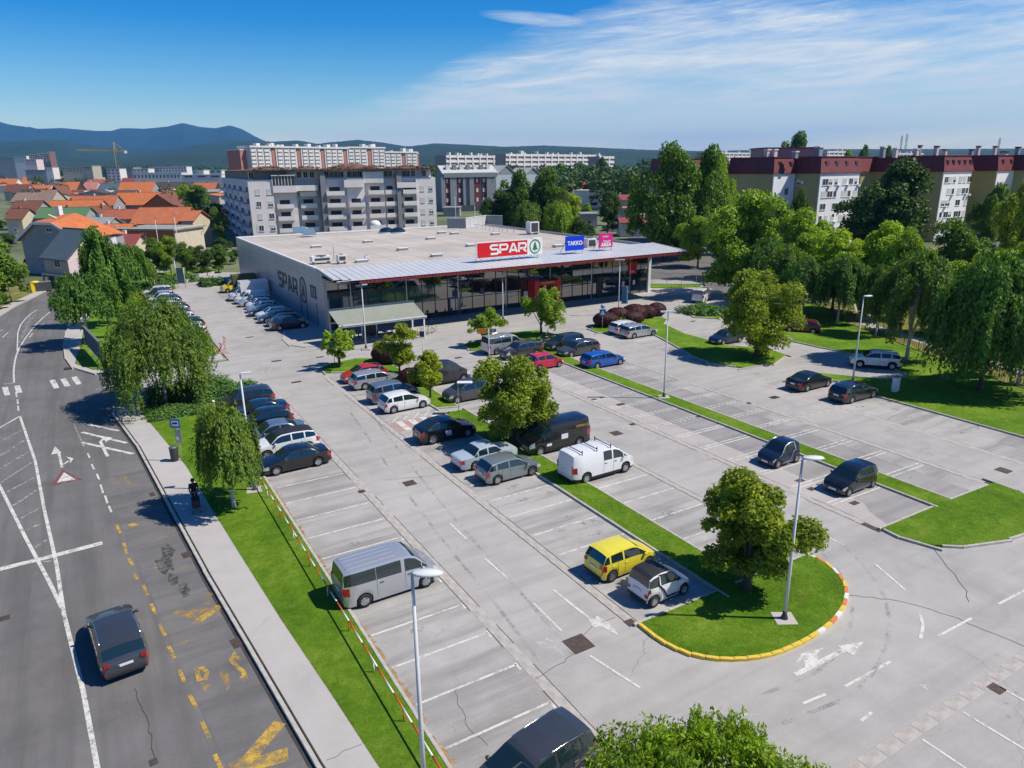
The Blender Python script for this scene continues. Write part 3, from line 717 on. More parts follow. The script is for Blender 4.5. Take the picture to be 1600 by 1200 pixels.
# oil stains
for (px, py, w) in ((258,880,.7),(262,862,.5),(290,925,.35),(286,918,.3),(270,905,.4)):
    x, y = g(px, py); poly_paint('oil_stain', [(x+w*math.cos(t_)*rng.uniform(.4,.8), y+w*1.7*math.sin(t_)*rng.uniform(.6,1.2)) for t_ in [k*math.pi/7 for k in range(14)]], M_BLKP, RZ-.001, ROAD)
M_STAIN = worn_paint('oil_stain_film', (0.16,0.155,0.15), 0.50, 3.5)
for k in range(70):
    bx = rng.choice(((8.6,11.8),(19,22.4),(25.3,28.6),(35.4,39.2),(42,45),(52,55.4))); x = rng.uniform(*bx); y = rng.uniform(12 if bx[0] < 9 else 21, 60); w = rng.uniform(.12,.42)
    poly_paint('oil_stain', [(x+w*1.6*math.cos(t_)*rng.uniform(.5,1), y+w*math.sin(t_)*rng.uniform(.5,1)) for t_ in [q*math.pi/6 for q in range(12)]], M_STAIN, 0.0125)
M_TYREM = worn_paint('tyre_mark', (0.28,0.275,0.265), 0.50, 0.7)
for q in ((1230,800,1330,880,1370,960,1330,1060,1200,1110),(560,640,640,750,720,850,800,940,870,1030)):
    for dw in (-.72,.72): ribbon('tyre_mark', offset(smooth(gp(*q), 2), dw), 0.17, M_TYREM, 0.0135)
# ---- cracks (open joints, dark) and iron covers
def crack(px, w=0.022, z=0.009, parent=None, jag=0.10):
    P_ = gp(*px); out = [P_[0]]
    for a, c in zip(P_[:-1], P_[1:]):
        L_ = math.dist(a, c); k = max(2, int(L_/0.3))
        for i in range(1, k+1):
            t_ = i/k; out.append((a[0]+(c[0]-a[0])*t_+rng.uniform(-jag, jag)*0.6, a[1]+(c[1]-a[1])*t_+rng.uniform(-jag, jag)*0.6))
    return ribbon('crack', out, w, M_CRACK, z, parent)
crack((836,1061, 880,1035, 903,1016)); crack((912,992, 925,978, 963,965)); crack((1325,930, 1400,938, 1440,948, 1500,968, 1600,1010), 0.022)
crack((1456,855, 1475,880, 1500,910, 1512,925, 1512,940), 0.022); crack((600,750, 660,745, 690,742), 0.015); crack((1515,645, 1525,660, 1530,672),0.03); crack((1385,657, 1400,648, 1420,640),0.03)
crack((710,1080, 720,1110, 735,1140, 760,1165), 0.015); crack((510,1192, 566,1165), 0.02, 0.108, PAVEMENT); crack((210,1075, 225,1110, 235,1150, 240,1190), 0.02, -0.011, ROAD)
crack((1440,640, 1500,665),0.012); crack((1010,660, 1090,672),0.02); crack((925,655, 990,660), 0.015)
def cover(px, py, w, l, rot=0.0, z=0.0, parent=None):
    x, y = g(px, py); b = MB(); b.box(-w/2, w/2, -l/2, l/2, -.02, .013)
    for k in range(5): b.box(-w/2+.05, w/2-.05, -l/2+.06+k*(l-.12)/5, -l/2+.06+k*(l-.12)/5+.035, .0131, .02)
    o = b.obj('drain_cover', M_IRON, parent or LOT, loc=(x, y, z), rotz=rot); return o
for (px, py, w, l) in ((904,1006,1.0,1.0),(640,755,.75,.75),(565,768,.42,.42),(985,973,.45,.45),(1362,824,.4,1.1),(963,677,.8,.8),(988,663,.5,.4),(1568,735,.8,.8),(1547,755,.5,.5),(1210,621,.9,.5),(1170,630,.4,.4),(1254,702-.1,.5,.3),(1250,751,.6,.4),(1268,764,.5,.4),(1335,786,.6,.4),(928,624,.5,.3),(941,621,.5,.3),(970,632,.8,.5),(463,597,.9,.5),(432,564,1.0,.5),(390,527,.9,.4),(500,558,.8,.4),(716,559,.8,.5),(756,586,.7,.4),(905,531,.9,.5),(1210,621,.6,.6),(1083,502,.8,.4),(1557,1076,.5,.5),(1192,718,.5,.3),(1092,651,.5,.3)):
    cover(px, py, w, l)
for (px, py, w, l) in ((370,1004,.4,.7),(293,866,.5,.6),(5,966,.5,.4),(240,1190,.25,.3),(238,772,.3,.6),(108,576,.8,.7)): cover(px, py, w, l, 0.1, -0.012 if px != 108 else 0.10, ROAD)
# low stone wall at the far end of the side lot
for (a, c) in (((290,443),(308,436)),((309,436),(322,431)),((324,431),(334,429))):
    A, C = g(*a), g(*c); b = MB().bar((A[0],A[1],.3),(C[0],C[1],.3), .4, .6)
    tag(b.obj('stone_wall', M_CONC), 'low pale stone wall at the far end of the side car park, %s piece' % {290:'nearest',309:'middle',324:'farthest'}[a[0]], 'wall')

# ---- short turf blades on the lawns one can see closely
def tufts():
    tri = []
    for pts, z, n in GRASS_TUFTS:
        P_ = np.array(pts); lo = P_.min(0); hi = P_.max(0)
        lo[1] = max(lo[1], 10); hi[1] = min(hi[1], 62)
        q = NR.uniform(lo, hi, (n*5, 2)); ins = np.zeros(len(q), bool)
        for k in range(len(P_)):
            a = P_[k]; b = P_[(k+1) % len(P_)]
            c = ((a[1] > q[:,1]) != (b[1] > q[:,1])) & (q[:,0] < (b[0]-a[0])*(q[:,1]-a[1])/(b[1]-a[1]+1e-9)+a[0])
            ins ^= c
        q = q[ins][:n]
        ang = NR.uniform(0, 2*np.pi, len(q)); h = NR.uniform(.015, .045, len(q)); w = NR.uniform(.008, .022, len(q)); tl = NR.normal(0, .02, (len(q), 2))
        base = np.c_[q, np.full(len(q), z-.002)]; du = np.c_[np.cos(ang)*w, np.sin(ang)*w, np.zeros(len(q))]
        tip = base + np.c_[tl, h]
        tri.append(np.stack([base-du, base+du, tip], 1))
    T = np.concatenate(tri); n = len(T); me = bpy.data.meshes.new('grass_blades')
    me.vertices.add(n*3); me.vertices.foreach_set('co', T.reshape(-1).astype(np.float32)); me.loops.add(n*3); me.loops.foreach_set('vertex_index', np.arange(n*3, dtype=np.int32))
    me.polygons.add(n); me.polygons.foreach_set('loop_start', np.arange(0, n*3, 3, dtype=np.int32)); me.polygons.foreach_set('loop_total', np.full(n, 3, dtype=np.int32))
    me.materials.append(M_GRASS); me.update(calc_edges=True)
    tag(link('grass_blades', me), 'short mown green grass blades on the car park lawns', 'grass', kind='stuff')
tufts()
# ================================================================== lettering
def text_mesh(s, size, m, ext=0.01, bold=0.0, spacing=1.0, width=1.0):
    c = bpy.data.curves.new('lettering', 'FONT'); c.body = s; c.size = size; c.extrude = ext; c.offset = bold; c.space_character = spacing
    c.align_x = 'CENTER'; c.align_y = 'CENTER'; c.resolution_u = 4
    o = bpy.data.objects.new('lettering', c); COL.objects.link(o)
    dg = bpy.context.evaluated_depsgraph_get(); me = bpy.data.meshes.new_from_object(o.evaluated_get(dg))
    bpy.data.objects.remove(o); bpy.data.curves.remove(c)
    me.name = 'lettering'; me.transform(Matrix.Diagonal((width, 1, 1, 1))); me.materials.clear(); me.materials.append(m); return me
def letters(s, size, m, parent, loc, rot, name='lettering', **k):
    o = link(name, text_mesh(s, size, m, **k), parent); o.location = loc; o.rotation_euler = rot; return o
def stroke_letters(word, h, w, t, gap, depth=.05):
    """square sans capitals with rounded corners as thick strokes in the x,z plane -> list of MB"""
    def arc(cx, cz, r, a0, a1, n=5): return [(cx+r*math.cos(R(a0+(a1-a0)*i/n)), cz+r*math.sin(R(a0+(a1-a0)*i/n))) for i in range(n+1)]
    r = h*.22; m = h*.53
    G = {'S': [[(w,h)] + [(r,h)] + arc(r,h-r,r,90,180) + arc(r,m+r*.6,r*.6,180,270) + [(w-r,m)] + arc(w-r,m-r,r,90,0) + arc(w-r,r,r,0,-90) + [(0,0)]],
         'P': [[(0,0),(0,h),(w-r,h)] + arc(w-r,h-r,r,90,0) + arc(w-r,m*.82+r*.6,r*.6,0,-90) + [(0,m*.82)]],
         'A': [[(0,0),(w*.42,h),(w*.58,h),(w,0)], [(w*.2,h*.28),(w*.8,h*.28)]],
         'R': [[(0,0),(0,h),(w-r,h)] + arc(w-r,h-r,r,90,0) + arc(w-r,m*.82+r*.6,r*.6,0,-90) + [(0,m*.82)], [(w*.5,m*.82),(w,0)]]}
    out = []
    for i, ch in enumerate(word):
        b = MB(); x0 = i*(w+gap)
        for ln in G[ch]:
            P_ = [(x+x0, z) for x, z in ln]; P_ = [p for i_, p in enumerate(P_) if i_ == 0 or math.dist(p, P_[i_-1]) > 1e-4]; a = offset(P_, t/2); c = offset(P_, -t/2)
            for k in range(len(P_)-1):
                q = [a[k], a[k+1], c[k+1], c[k]]
                f = [(p[0], -depth, p[1]) for p in q]; bk = [(p[0], 0, p[1]) for p in q]
                b.poly(f[::-1]); b.poly([f[0],f[1],bk[1],bk[0]]); b.poly([f[3],bk[3],bk[2],f[2]]); b.poly([f[1],f[2],bk[2],bk[1]]); b.poly([f[0],bk[0],bk[3],f[3]])
        out.append(b)
    return out
def fir_logo(b_ring, b_tree, cx, cz, R_, y=-.03, d=.03):
    """ring with a stylised fir"""
    n = 40
    for k in range(n):
        a0, a1 = 2*math.pi*k/n, 2*math.pi*(k+1)/n
        q = [(cx+r_*math.cos(t), y, cz+r_*math.sin(t)*1.08) for r_, t in ((R_*.84,a0),(R_*.84,a1),(R_,a1),(R_,a0))]
        b_ring.poly(q); b_ring.poly([q[3], q[2], (q[2][0], y+d, q[2][2]), (q[3][0], y+d, q[3][2])])
    for (z0, z1, w) in ((.18,.70,.22),(-.10,.40,.36),(-.46,.12,.52)):
        p = [(-w,z0+.04),(-w*.55,z0-.02),(0,z0+.04),(w*.55,z0-.02),(w,z0+.04),(.05,z1),(-.05,z1)]
        b_tree.poly([(cx+x*R_, y-.002*(z1*3+2), cz+z*R_) for x, z in p])
    b_tree.poly([(cx+x*R_, y-.001, cz+z*R_) for x, z in ((-.07,-.70),(.07,-.70),(.05,-.35),(-.05,-.35))])

# ================================================================== the shop
SX0, SX1, SY0, SY1, SH = 24.0, 75.2, 85.6, 139.0, 7.3
M_PANEL = rough_mat('grey_wall_panel', (0.44,0.46,0.48), .10, .25, .42, .35, bump=.08, bscale=3)
M_ROOFM = rough_mat('roof_membrane', (0.45,0.405,0.36), .17, .12, .9, bump=.15, bscale=8, kind='World')
M_CANOPY = rough_mat('pale_sheet_metal', (0.60,0.61,0.62), .07, .5, .45, .2)
M_FASCIA = rough_mat('dark_red_fascia', (0.21,0.022,0.03), .3, 3, .5)
M_SGLASS = glass_mat('shop_glass', (0.010,0.013,0.016), .012, 2.1)
M_TGLASS = glass_mat('tinted_band_glass', (0.03,0.07,0.085), .05, 1.7)
M_MUL = plain('dark_mullion', (0.045,0.047,0.05), .4, .5)
M_WHT = rough_mat('white_metal', (0.74,0.74,0.73), .08, 3, .5)
M_GREYM = rough_mat('galvanised_metal', (0.36,0.38,0.41), .15, 3, .45, .6)
M_CREAMP = rough_mat('pale_wall_plaster', (0.62,0.60,0.57), .08, 1, .8)
M_SIGNR = plain('sign_red', (0.66,0.010,0.018), .35); M_SIGNW = plain('sign_white', (0.80,0.80,0.78), .4); M_SIGNG = plain('sign_green', (0.0,0.20,0.055), .4); M_SIGNB = plain('sign_blue', (0.0,0.045,0.62), .35); M_SIGNP = plain('sign_pink', (0.66,0.02,0.22), .35)
M_GLET = plain('grey_wall_letter', (0.045,0.055,0.06), .5); M_PORTAL = plain('portal_red', (0.50,0.012,0.02), .4)
SHOP = thing('supermarket', 'large flat roofed supermarket with a glass front and long white canopy', 'supermarket', (SX0, SY0, 0))
def sp(name, b, m, parent=SHOP, **k): return b.obj(name, m, parent, **k)
DX, DY = SX1-SX0, SY1-SY0
# side wall: flat cassettes in courses; end walls
for r_ in range(6):
    for k in range(9):
        y0 = k*DY/9; y1 = (k+1)*DY/9
        if r_ == 0: pass
        sp('wall_panel', MB().box(-.06+rng.uniform(0,.006), .06, y0+.012, y1-.012, r_*1.21+.05, (r_+1)*1.21+.035), M_PANEL)
sp('wall', MB().box(.03, .25, 0, DY, 0, 7.25), M_GREYM)
sp('wall', MB().box(.3, DX, DY-.3, DY, 0, 7.25), M_PANEL); sp('wall', MB().box(DX-.3, DX, .6, DY-.3, 0, 7.25), M_CREAMP)
sp('corner_column', MB().box(DX-.35, DX+.12, -.3, .58, 0, 6.9), M_WHT)
sp('corner_column', MB().box(-.07, .34, -.25, -.01, 0, 7.2), M_PANEL)
sp('roof', MB().box(.3, DX-.3, .3, DY-.3, 6.9, 7.12), M_ROOFM)
[sp('roof_seam', MB().box(3.9+4.1*k_, 3.98+4.1*k_, .3, DY-.3, 7.121, 7.13), rough_mat('seam_tape', (0.37,0.33,0.295), .15)) for k_ in range(12)]; [sp('roof_seam', MB().box(.3, DX-.3, 11+13*k_, 11.07+13*k_, 7.122, 7.131), rough_mat('seam_tape', (0.37,0.33,0.295), .15)) for k_ in range(4)]
sp('parapet', MB().box(-.08, .28, 0, DY, 7.26, 7.48), M_WHT); sp('parapet', MB().box(DX-.28, DX+.05, 2.2, DY, 7.26, 7.5), M_GREYM); sp('parapet', MB().box(.28, DX-.28, DY-.28, DY+.02, 7.26, 7.5), M_WHT)
for k in range(1, 26): sp('flashing_joint', MB().box(-.085, .285, k*DY/26-.015, k*DY/26+.015, 7.48, 7.495), M_GREYM)
# canopy: standing seam sheets sloping to a red fascia
CX0, CX1 = -.3, 52.3; CY = -6.7; nsh = 60
for k in range(nsh):
    x0 = CX0+(CX1-CX0)*k/nsh; x1 = CX0+(CX1-CX0)*(k+1)/nsh
    e0 = 1.6 if x0 < .8 else 0
    b = MB(); y0 = CY+(1.2*(1.0-k/2) if k < 2 else 0)
    b.poly([(x0+.003, y0, 6.98),(x1-.003, y0, 6.98),(x1-.003, .9, 7.54),(x0+.003, .9, 7.54)]); b.poly([(x0+.02,.9,7.5),(x1-.02,.9,7.5),(x1-.02,y0,6.94),(x0+.02,y0,6.94)])
    b.bar((x0+.03, y0, 6.985), (x0+.03, .9, 7.545), .03, .035)
    sp('canopy_sheet', b, M_CANOPY)
sp('canopy_deck', MB().poly([(CX0,.9,7.45),(CX1,.9,7.45),(CX1,CY+.02,6.9),(CX0,CY+1.2,6.9)][::-1]), M_MUL)
sp('canopy_edge', MB().bar((CX0-.03,.9,7.50),(CX0-.03,CY+1.2,6.95),.06,.25), M_GREYM); sp('canopy_edge', MB().bar((CX1+.03,.9,7.50),(CX1+.03,CY,6.95),.06,.25), M_WHT)
nf = 110
for k in range(nf):
    x0 = CX0+2.6+(CX1-CX0-2.6)*k/nf; x1 = CX0+2.6+(CX1-CX0-2.6)*(k+1)/nf
    sp('fascia_panel', MB().box(x0+.03, x1-.03, CY-.05+rng.uniform(0,.03), CY-.01, 6.50+rng.uniform(-.03,.03), 6.93), M_FASCIA)
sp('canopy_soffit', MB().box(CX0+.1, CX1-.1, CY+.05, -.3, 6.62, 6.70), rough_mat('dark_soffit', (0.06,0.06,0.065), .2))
sp('gutter_rail', MB().box(CX0, CX1, CY-.09, CY-.06, 6.93, 7.0), M_WHT)
# glass front in bays: tall panes, transoms
bays = 28; bw = DX/bays
rowsz = [(.12,2.35),(2.43,4.45),(4.53,6.55)]
for k in range(bays):
    x0 = k*bw; x1 = x0+bw
    right = x0 > 36.5
    for j, (z0, z1) in enumerate(rowsz):
        if 28.5 < x0 < 32.0 and j == 0: continue
        if right and j == 1 and True:
            sp('white_band', MB().box(x0, x1, -.10, -.02, 3.75, 4.60), M_CREAMP)
            sp('pane', MB().box(x0+.05, x1-.05, -.05, -.02, z0, 3.70), M_SGLASS); continue
        m_ = M_TGLASS if (x0 < 14.5 and j == 1) else (M_SGLASS)
        tilt = rng.uniform(-.004,.004)
        b = MB().poly([(x0+.05,-.05+tilt,z0),(x1-.05,-.05-tilt,z0),(x1-.05,-.05-tilt,z1),(x0+.05,-.05+tilt,z1)])
        b.poly([(x0+.05,-.03,z1),(x1-.05,-.03,z1),(x1-.05,-.03,z0),(x0+.05,-.03,z0)]); sp('pane', b, m_)
    sp('mullion', MB().box(x0-.035, x0+.035, -.12, .02, .05, 6.6), M_MUL)
for z in (2.39, 4.49): sp('transom', MB().box(.3, DX-.4, -.11, -.06, z-.04, z+.04), M_MUL)
sp('plinth', MB().box(.3, DX, -.14, .1, 0, .12), M_GREYM)
sp('dark_interior', MB().box(.5, DX-.5, .35, .5, 0, 6.85), rough_mat('shop_interior', (0.02,0.02,0.022), .3))
for (x, y, h_) in [(k*7.3+3.2, -3.2, 6.62) for k in range(7)]: sp('canopy_post', MB().tube([(x, -.5, 0), (x, -.5, h_)], .06, 8), M_WHT)
# red entrance portal with its lettering
PT = sp('entrance_portal', MB().box(28.9, 29.6, -2.0, -.14, 0, 3.9).box(32.6, 33.2, -2.0, -.14, 0, 3.9).box(29.6, 32.6, -2.0, -.14, 3.2, 3.7), M_PORTAL)
letters('INTERSPAR', .42, plain('sign_gold', (0.75,0.5,0.1), .4), PT, (31.1,-2.02,3.55), (R(90),0,0), ext=.01)
for x in (29.65, 31.15): sp('sliding_door', MB().box(x, x+1.4, -.6, -.55, .05, 3.1), M_SGLASS)
sp('poster', MB().box(28.2, 28.85, -.2, -.16, .5, 2.3), M_SIGNW); 
for x, w_ in ((17.2,.7),(21.3,.55),(24.8,.5)): sp('window_notice', MB().box(x, x+w_, -.17, -.15, 2.6, 3.4), plain('notice_blue', (0.02,0.035,0.09), .5))
fr_ = sp('blue_door_frame', MB().box(16.6,16.75,-.3,-.15,.1,2.5).box(18.0,18.15,-.3,-.15,.1,2.5).box(16.75,18.0,-.3,-.15,2.35,2.5), plain('door_blue', (0.08,0.14,0.32), .5))
sp('red_wall_sign', MB().box(46.8, 48.4, -.35, -.12, 3.2, 5.0), M_SIGNR); letters('dm', .6, M_SIGNW, SHOP, (47.6,-.37,3.6), (R(90),0,0), ext=.01)
for x in (42.2, 45.8, 47.9): sp('window_poster', MB().box(x, x+.45, -.14, -.125, 1.5, 2.2), M_SIGNW)
sp('dark_doorway', MB().box(41.0, 42.0, -.16, -.13, .2, 3.3), M_MUL)
# writing on the side wall
wall_rot = Matrix.Rotation(R(-90), 4, 'Z')
LT = []
for i, b in enumerate(stroke_letters('SPAR', 1.95, 1.95, .46, .85, .05)):
    me = b.mesh('wall_letter', M_GLET); me.transform(Matrix.Translation((-.075, 22.6, 2.8)) @ wall_rot); link('wall_letter', me, SHOP, label='letter %s in dark grey on the side wall' % 'SPAR'[i])
rb, tb = MB(), MB(); fir_logo(rb, tb, 0, 0, 1.6, -.05, .05)
for nm, b in (('wall_emblem_ring', rb), ('wall_emblem_fir', tb)):
    me = b.mesh(nm, M_GLET); me.transform(Matrix.Translation((-.08, 9.2, 3.85)) @ wall_rot); link(nm, me, SHOP)
sp('wall_picture', MB().box(-.10, -.07, 3.0, 5.6, 3.5, 5.1), rough_mat('dark_print', (0.06,0.07,0.075), .7, 3, .6))
for k in range(3): sp('wall_picture', MB().box(-.115, -.102, 3.3+k*.8, 3.8+k*.8, 3.7, 4.8), rough_mat('print_figure', (0.30,0.31,0.31), .3))
for y in (3.2, 7.8, 10.8): sp('downpipe', MB().box(-.12, -.065, y, y+.10, .1, 3.0), plain('blue_downpipe', (0.04,0.10,0.2), .5))
# ---- things on the roof
def roofthing(name, label, cat, px, py, z=7.12, grp=None, rot=0):
    x, y = g(px, py, z); return thing(name, label, cat, (x, y, z), rot, grp)
sky_ = [(494,387),(575,379),(629,391),(565,410),(682,401),(673,374),(736,385),(774,367),(838,375),(872,386),(690,365),(710,366)]
wh = ['left of the air unit pair near the shop side wall','near the middle of the roof back half','on the left half of the roof centre','behind the white air units at the front left','close to the roof front, left of the big red sign','in the rear right half of the roof','in the middle of the roof right half','near the rear right edge of the roof','in front of the big roof cooler','behind the blue roof sign','near the far roof pipes, left one','near the far roof pipes, right one']
for (px, py), w_ in zip(sky_, wh):
    o = roofthing('skylight', 'low white roof hatch '+w_, 'skylight', px, py, grp='white hatches on the shop roof')
    MB().box(-.75,.75,-.45,.45,0,.32).obj('hatch_base', M_GREYM, o); MB().box(-.82,.82,-.52,.52,.32,.40).obj('hatch_lid', M_WHT, o)
def acunit(label, px, py, w, d, h):
    o = roofthing('cooling_unit', label, 'cooling unit', px, py)
    MB().box(-w/2,w/2,-d/2,d/2,.35,h).obj('casing', M_WHT, o)
    for s in (-1,1): MB().box(s*w*.38-.06,s*w*.38+.06,-d/2,d/2,0,.35).obj('foot', M_GREYM, o)
    f = MB().box(-w*.38,w*.38,-d/2-.03,-d/2-.003,.5,h-.2).obj('grille', plain('dark_grille', (0.05,0.055,0.06), .5), o)
    MB().lathe([(.05,0),(w*.28,.01),(w*.28,.05),(.05,.06)], 16, axis='Z', c=(0,0,h)).obj('fan', plain('dark_grille', (0.05,0.055,0.06), .5), o)
acunit('long white air unit at the front left of the shop roof', 502,412, 2.6,1.3,1.0); acunit('smaller white air unit with pipes at the front left of the roof', 534,412, 1.1,1.0,1.2)
acunit('tall white cooler standing alone at the rear right of the roof', 832,366, 1.9,1.6,2.3); acunit('white cooler behind the blue and pink roof signs', 921,389, 1.6,1.3,1.6)
acunit('small grey vent box beside the left roof hatch', 573,408, .5,.5,.7)
for i, (px, py) in enumerate(((469,367),(483,370))):
    o = roofthing('solar_panel', 'tilted bluish panel on the rear left roof, %s of two' % ('left','right')[i], 'panel', px, py)
    MB().poly([(-1.2,-.8,.5),(1.2,-.8,.5),(1.2,.8,1.5),(-1.2,.8,1.5)]).poly([(-1.2,.8,1.44),(1.2,.8,1.44),(1.2,-.8,.44),(-1.2,-.8,.44)]).obj('panel', plain('panel_blue', (0.12,0.20,0.27), .2), o)
    for sx in (-1,1): MB().bar((sx,.7,0),(sx,.7,1.44),.06).bar((sx,-.7,0),(sx,-.7,.46),.06).obj('support', M_GREYM, o)
for i, (px, py, r_) in enumerate(((604,364,1.5),(622,364,1.5),(586,352,1.3))):
    o = roofthing('roof_dome', ['rounded dark glass dome on the rear roof edge, left one','rounded glass dome on the rear roof edge, right one','white rounded hood at the rear roof edge'][i], 'dome', px, py)
    MB().lathe([(r_,0),(r_*.95,.45),(r_*.7,.85),(r_*.3,1.05),(.01,1.1)], 14).obj('dome', (M_SGLASS, M_SGLASS, M_WHT)[i], o); MB().lathe([(r_*1.03,0),(r_*1.03,.15)], 14).obj('rim', M_WHT, o)
# plant screen at the back
o = thing('plant_screen', 'grey louvred screen with white rail at the rear of the shop roof', 'screen', (*g(742,356,7.12), 7.12))
base = Vector(g(742,356,7.12)); 
ps = [g(699,357,7.12), g(728,357,7.12), g(760,352,7.12), g(785,353,7.12)]
for k in range(3):
    a, c = ps[k], ps[k+1]; n_ = 5
    for q in range(n_):
        A = [a[i]+(c[i]-a[i])*q/n_-base[i] for i in range(2)]; C_ = [a[i]+(c[i]-a[i])*(q+.96)/n_-base[i] for i in range(2)]
        MB().bar((A[0],A[1],1.0),(C_[0],C_[1],1.0),.08,1.9).obj('panel', (rough_mat('screen_grey', (0.22,0.26,0.27), .1) if k != 1 else M_CANOPY), o)
    MB().bar((a[0]-base[0],a[1]-base[1],2.1),(c[0]-base[0],c[1]-base[1],2.1),.10,.12).obj('rail', M_WHT, o)
for i in range(9):
    px = 745+i*7+rng.uniform(-2,2); py = 357+i*.9; o = roofthing('roof_pipe', 'thin metal pipe rack at the rear right of the roof, %s from the left' % ('first','second','third','fourth','fifth','sixth','seventh','eighth','ninth')[i], 'pipe', px, py, grp='small pipes at the rear of the shop roof')
    MB().bar((-.7,0,.8),(.7,0,.8),.08).bar((0,0,0),(0,0,.8),.08).obj('pipe', M_GREYM, o)
for i, (px, py) in enumerate(((522,404),(517,408),(402,365),(425,364))):
    o = roofthing('roof_mast', ['thin mast between the two white air units','shorter thin mast by the long white air unit','lamp mast on the side wall top, rear left','thin vent mast on the rear left roof'][i], 'mast', px, py)
    MB().tube([(0,0,0),(0,0,(2.2,1.4,2.6,1.6)[i])], .04, 6).obj('pole', M_GREYM, o); MB().box(-.3,.3,-.08,.08,(2.2,1.4,2.6,1.6)[i]-.1,(2.2,1.4,2.6,1.6)[i]).obj('head', M_WHT, o)
# ---- signs standing on the canopy
def roofsign(label, x0, x1, y, z0, z1, m, rot=0.0):
    o = thing('roof_sign', label, 'sign', ((x0+x1)/2, y, z0), rot); w = (x1-x0)/2; h = z1-z0
    MB().box(-w,w,-.02,.16,0,h).obj('board', m, o)
    for k in range(max(2, int(w/1.6)+1)):
        x = -w*.85+2*w*.85*k/max(1, int(w/1.6)); MB().bar((x,.05,-.6),(x,.05,.02),.07).obj('post', M_GREYM, o); MB().bar((x,1.7,-.45),(x,.17,h*.75),.05).obj('brace', M_MUL, o)
    return o, w, h
o, w, h = roofsign('long red and white SPAR sign with a green fir emblem on the canopy', 43.2, 53.4, 82.4, 7.75, 9.85, M_SIGNW, R(1.5))
MB().box(-w+.12, w*.52, -.05, -.022, .12, h-.12).obj('red_field', M_SIGNR, o)
for i, b in enumerate(stroke_letters('SPAR', 1.10, 1.15, .27, .30, .03)):
    me = b.mesh('letter', M_SIGNW); me.transform(Matrix.Translation((-3.05, -.052, .5))); link('letter', me, o, label='white letter '+'SPAR'[i])
rb, tb = MB(), MB(); fir_logo(rb, tb, w*.765, h/2, .88, -.05, .03); rb.obj('emblem_ring', M_SIGNG, o); tb.obj('emblem_fir', M_SIGNG, o)
o, w, h = roofsign('blue roof sign with white lettering, between the long red sign and a pink one', 57.5, 60.6, 82.9, 7.8, 9.75, M_SIGNB)
letters('TAKKO', .78, M_SIGNW, o, (.0,-.04,h*.5), (R(90),0,0), ext=.02, bold=.02, width=.95); MB().box(w-.5,w-.02,-.05,-.022,h*.38,h*.55).obj('red_square', M_SIGNP, o)
o, w, h = roofsign('pink roof sign with white lettering, rightmost of the roof signs', 63.6, 66.0, 83.3, 7.8, 9.8, M_SIGNP)
letters('müller', .42, M_SIGNW, o, (-.1,-.04,h*.78), (R(90),0,0), ext=.02); letters('beauty', .5, M_SIGNW, o, (.15,-.04,h*.46), (R(90),0,0), ext=.02); letters('AREA', .74, M_SIGNW, o, (0,-.04,h*.2), (R(90),0,0), ext=.02, bold=.025)
# ---- awning over the terrace
AW = thing('awning', 'grey green sloping awning over the terrace at the left shop corner', 'awning', (22.6, 78.0, 0))
M_AWN = rough_mat('grey_green_canvas', (0.25,0.27,0.225), .08, 1, .9)
for k in range(6):
    xa = k*1.72; xb = xa+1.71; b = MB()
    b.poly([(xa,-2.2,2.62),(xb,-2.2,2.62),(xb-.1,.9,3.72),(xa-.1,.9,3.72)]); b.poly([(xa-.1,.9,3.67),(xb-.1,.9,3.67),(xb,-2.2,2.57),(xa,-2.2,2.57)]); b.obj('canvas', M_AWN, AW)
MB().box(-.05,10.4,-2.35,-2.2,2.36,2.62).obj('valance', rough_mat('awning_valance', (0.40,0.41,0.37), .1), AW); MB().box(-.05,10.4,-2.40,-2.352,2.54,2.67).obj('front_bar', M_WHT, AW)
MB().box(-.3,10.3,.9,1.25,3.68,3.92).obj('back_beam', plain('blue_grey_beam', (0.05,0.09,0.13), .5), AW)
for x, y_ in ((.1,-2.2),(10.1,-2.2),(.0,1.1),(10.0,1.1)): MB().box(x-.08,x+.08,y_-.08,y_+.08,0,2.58 if y_ < 0 else 3.7).obj('post', M_WHT if x > 5 else M_GREYM, AW)
# terrace tables and chairs in the shade
M_WIRE = plain('dark_wire', (0.03,0.03,0.03), .5, .5)
def cafe_table(x, y, lb):
    o = thing('cafe_table', lb, 'table', (x, y, .055)); MB().lathe([(.35,.70),(.35,.73)], 14).obj('tabletop', M_WIRE, o); MB().tube([(0,0,0),(0,0,.7)], .03, 6).obj('leg', M_WIRE, o); MB().lathe([(.22,0),(.2,.02)], 10).obj('base', M_WIRE, o)
def cafe_chair(x, y, rz, lb):
    o = thing('cafe_chair', lb, 'chair', (x, y, .055), rz, 'chairs on the shaded terrace'); MB().box(-.2,.2,-.2,.2,.43,.46).obj('seat', M_WIRE, o); MB().box(-.2,.2,.18,.21,.5,.85).obj('backrest', M_WIRE, o)
    for a in (-.18,.18):
        for b_ in (-.18,.18): MB().bar((a,b_,0),(a,b_,.43),.025).obj('leg', M_WIRE, o)
for i in range(4):
    x = 24.2+i*2.3; cafe_table(x, 78.4, 'cafe table under the awning, %s from its left post' % ('first','second','third','fourth')[i])
    for j, (dx, rz) in enumerate(((-.7, math.pi/2),(.7,-math.pi/2))): cafe_chair(x+dx, 78.4, rz, 'dark chair %s of the %s cafe table under the awning' % (('left','right')[j], ('first','second','third','fourth')[i]))
for i in range(6): cafe_chair(37.0+i*1.1, 84.6+rng.uniform(-.3,.3), rng.uniform(0,6), 'dark chair before the shop glass, %s from the awning' % ('first','second','third','fourth','fifth','sixth')[i])
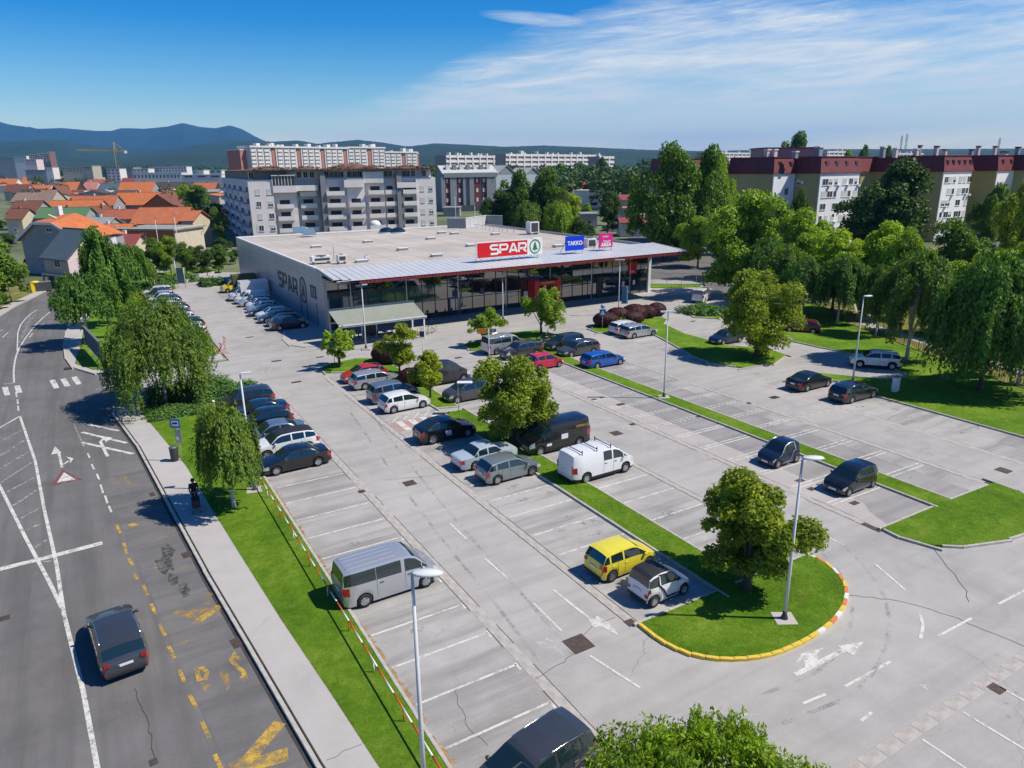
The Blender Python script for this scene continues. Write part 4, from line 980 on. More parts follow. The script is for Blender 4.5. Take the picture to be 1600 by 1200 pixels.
# bicycles at the awning end
def bicycle(x, y, rz, lb, m):
    o = thing('bicycle', lb, 'bicycle', (x, y, .055), rz, 'bicycles parked at the awning end')
    for wx in (-.52,.52):
        b = MB(); b.tube([(wx+.33*math.cos(t), 0, .34+.33*math.sin(t)) for t in [k*math.pi/8 for k in range(17)]], .02, 5)
        w_ = b.obj('wheel', M_TYRE_, o)
    MB().tube([(-.52,0,.34),(-.1,0,.34),(.38,0,.78),(-.2,0,.8),(-.1,0,.34)], .018, 5).tube([(.52,0,.34),(.36,0,.9)], .018, 5).tube([(-.52,0,.34),(-.2,0,.78)], .012, 5).obj('frame', m, o)
    MB().box(-.36,-.1,-.06,.06,.92,.97).bar((-.22,0,.78),(-.23,0,.93),.025).obj('saddle', M_WIRE, o); MB().tube([(.30,-.28,1.0),(.38,0,.95),(.30,.28,1.0)], .015, 5).obj('handlebar', M_WIRE, o)
M_TYRE_ = plain('bicycle_tyre', (0.02,0.02,0.02), .8)
for i, (x, y, rz) in enumerate(((34.0,77.2,.5),(34.8,77.8,.7),(33.6,78.4,.3))): bicycle(x, y, rz, ['bicycle nearest the right awning post','bicycle leaning right of the awning post','bicycle just under the awning end'][i], (M_GREYM, M_WHT, M_WIRE)[i])
# menu board frame by the lamp
o = thing('display_board', 'dark upright board in a white frame before the awning', 'sign board', (*g(578,528), 0.0))
MB().box(-.95,-.83,-.06,.06,0,3.0).box(.83,.95,-.06,.06,0,3.0).box(-.83,.83,-.06,.06,2.9,3.0).obj('frame', M_WHT, o); MB().box(-.8,.8,-.03,.03,.35,2.88).obj('board', rough_mat('poster_dark', (0.05,0.055,0.06), .8, 4), o)
# ================================================================== trees and shrubs
LM = dict(
 lime=leaf_mat('lime_leaves', (0.204,0.275,0.025), .42, .30), fresh=leaf_mat('fresh_leaves', (0.223,0.342,0.031), .42, .30), yellow=leaf_mat('yellow_green_leaves', (0.324,0.317,0.031), .40, .32, (1.2,1.05,.6)),
 birch=leaf_mat('birch_leaves', (0.136,0.221,0.034), .42, .30), willow=leaf_mat('willow_leaves', (0.098,0.205,0.031), .45, .25), dark=leaf_mat('dark_leaves', (0.058,0.115,0.022), .45, .18),
 mid=leaf_mat('mid_green_leaves', (0.107,0.192,0.025), .45, .22), bright=leaf_mat('bright_leaves', (0.301,0.418,0.029), .4, .32), juniper=leaf_mat('juniper_needles', (0.079,0.169,0.037), .45, .12), purple=leaf_mat('purple_leaves', (0.068,0.021,0.022), .4, .08, (1.3,1.1,1.1)),
 gold=leaf_mat('golden_leaves', (0.263,0.333,0.028), .4, .3), flower=leaf_mat('pale_blossom', (0.479,0.380,0.260), .4, .2))
M_BARK = rough_mat('tree_bark', (0.085,0.065,0.050), .4, 3, .95, bump=.6, stretch=(1,1,.3))
M_BIRCHBARK = rough_mat('birch_bark', (0.50,0.48,0.44), .45, 4, .85, stretch=(1,1,2.5), tint=(.4,.4,.4))
def leaves(cen, nrm, size, aspect=1.7, rs=None, hang=False):
    """diamond leaves facing roughly along nrm; hang: their long axis points down"""
    rs = rs or NR; n = len(cen)
    nr = nrm/np.maximum(1e-6, np.linalg.norm(nrm, axis=1))[:, None]
    a = rs.normal(0, 1, (n, 3))
    if hang: a = a*.35+np.array([0, 0, -1.])
    a -= (a*nr).sum(1)[:, None]*nr; a /= np.maximum(1e-6, np.linalg.norm(a, axis=1))[:, None]
    b = np.cross(nr, a); s = size*rs.uniform(.65, 1.25, n)
    A = a*(s*aspect/2)[:, None]; B = b*(s/2)[:, None]
    return np.stack([cen-A, cen+B, cen+A, cen-B], 1)
def rand_dir(n, rs): v = rs.normal(0, 1, (n, 3)); return v/np.linalg.norm(v, axis=1)[:, None]
def crown_broad(h, r, z0, n, leaf, seed, clumps=46, lobes=0.30, flat=1.0, top_pow=1.0):
    """leafy boughs of uneven size between z0 and h, with gaps between them; returns quads and bough centres"""
    rs = np.random.RandomState(seed); hc = (h-z0)/2; zc = z0+hc
    main = max(9, clumps//5); dm = rand_dir(main, rs); dm[:, 2] = dm[:, 2]*.85+.08
    M_ = dm*rs.uniform(.40, .62, main)[:, None]; k0 = rs.randint(0, main, clumps)
    C_ = M_[k0]+rand_dir(clumps, rs)*rs.uniform(.12, .46, clumps)[:, None]
    ln = np.linalg.norm(C_, axis=1); C_ *= np.minimum(1, .92/np.maximum(ln, .01))[:, None]
    C_ = C_*np.array([r, r, hc]); C_[:, 2] += zc; C_[:, 2] = np.clip(C_[:, 2], z0+.10*hc, h-.12*hc)
    cr = rs.uniform(.13, .31, clumps)*min(r, hc)*1.05
    k = rs.choice(clumps, n, p=cr**2/(cr**2).sum()); u = rand_dir(n, rs)
    u[:, 2] = np.where(u[:, 2] < -.35, -u[:, 2]*.4, u[:, 2])
    rr = rs.uniform(.45, 1.12, n)**.6
    cen = C_[k]+u*(cr[k]*rr)[:, None]*np.array([1.08, 1.08, .72*flat])
    cen[:, 2] -= .10*r*(np.hypot(cen[:, 0], cen[:, 1])/r)**2*rs.uniform(0, 1, n)
    _q = np.percentile(np.hypot(cen[:, 0], cen[:, 1]), 98.5); _f = r/_q; cen[:, :2] *= _f
    _a, _b = np.percentile(cen[:, 2], (1, 99.7)); cen[:, 2] = z0+(cen[:, 2]-_a)*(h-z0)/(_b-_a)
    C_[:, :2] *= _f; C_[:, 2] = z0+(C_[:, 2]-_a)*(h-z0)/(_b-_a)
    nr = u*.55+rs.normal(0, .60, (n, 3))+np.array([0, 0, .35])
    return leaves(cen, nr, leaf, 1.6, rs), C_
def crown_weep(h, r, z0, strands, per, leaf, seed, droop=(.30,.85), top=.55):
    """curtains of hanging shoots gathered in bunches, ragged at the lower rim"""
    rs = np.random.RandomState(seed); out = []; N_ = []; nb = max(22, strands//13)
    ba = rs.uniform(0, 2*np.pi, nb); bq = rs.uniform(0.02, 1, nb)**.55; bln = rs.uniform(droop[0], droop[1], nb); bh = rs.uniform(-.10, .05, nb)
    bulge = (1+.20*np.sin(ba*2+seed)+.14*np.sin(ba*5+seed*2)); br_ = r*.74*bq*bulge
    bx, by = br_*np.cos(ba), br_*np.sin(ba); bz = h-(h-z0)*(1-top)*bq**2.0+bh*(h-z0); bz = np.minimum(bz, h*.985)
    which = rs.randint(0, nb, strands); tg = np.c_[bx*.75, by*.75, bz-.35]
    for i in range(strands):
        b = which[i]; a = ba[b]; w = .115*r
        x0 = bx[b]+rs.normal(0, w*.55); y0 = by[b]+rs.normal(0, w*.55); zt = bz[b]+rs.normal(0, .03*h)
        ln = bln[b]*rs.uniform(.7, 1.15)*(zt-z0*.8)*(.40+.60*bq[b]); t = rs.uniform(0, 1, per)**.85
        arch = .13*r*np.sin(np.minimum(1, t*3.2)*np.pi/2); sway = rs.normal(0, .07, 2)*ln
        x = x0+np.cos(a)*arch+sway[0]*t+rs.normal(0, leaf*.5, per); y = y0+np.sin(a)*arch+sway[1]*t+rs.normal(0, leaf*.5, per)
        z = zt+.04*h*np.sin(np.minimum(1, t*4)*np.pi)-ln*t+rs.normal(0, leaf*.3, per)
        out.append(np.c_[x, y, z]); N_.append(np.c_[np.full(per, np.cos(a)*.8), np.full(per, np.sin(a)*.8), np.full(per, .45)])
    cen = np.concatenate(out)
    _q = np.percentile(np.hypot(cen[:, 0], cen[:, 1]), 98.5); _f = r/_q; cen[:, :2] *= _f
    _a, _b = np.percentile(cen[:, 2], (1, 99.7)); cen[:, 2] = cen[:, 2]+(h-_b)
    tg[:, :2] *= _f; tg[:, 2] += h-_b
    nr = np.concatenate(N_)+rs.normal(0, .55, (len(cen), 3))
    return leaves(cen, nr, leaf*.82, 3.0, rs, True), tg
def trunk_mesh(name, h, r0, targets, fork, m, seed, lean=(0,0), stems=1):
    rs = random.Random(seed); b = MB()
    for s_ in range(stems):
        a = rs.uniform(0, 6.28); o = (0 if stems == 1 else .5)
        bx, by = o*math.cos(a+s_*2.2), o*math.sin(a+s_*2.2)
        tx, ty = lean[0]+bx*2.2, lean[1]+by*2.2
        pts = [(bx, by, -.15), (bx+tx*.1, by+ty*.1, fork*.35), (bx+tx*.35+rs.uniform(-.05,.05), by+ty*.35, fork), (bx+tx*.7+rs.uniform(-.1,.1), by+ty*.7, fork+(h-fork)*.45), (bx+tx, by+ty, h*.90)]
        b.tube(pts, [r0*1.35, r0, r0*.82, r0*.45, r0*.10], 8)
        tg = list(targets); rs.shuffle(tg)
        for t in tg[:max(5, 15//stems)]:
            z0 = rs.uniform(fork*.85, fork+(h-fork)*.5); k = (z0-fork)/(h-fork)
            st = Vector((bx+tx*(.35+.5*k), by+ty*(.35+.5*k), z0)); e = Vector(t)
            mid = (st+e)/2+Vector((rs.uniform(-.15,.15), rs.uniform(-.15,.15), abs(e.z-st.z)*.12+.05))
            b.tube([st, mid, e], [r0*.42, r0*.26, r0*.06], 5)
    return b.mesh(name, m)
TREE = {}
def tree(kind, label, base, h, r, mat='lime', form='broad', z0=None, n=9000, leaf=.16, seed=1, trunk=.14, cat='tree', group=None, name='tree', bark=None, share=None, **kw):
    """one tree: trunk with limbs, and a crown of leaves; share re-uses a crown already made, turned and scaled"""
    if share and share in TREE:
        src, h0, r0 = TREE[share]
        o = thing(name, label, cat, (base[0], base[1], 0), rng.uniform(0, 6.28), group)
        o.scale = (r/r0, r/r0, h/h0)
        for c in src:
            c2 = link(c.name.split('.')[0], c.data, o)
            if c2.name.startswith('crown'):
                c2.material_slots[0].link = 'OBJECT'; c2.material_slots[0].material = LM[mat]
        return o
    z0 = h*.28 if z0 is None else z0
    o = thing(name, label, cat, (base[0], base[1], 0), 0, group)
    if form == 'broad': Q, T_ = crown_broad(h, r, z0, n, leaf, seed, **kw)
    else: Q, T_ = crown_weep(h, r, z0, max(60, n//34), 34, leaf, seed, **kw)
    cr = link('crown', quads_mesh('crown', Q, LM[mat]), o)
    tr = link('trunk', trunk_mesh('trunk', h*.92, trunk, [tuple(t) for t in T_], max(.5, z0*.9), bark or (M_BIRCHBARK if mat == 'birch' else M_BARK), seed, stems=kw.get('stems', 1)), o)
    if share: TREE[share] = ((cr, tr), h, r)
    return o
W_ = lambda px, base: px*m_per_px(base[0], base[1])
# ---- in the lot
tree('b', 'small round tree on the green corner, first of the small trees before the shop', (20.1,68.2), 3.9, 1.95, 'fresh', n=6500, leaf=.15, seed=3, z0=1.2, trunk=.15, share='small')
tree('b', 'yellow green tree beside the purple bush, above the silver estate car', (24.1,62.2), 4.9, 2.0, 'gold', n=7500, leaf=.15, seed=4, z0=1.2, trunk=.11)
tree('b', 'small yellow green tree on the grass strip between the white hatchback and a grey carrier', (23.7,54.3), 4.2, 1.75, 'gold', n=6500, leaf=.15, seed=5, z0=1.1, trunk=.11)
tree('b', 'big dense round tree standing between the crossing and the black van', (24.3,41.3), 6.5, 3.15, 'lime', n=30000, leaf=.15, seed=6, z0=.75, trunk=.2, clumps=70)
tree('b', 'round tree on the lawn tip nearest the shop entrance', (44.9,69.6), 5.6, 2.55, 'fresh', n=11000, leaf=.16, seed=7, z0=1.2, trunk=.15)
tree('b', 'small bushy tree behind the silver minibus', (37.2,68.4), 4.3, 2.3, 'fresh', n=8500, leaf=.15, seed=8, z0=1.0, trunk=.12)
tree('b', 'large single tree on the curved far island, its shadow on the grass', (57.9,48.9), 8.6, 3.9, 'lime', n=30000, leaf=.19, seed=9, z0=1.4, trunk=.26, clumps=80)
tree('b', 'uneven broad tree on the rounded island tip beside the nearest lamp post', (24.1,19.7), 5.9, 2.85, 'lime', n=38000, leaf=.12, seed=10, z0=.8, trunk=.20, clumps=42, lobes=.1)
tree('w', 'weeping birch with a white stem by the pavement near the bus stop', (5.2,41.2), 6.3, 2.35, 'birch', 'weep', z0=1.5, n=26000, leaf=.105, seed=11, trunk=.11, name='birch_tree', droop=(.5,1.0))
tree('w', 'widest weeping birch, on the corner between the road and the lot entry', (4.0,65.4), 8.8, 5.1, 'birch', 'weep', z0=.6, n=52000, leaf=.125, seed=12, trunk=.16, name='birch_tree', droop=(.6,1.05))
tree('w', 'weeping birch leaning over the billboard on the bend lawn', (-1.2,93.8), 8.0, 3.7, 'willow', 'weep', z0=2.2, n=22000, leaf=.16, seed=13, trunk=.13, name='birch_tree', share='weepS', bark=M_BIRCHBARK)
tree('w', 'tall narrow weeping tree behind the billboard birch', (1.4,104), 12.0, 2.6, 'willow', 'weep', z0=1.5, n=26000, leaf=.2, seed=14, trunk=.2, name='birch_tree', top=.35)
tree('w', 'airy weeping tree left of the far row of cars', (4.4,124), 8.5, 3.6, 'willow', 'weep', share='weepS', name='birch_tree')
tree('w', 'small umbrella shaped birch near the farthest cars of the far row', (8.0,133), 5.2, 2.3, 'birch', 'weep', share='weepS', name='birch_tree')
# foreground birch cut by the lower edge
FGB = at(1105, 1150, 19.0)[:2]; FGH = top_z(FGB, 1178)
tree('w', 'top of a weeping birch rising into the lower edge of the view', FGB, FGH, 3.5, 'fresh', 'weep', z0=.5, n=60000, leaf=.075, seed=15, trunk=.10, name='birch_tree', bark=M_BIRCHBARK, top=.72)
# ---- dark mass left edge
tree('b', 'dark broad tree at the left edge behind the tall lamp post', (-11.9,131.0), 12.5, 4.3, 'mid', n=12000, leaf=.34, seed=16, z0=2.0, trunk=.25, share='bigM')
tree('b', 'low bush under the dark tree at the left edge', (-12.6,126), 4.5, 2.6, 'mid', share='bigM')
# ---- right of the lot
tree('w', 'willow with branches hanging to the ground, on the right lawn', (64.7,30.5), 11.6, 4.8, 'willow', 'weep', z0=.9, n=52000, leaf=.17, seed=17, trunk=.24, name='willow_tree', droop=(.5,1.0))
tree('w', 'birch with a pale stem behind the white off roader', (69.2,39.8), 10.6, 4.5, 'birch', 'weep', z0=1.8, n=36000, leaf=.17, seed=18, trunk=.2, name='birch_tree', share='weepB')
GB = 'tall trees along the right side of the car park'
def T(px, base_py, top_py, w_px, mat, share, label, name='tree', form='broad', grp=None, **kw):
    b_ = g(px, base_py); h = max(3, top_z(b_, top_py)); r = W_(w_px, b_)/2
    return tree('x', label, b_, h, r, mat, form, share=share, name=name, group=grp, **kw)
tree('b', 'x', g(1160,462), 15, 6.5, 'fresh', n=26000, leaf=.32, seed=21, z0=2.5, trunk=.3, share='bigA', clumps=70)['label'] = 'large round bright tree left of the olive apartment wall'
T(1192,478,374,92,'willow','weepB','weeping birch hanging over the white van beyond the big single tree',name='birch_tree')
T(1222,486,386,92,'birch','weepB','weeping birch between the white van and the red car in shade',name='birch_tree')
T(1252,500,405,90,'willow','weepB','slim birch standing right above the shaded red car',name='birch_tree')
T(1308,505,402,95,'willow','weepB','dark weeping tree behind the tall right lamp post',name='birch_tree')
T(1368,525,418,75,'birch','weepB','dark hanging birch between the lamp post and the white off roader',name='birch_tree')
T(1128,436,345,80,'mid','bigA','dark tree at the edge of the back street behind the white van')
T(1245,470,330,95,'fresh','bigA','bright tree in front of the olive gable wall')
T(1300,486,362,100,'bright','bigA','yellow green tree in front of the windowed white facade')
T(1362,490,350,100,'bright','bigA','yellow green tree standing before the big dark tree')
T(1410,500,360,70,'fresh','bigA','fresh green tree just right of the yellow green ones')
T(1480,470,345,90,'mid','bigA','deep green round tree beside the second white facade')
T(1440,520,430,90,'bright','bigA','light green tree behind the fence on the park side')
T(1530,525,395,120,'bright','bigA','light green tree behind the large willow')
T(1590,500,375,110,'bright','bigA','light tree at the right edge above the willow')
T(1602,470,270,70,'gold','bigA','yellow tree at the right edge beyond the apartment blocks')
T(1575,440,285,75,'gold','bigA','golden green tree in front of the last olive wall')
T(1535,415,290,55,'mid','bigA','dark green tree left of the golden one by the last block')
T(1590,600,420,120,'willow','weepB','second willow cut by the right edge of the view',name='willow_tree')
T(1185,420,300,60,'birch','weepB','pale airy birch before the olive gable end',name='birch_tree')
T(1215,425,318,50,'willow','weepB','thin birch before the narrow white wall',name='birch_tree')
T(1240,420,298,36,'mid','weepB','slim upright birch before the second olive wall',name='birch_tree')
# the big dark one between the white facades
tree('b', 'broad dark tree between the two white windowed facades', (150.0,97.0), 19.4, 10.2, 'dark', n=20000, leaf=.5, seed=22, z0=2.5, trunk=.45, share='bigD', clumps=80)
T(1035,408,228,112,'mid','bigD','left one of the two tallest trees behind the shop')
T(1084,404,231,92,'mid','bigD','right one of the two tallest trees behind the shop')
T(1126,398,242,66,'fresh','bigD','lighter tall tree just right of the tallest pair')
T(1062,403,322,75,'mid','bigA','low spreading tree under the tallest pair beside the back street')
T(1090,418,340,70,'fresh','bigA','fresh green tree by the back street verge')
T(1105,398,270,40,'birch','weepB','slender birch right of the tallest pair',name='birch_tree')
T(1227,310,208,66,'mid','bigD','dome shaped tree rising over the maroon roofs')
T(1348,300,228,26,'mid','bigD','small dark tree crown above the maroon roofs, nearer the middle')
T(1385,300,229,24,'mid','bigD','small dark tree crown above the maroon roofs, right one')
T(1320,300,236,30,'fresh','bigD','pale low tree crown above the maroon roofs')
# behind the shop
GK = 'trees in the park behind the shop'
for (px, bp, tp, w, m_, sh, lb) in (
 (800,382,268,70,'mid','bigD','dark green tree touching the red and grey block'),(846,388,265,85,'mid','bigD','big dark tree behind the shop, left of the yellow house'),
 (783,385,300,60,'dark','bigA','dark tree in front of the red and grey block'),(822,392,320,60,'mid','weepB','hanging tree behind the roof fan'),(872,394,318,60,'fresh','weepB','pale willow behind the shop roof, the broadest there'),
 (890,388,305,45,'bright','bigA','bright yellow green tree before the yellow house'),(907,396,340,42,'dark','bigA','small dark tree right of the pale willow'),(949,366,300,38,'dark','bigA','dark bushy tree before the back street cars'),
 (955,352,300,30,'mid','bigA','bush next to the dark bushy tree'),(915,350,318,26,'fresh','bigA','small bush under the balcony house'),(905,291,255,50,'mid','bigD','tree behind the orange roofed houses, left one'),
 (935,291,252,44,'mid','bigD','tree behind the orange roofed houses, middle one'),(962,291,262,50,'dark','bigD','round dark tree behind the orange roofed houses'),(985,291,268,40,'mid','bigD','tree behind the sheds, left of the tallest pair'),
 (868,291,256,40,'fresh','bigD','yellowish tree left of the orange roofed houses'),(940,291,246,22,'dark','bigD','narrow dark tree by the long white block'),
 (315,345,290,50,'mid','bigA','round tree at the lane beside the apartment block'),(289,338,290,45,'fresh','bigA','green tree by the lane left of the round one'),(345,385,325,30,'mid','bigA','dark bush against the grey apartment block'),
 (340,362,318,36,'dark','bigA','leafy tree by the wall of the grey apartment block'),(53,292,277,24,'fresh','bigA','small green tree among the orange roofs')):
    T(px, bp, tp, w, m_, sh, lb)
# bushes closing the side lot
for i, (px, bp, tp, w, m_) in enumerate(((245,428,373,40,'mid'),(268,430,370,36,'fresh'),(292,432,380,38,'mid'),(316,430,385,34,'dark'),(342,425,383,40,'mid'),(222,430,385,34,'willow'),(270,395,366,26,'flower'),(205,440,400,30,'mid'))):
    T(px, bp, tp, w, m_, 'bigA', ['leafy tree behind the side car park, left of the road sign','tallest leafy tree behind the side car park','leafy tree behind the side car park, right of the sign','dark leafy tree behind the low stone wall','leafy tree next to the blind side wall of the shop','thin tree by the pale house corner','blossoming pale tree behind the side car park','low tree behind the farthest parked cars'][i])
for i, (px, bp, tp, w, m_) in enumerate(((8,470,425,40,'mid'),(38,440,412,26,'fresh'),(2,400,372,22,'mid'),(14,385,366,26,'dark'),(3,360,343,20,'mid'),(50,425,408,16,'mid'),(350,400,372,30,'dark'),(368,412,392,22,'mid'))):
    T(px, bp, tp, w, m_, 'bigA', ['bush at the left edge beside the pavement','bush between the pink house and the left edge tree','garden tree left of the tall white house','dark garden tree behind the left edge tree','tree by the dark brown house','shrub before the pink house columns','dark tree beside the lane behind the side lot','shrub by the blind shop wall end'][i])
# ---- low shrubs
def shrub(label, c, rx, ry, h, mat, n, leaf, seed, name='shrub', group=None, ball=False, rotz=0.0):
    rs = np.random.RandomState(seed)
    o = thing(name, label, 'shrub', (c[0], c[1], 0), rotz, group)
    k = 1 if ball else 26
    C_ = np.c_[rs.uniform(-.78,.78,k), rs.uniform(-.78,.78,k), np.zeros(k)] if not ball else np.zeros((1,3))
    rad = rs.uniform(.22,.42,k) if not ball else np.ones(1)
    kk = rs.randint(0, k, n); u = rand_dir(n, rs); u[:, 2] = np.abs(u[:, 2]) if not ball else u[:, 2]
    sc = np.array([rx, ry, h if not ball else h/2])
    if ball:
        cen = u*rs.uniform(.93,1.02,n)[:, None]*sc+np.array([0,0,h/2]); nr = u+rs.normal(0,.25,(n,3))
        cen[:, 2] = np.maximum(cen[:, 2], .02)
    else:
        cen = (C_[kk]+u*np.c_[rad[kk], rad[kk], rs.uniform(.55,1,n)]*rs.uniform(.6,1,n)[:, None])*sc; nr = u*.8+np.array([0,0,.6])+rs.normal(0,.4,(n,3))
        cen[:, 2] = np.maximum(cen[:, 2], .03)
    link('foliage', quads_mesh('foliage', leaves(cen, nr, leaf, 1.5, rs), LM[mat]), o)
    b = MB()
    for j in range(6):
        a = rs.uniform(0, 6.28); b.tube([(0,0,-.05),(math.cos(a)*rx*.3, math.sin(a)*ry*.3, h*.3),(math.cos(a)*rx*.6, math.sin(a)*ry*.6, h*.6)], [.05,.04,.02], 5)
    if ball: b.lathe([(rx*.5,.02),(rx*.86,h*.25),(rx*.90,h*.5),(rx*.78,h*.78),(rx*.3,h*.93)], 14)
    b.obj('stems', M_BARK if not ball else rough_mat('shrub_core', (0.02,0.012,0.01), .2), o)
    return o
shrub('round clipped purple bush behind the yellow green tree', (25.3,67.6), 2.0, 1.7, 2.0, 'purple', 9000, .12, 31, 'purple_shrub', ball=True)
for i, (x, y, r_, h_, lb) in enumerate(((54.2,69.2,1.7,1.8,'leftmost purple clipped bush behind the white estate car'),(56.9,70.2,1.7,1.9,'second purple clipped bush from the left'),(59.4,70.0,1.8,2.1,'tall middle purple clipped bush'),(61.7,70.4,1.4,1.7,'fourth purple clipped bush in the clump'),(63.6,70.6,1.3,1.8,'rightmost small round purple bush'),(58.0,68.8,1.6,1.6,'low purple bush in front of the clump'))):
    shrub(lb, (x,y), r_, r_*.9, h_, 'purple', 6500, .13, 40+i, 'purple_shrub', ball=True)
shrub('small green bush growing among the purple ones', (55.5,67.7), .7, .6, 1.4, 'fresh', 900, .14, 50)
shrub('dark round shrub in the grass strip behind the small yellow green tree', (23.9,58.9), 1.2, 1.2, 1.6, 'purple', 3500, .12, 51, ball=True)
shrub('low green juniper patch beside the white van', (70.4,69.0), 3.1, 3.3, 1.2, 'juniper', 9000, .17, 52, 'juniper_shrub')
shrub('spreading juniper bed behind the charcoal people carrier', (8.6,65.4), 3.6, 2.6, 1.35, 'juniper', 17000, .15, 53, 'juniper_shrub')
shrub('spreading juniper mat below the wide weeping birch', (6.2,61.6), 4.2, 1.7, .75, 'juniper', 14000, .13, 54, 'juniper_shrub')
shrub('tall juniper mound right of the wide weeping birch', (6.0,67.0), 3.6, 2.0, 1.7, 'juniper', 9000, .15, 55, 'juniper_shrub')
shrub('round green bush at the end of the far row of cars', (8.8,87.6), 2.2, 2.2, 1.7, 'juniper', 8000, .17, 56)
shrub('juniper strip behind the farthest parked cars', (8.5,134), 3.8, 2.2, 1.6, 'juniper', 6000, .22, 57, 'juniper_shrub')
shrub('juniper strip before the low stone wall', (13.0,140), 4.0, 2.4, 1.9, 'juniper', 6000, .22, 58, 'juniper_shrub')
shrub('juniper clump in front of the yellow van', (18.2,133.5), 2.3, 3.0, 1.6, 'juniper', 5000, .22, 59, 'juniper_shrub')
shrub('yellowish bush on the bend lawn beside the far row', (5.6,126), 1.5, 1.5, 1.3, 'gold', 2500, .16, 60)
shrub('light bush on the bend lawn at the start of the far row', (3.2,114), 2.6, 3.6, 2.2, 'fresh', 6000, .2, 61)
for i, (x, y) in enumerate(((10.0,13.4),(10.3,12.9),(11.3,14.9))):
    shrub(['weed tuft on a bay line near the cut off people carrier','smaller weed tuft in a crack of the nearest bays','weed tuft close to the gutter at the bottom'][i], (x,y), .22, .16, .16, 'mid', 260, .045, 70+i, 'weed_tuft')
shrub('dark weed growing through the asphalt in the bottom right bays', (24.3,7.3), .45, .35, .35, 'mid', 700, .06, 75, 'weed_tuft')
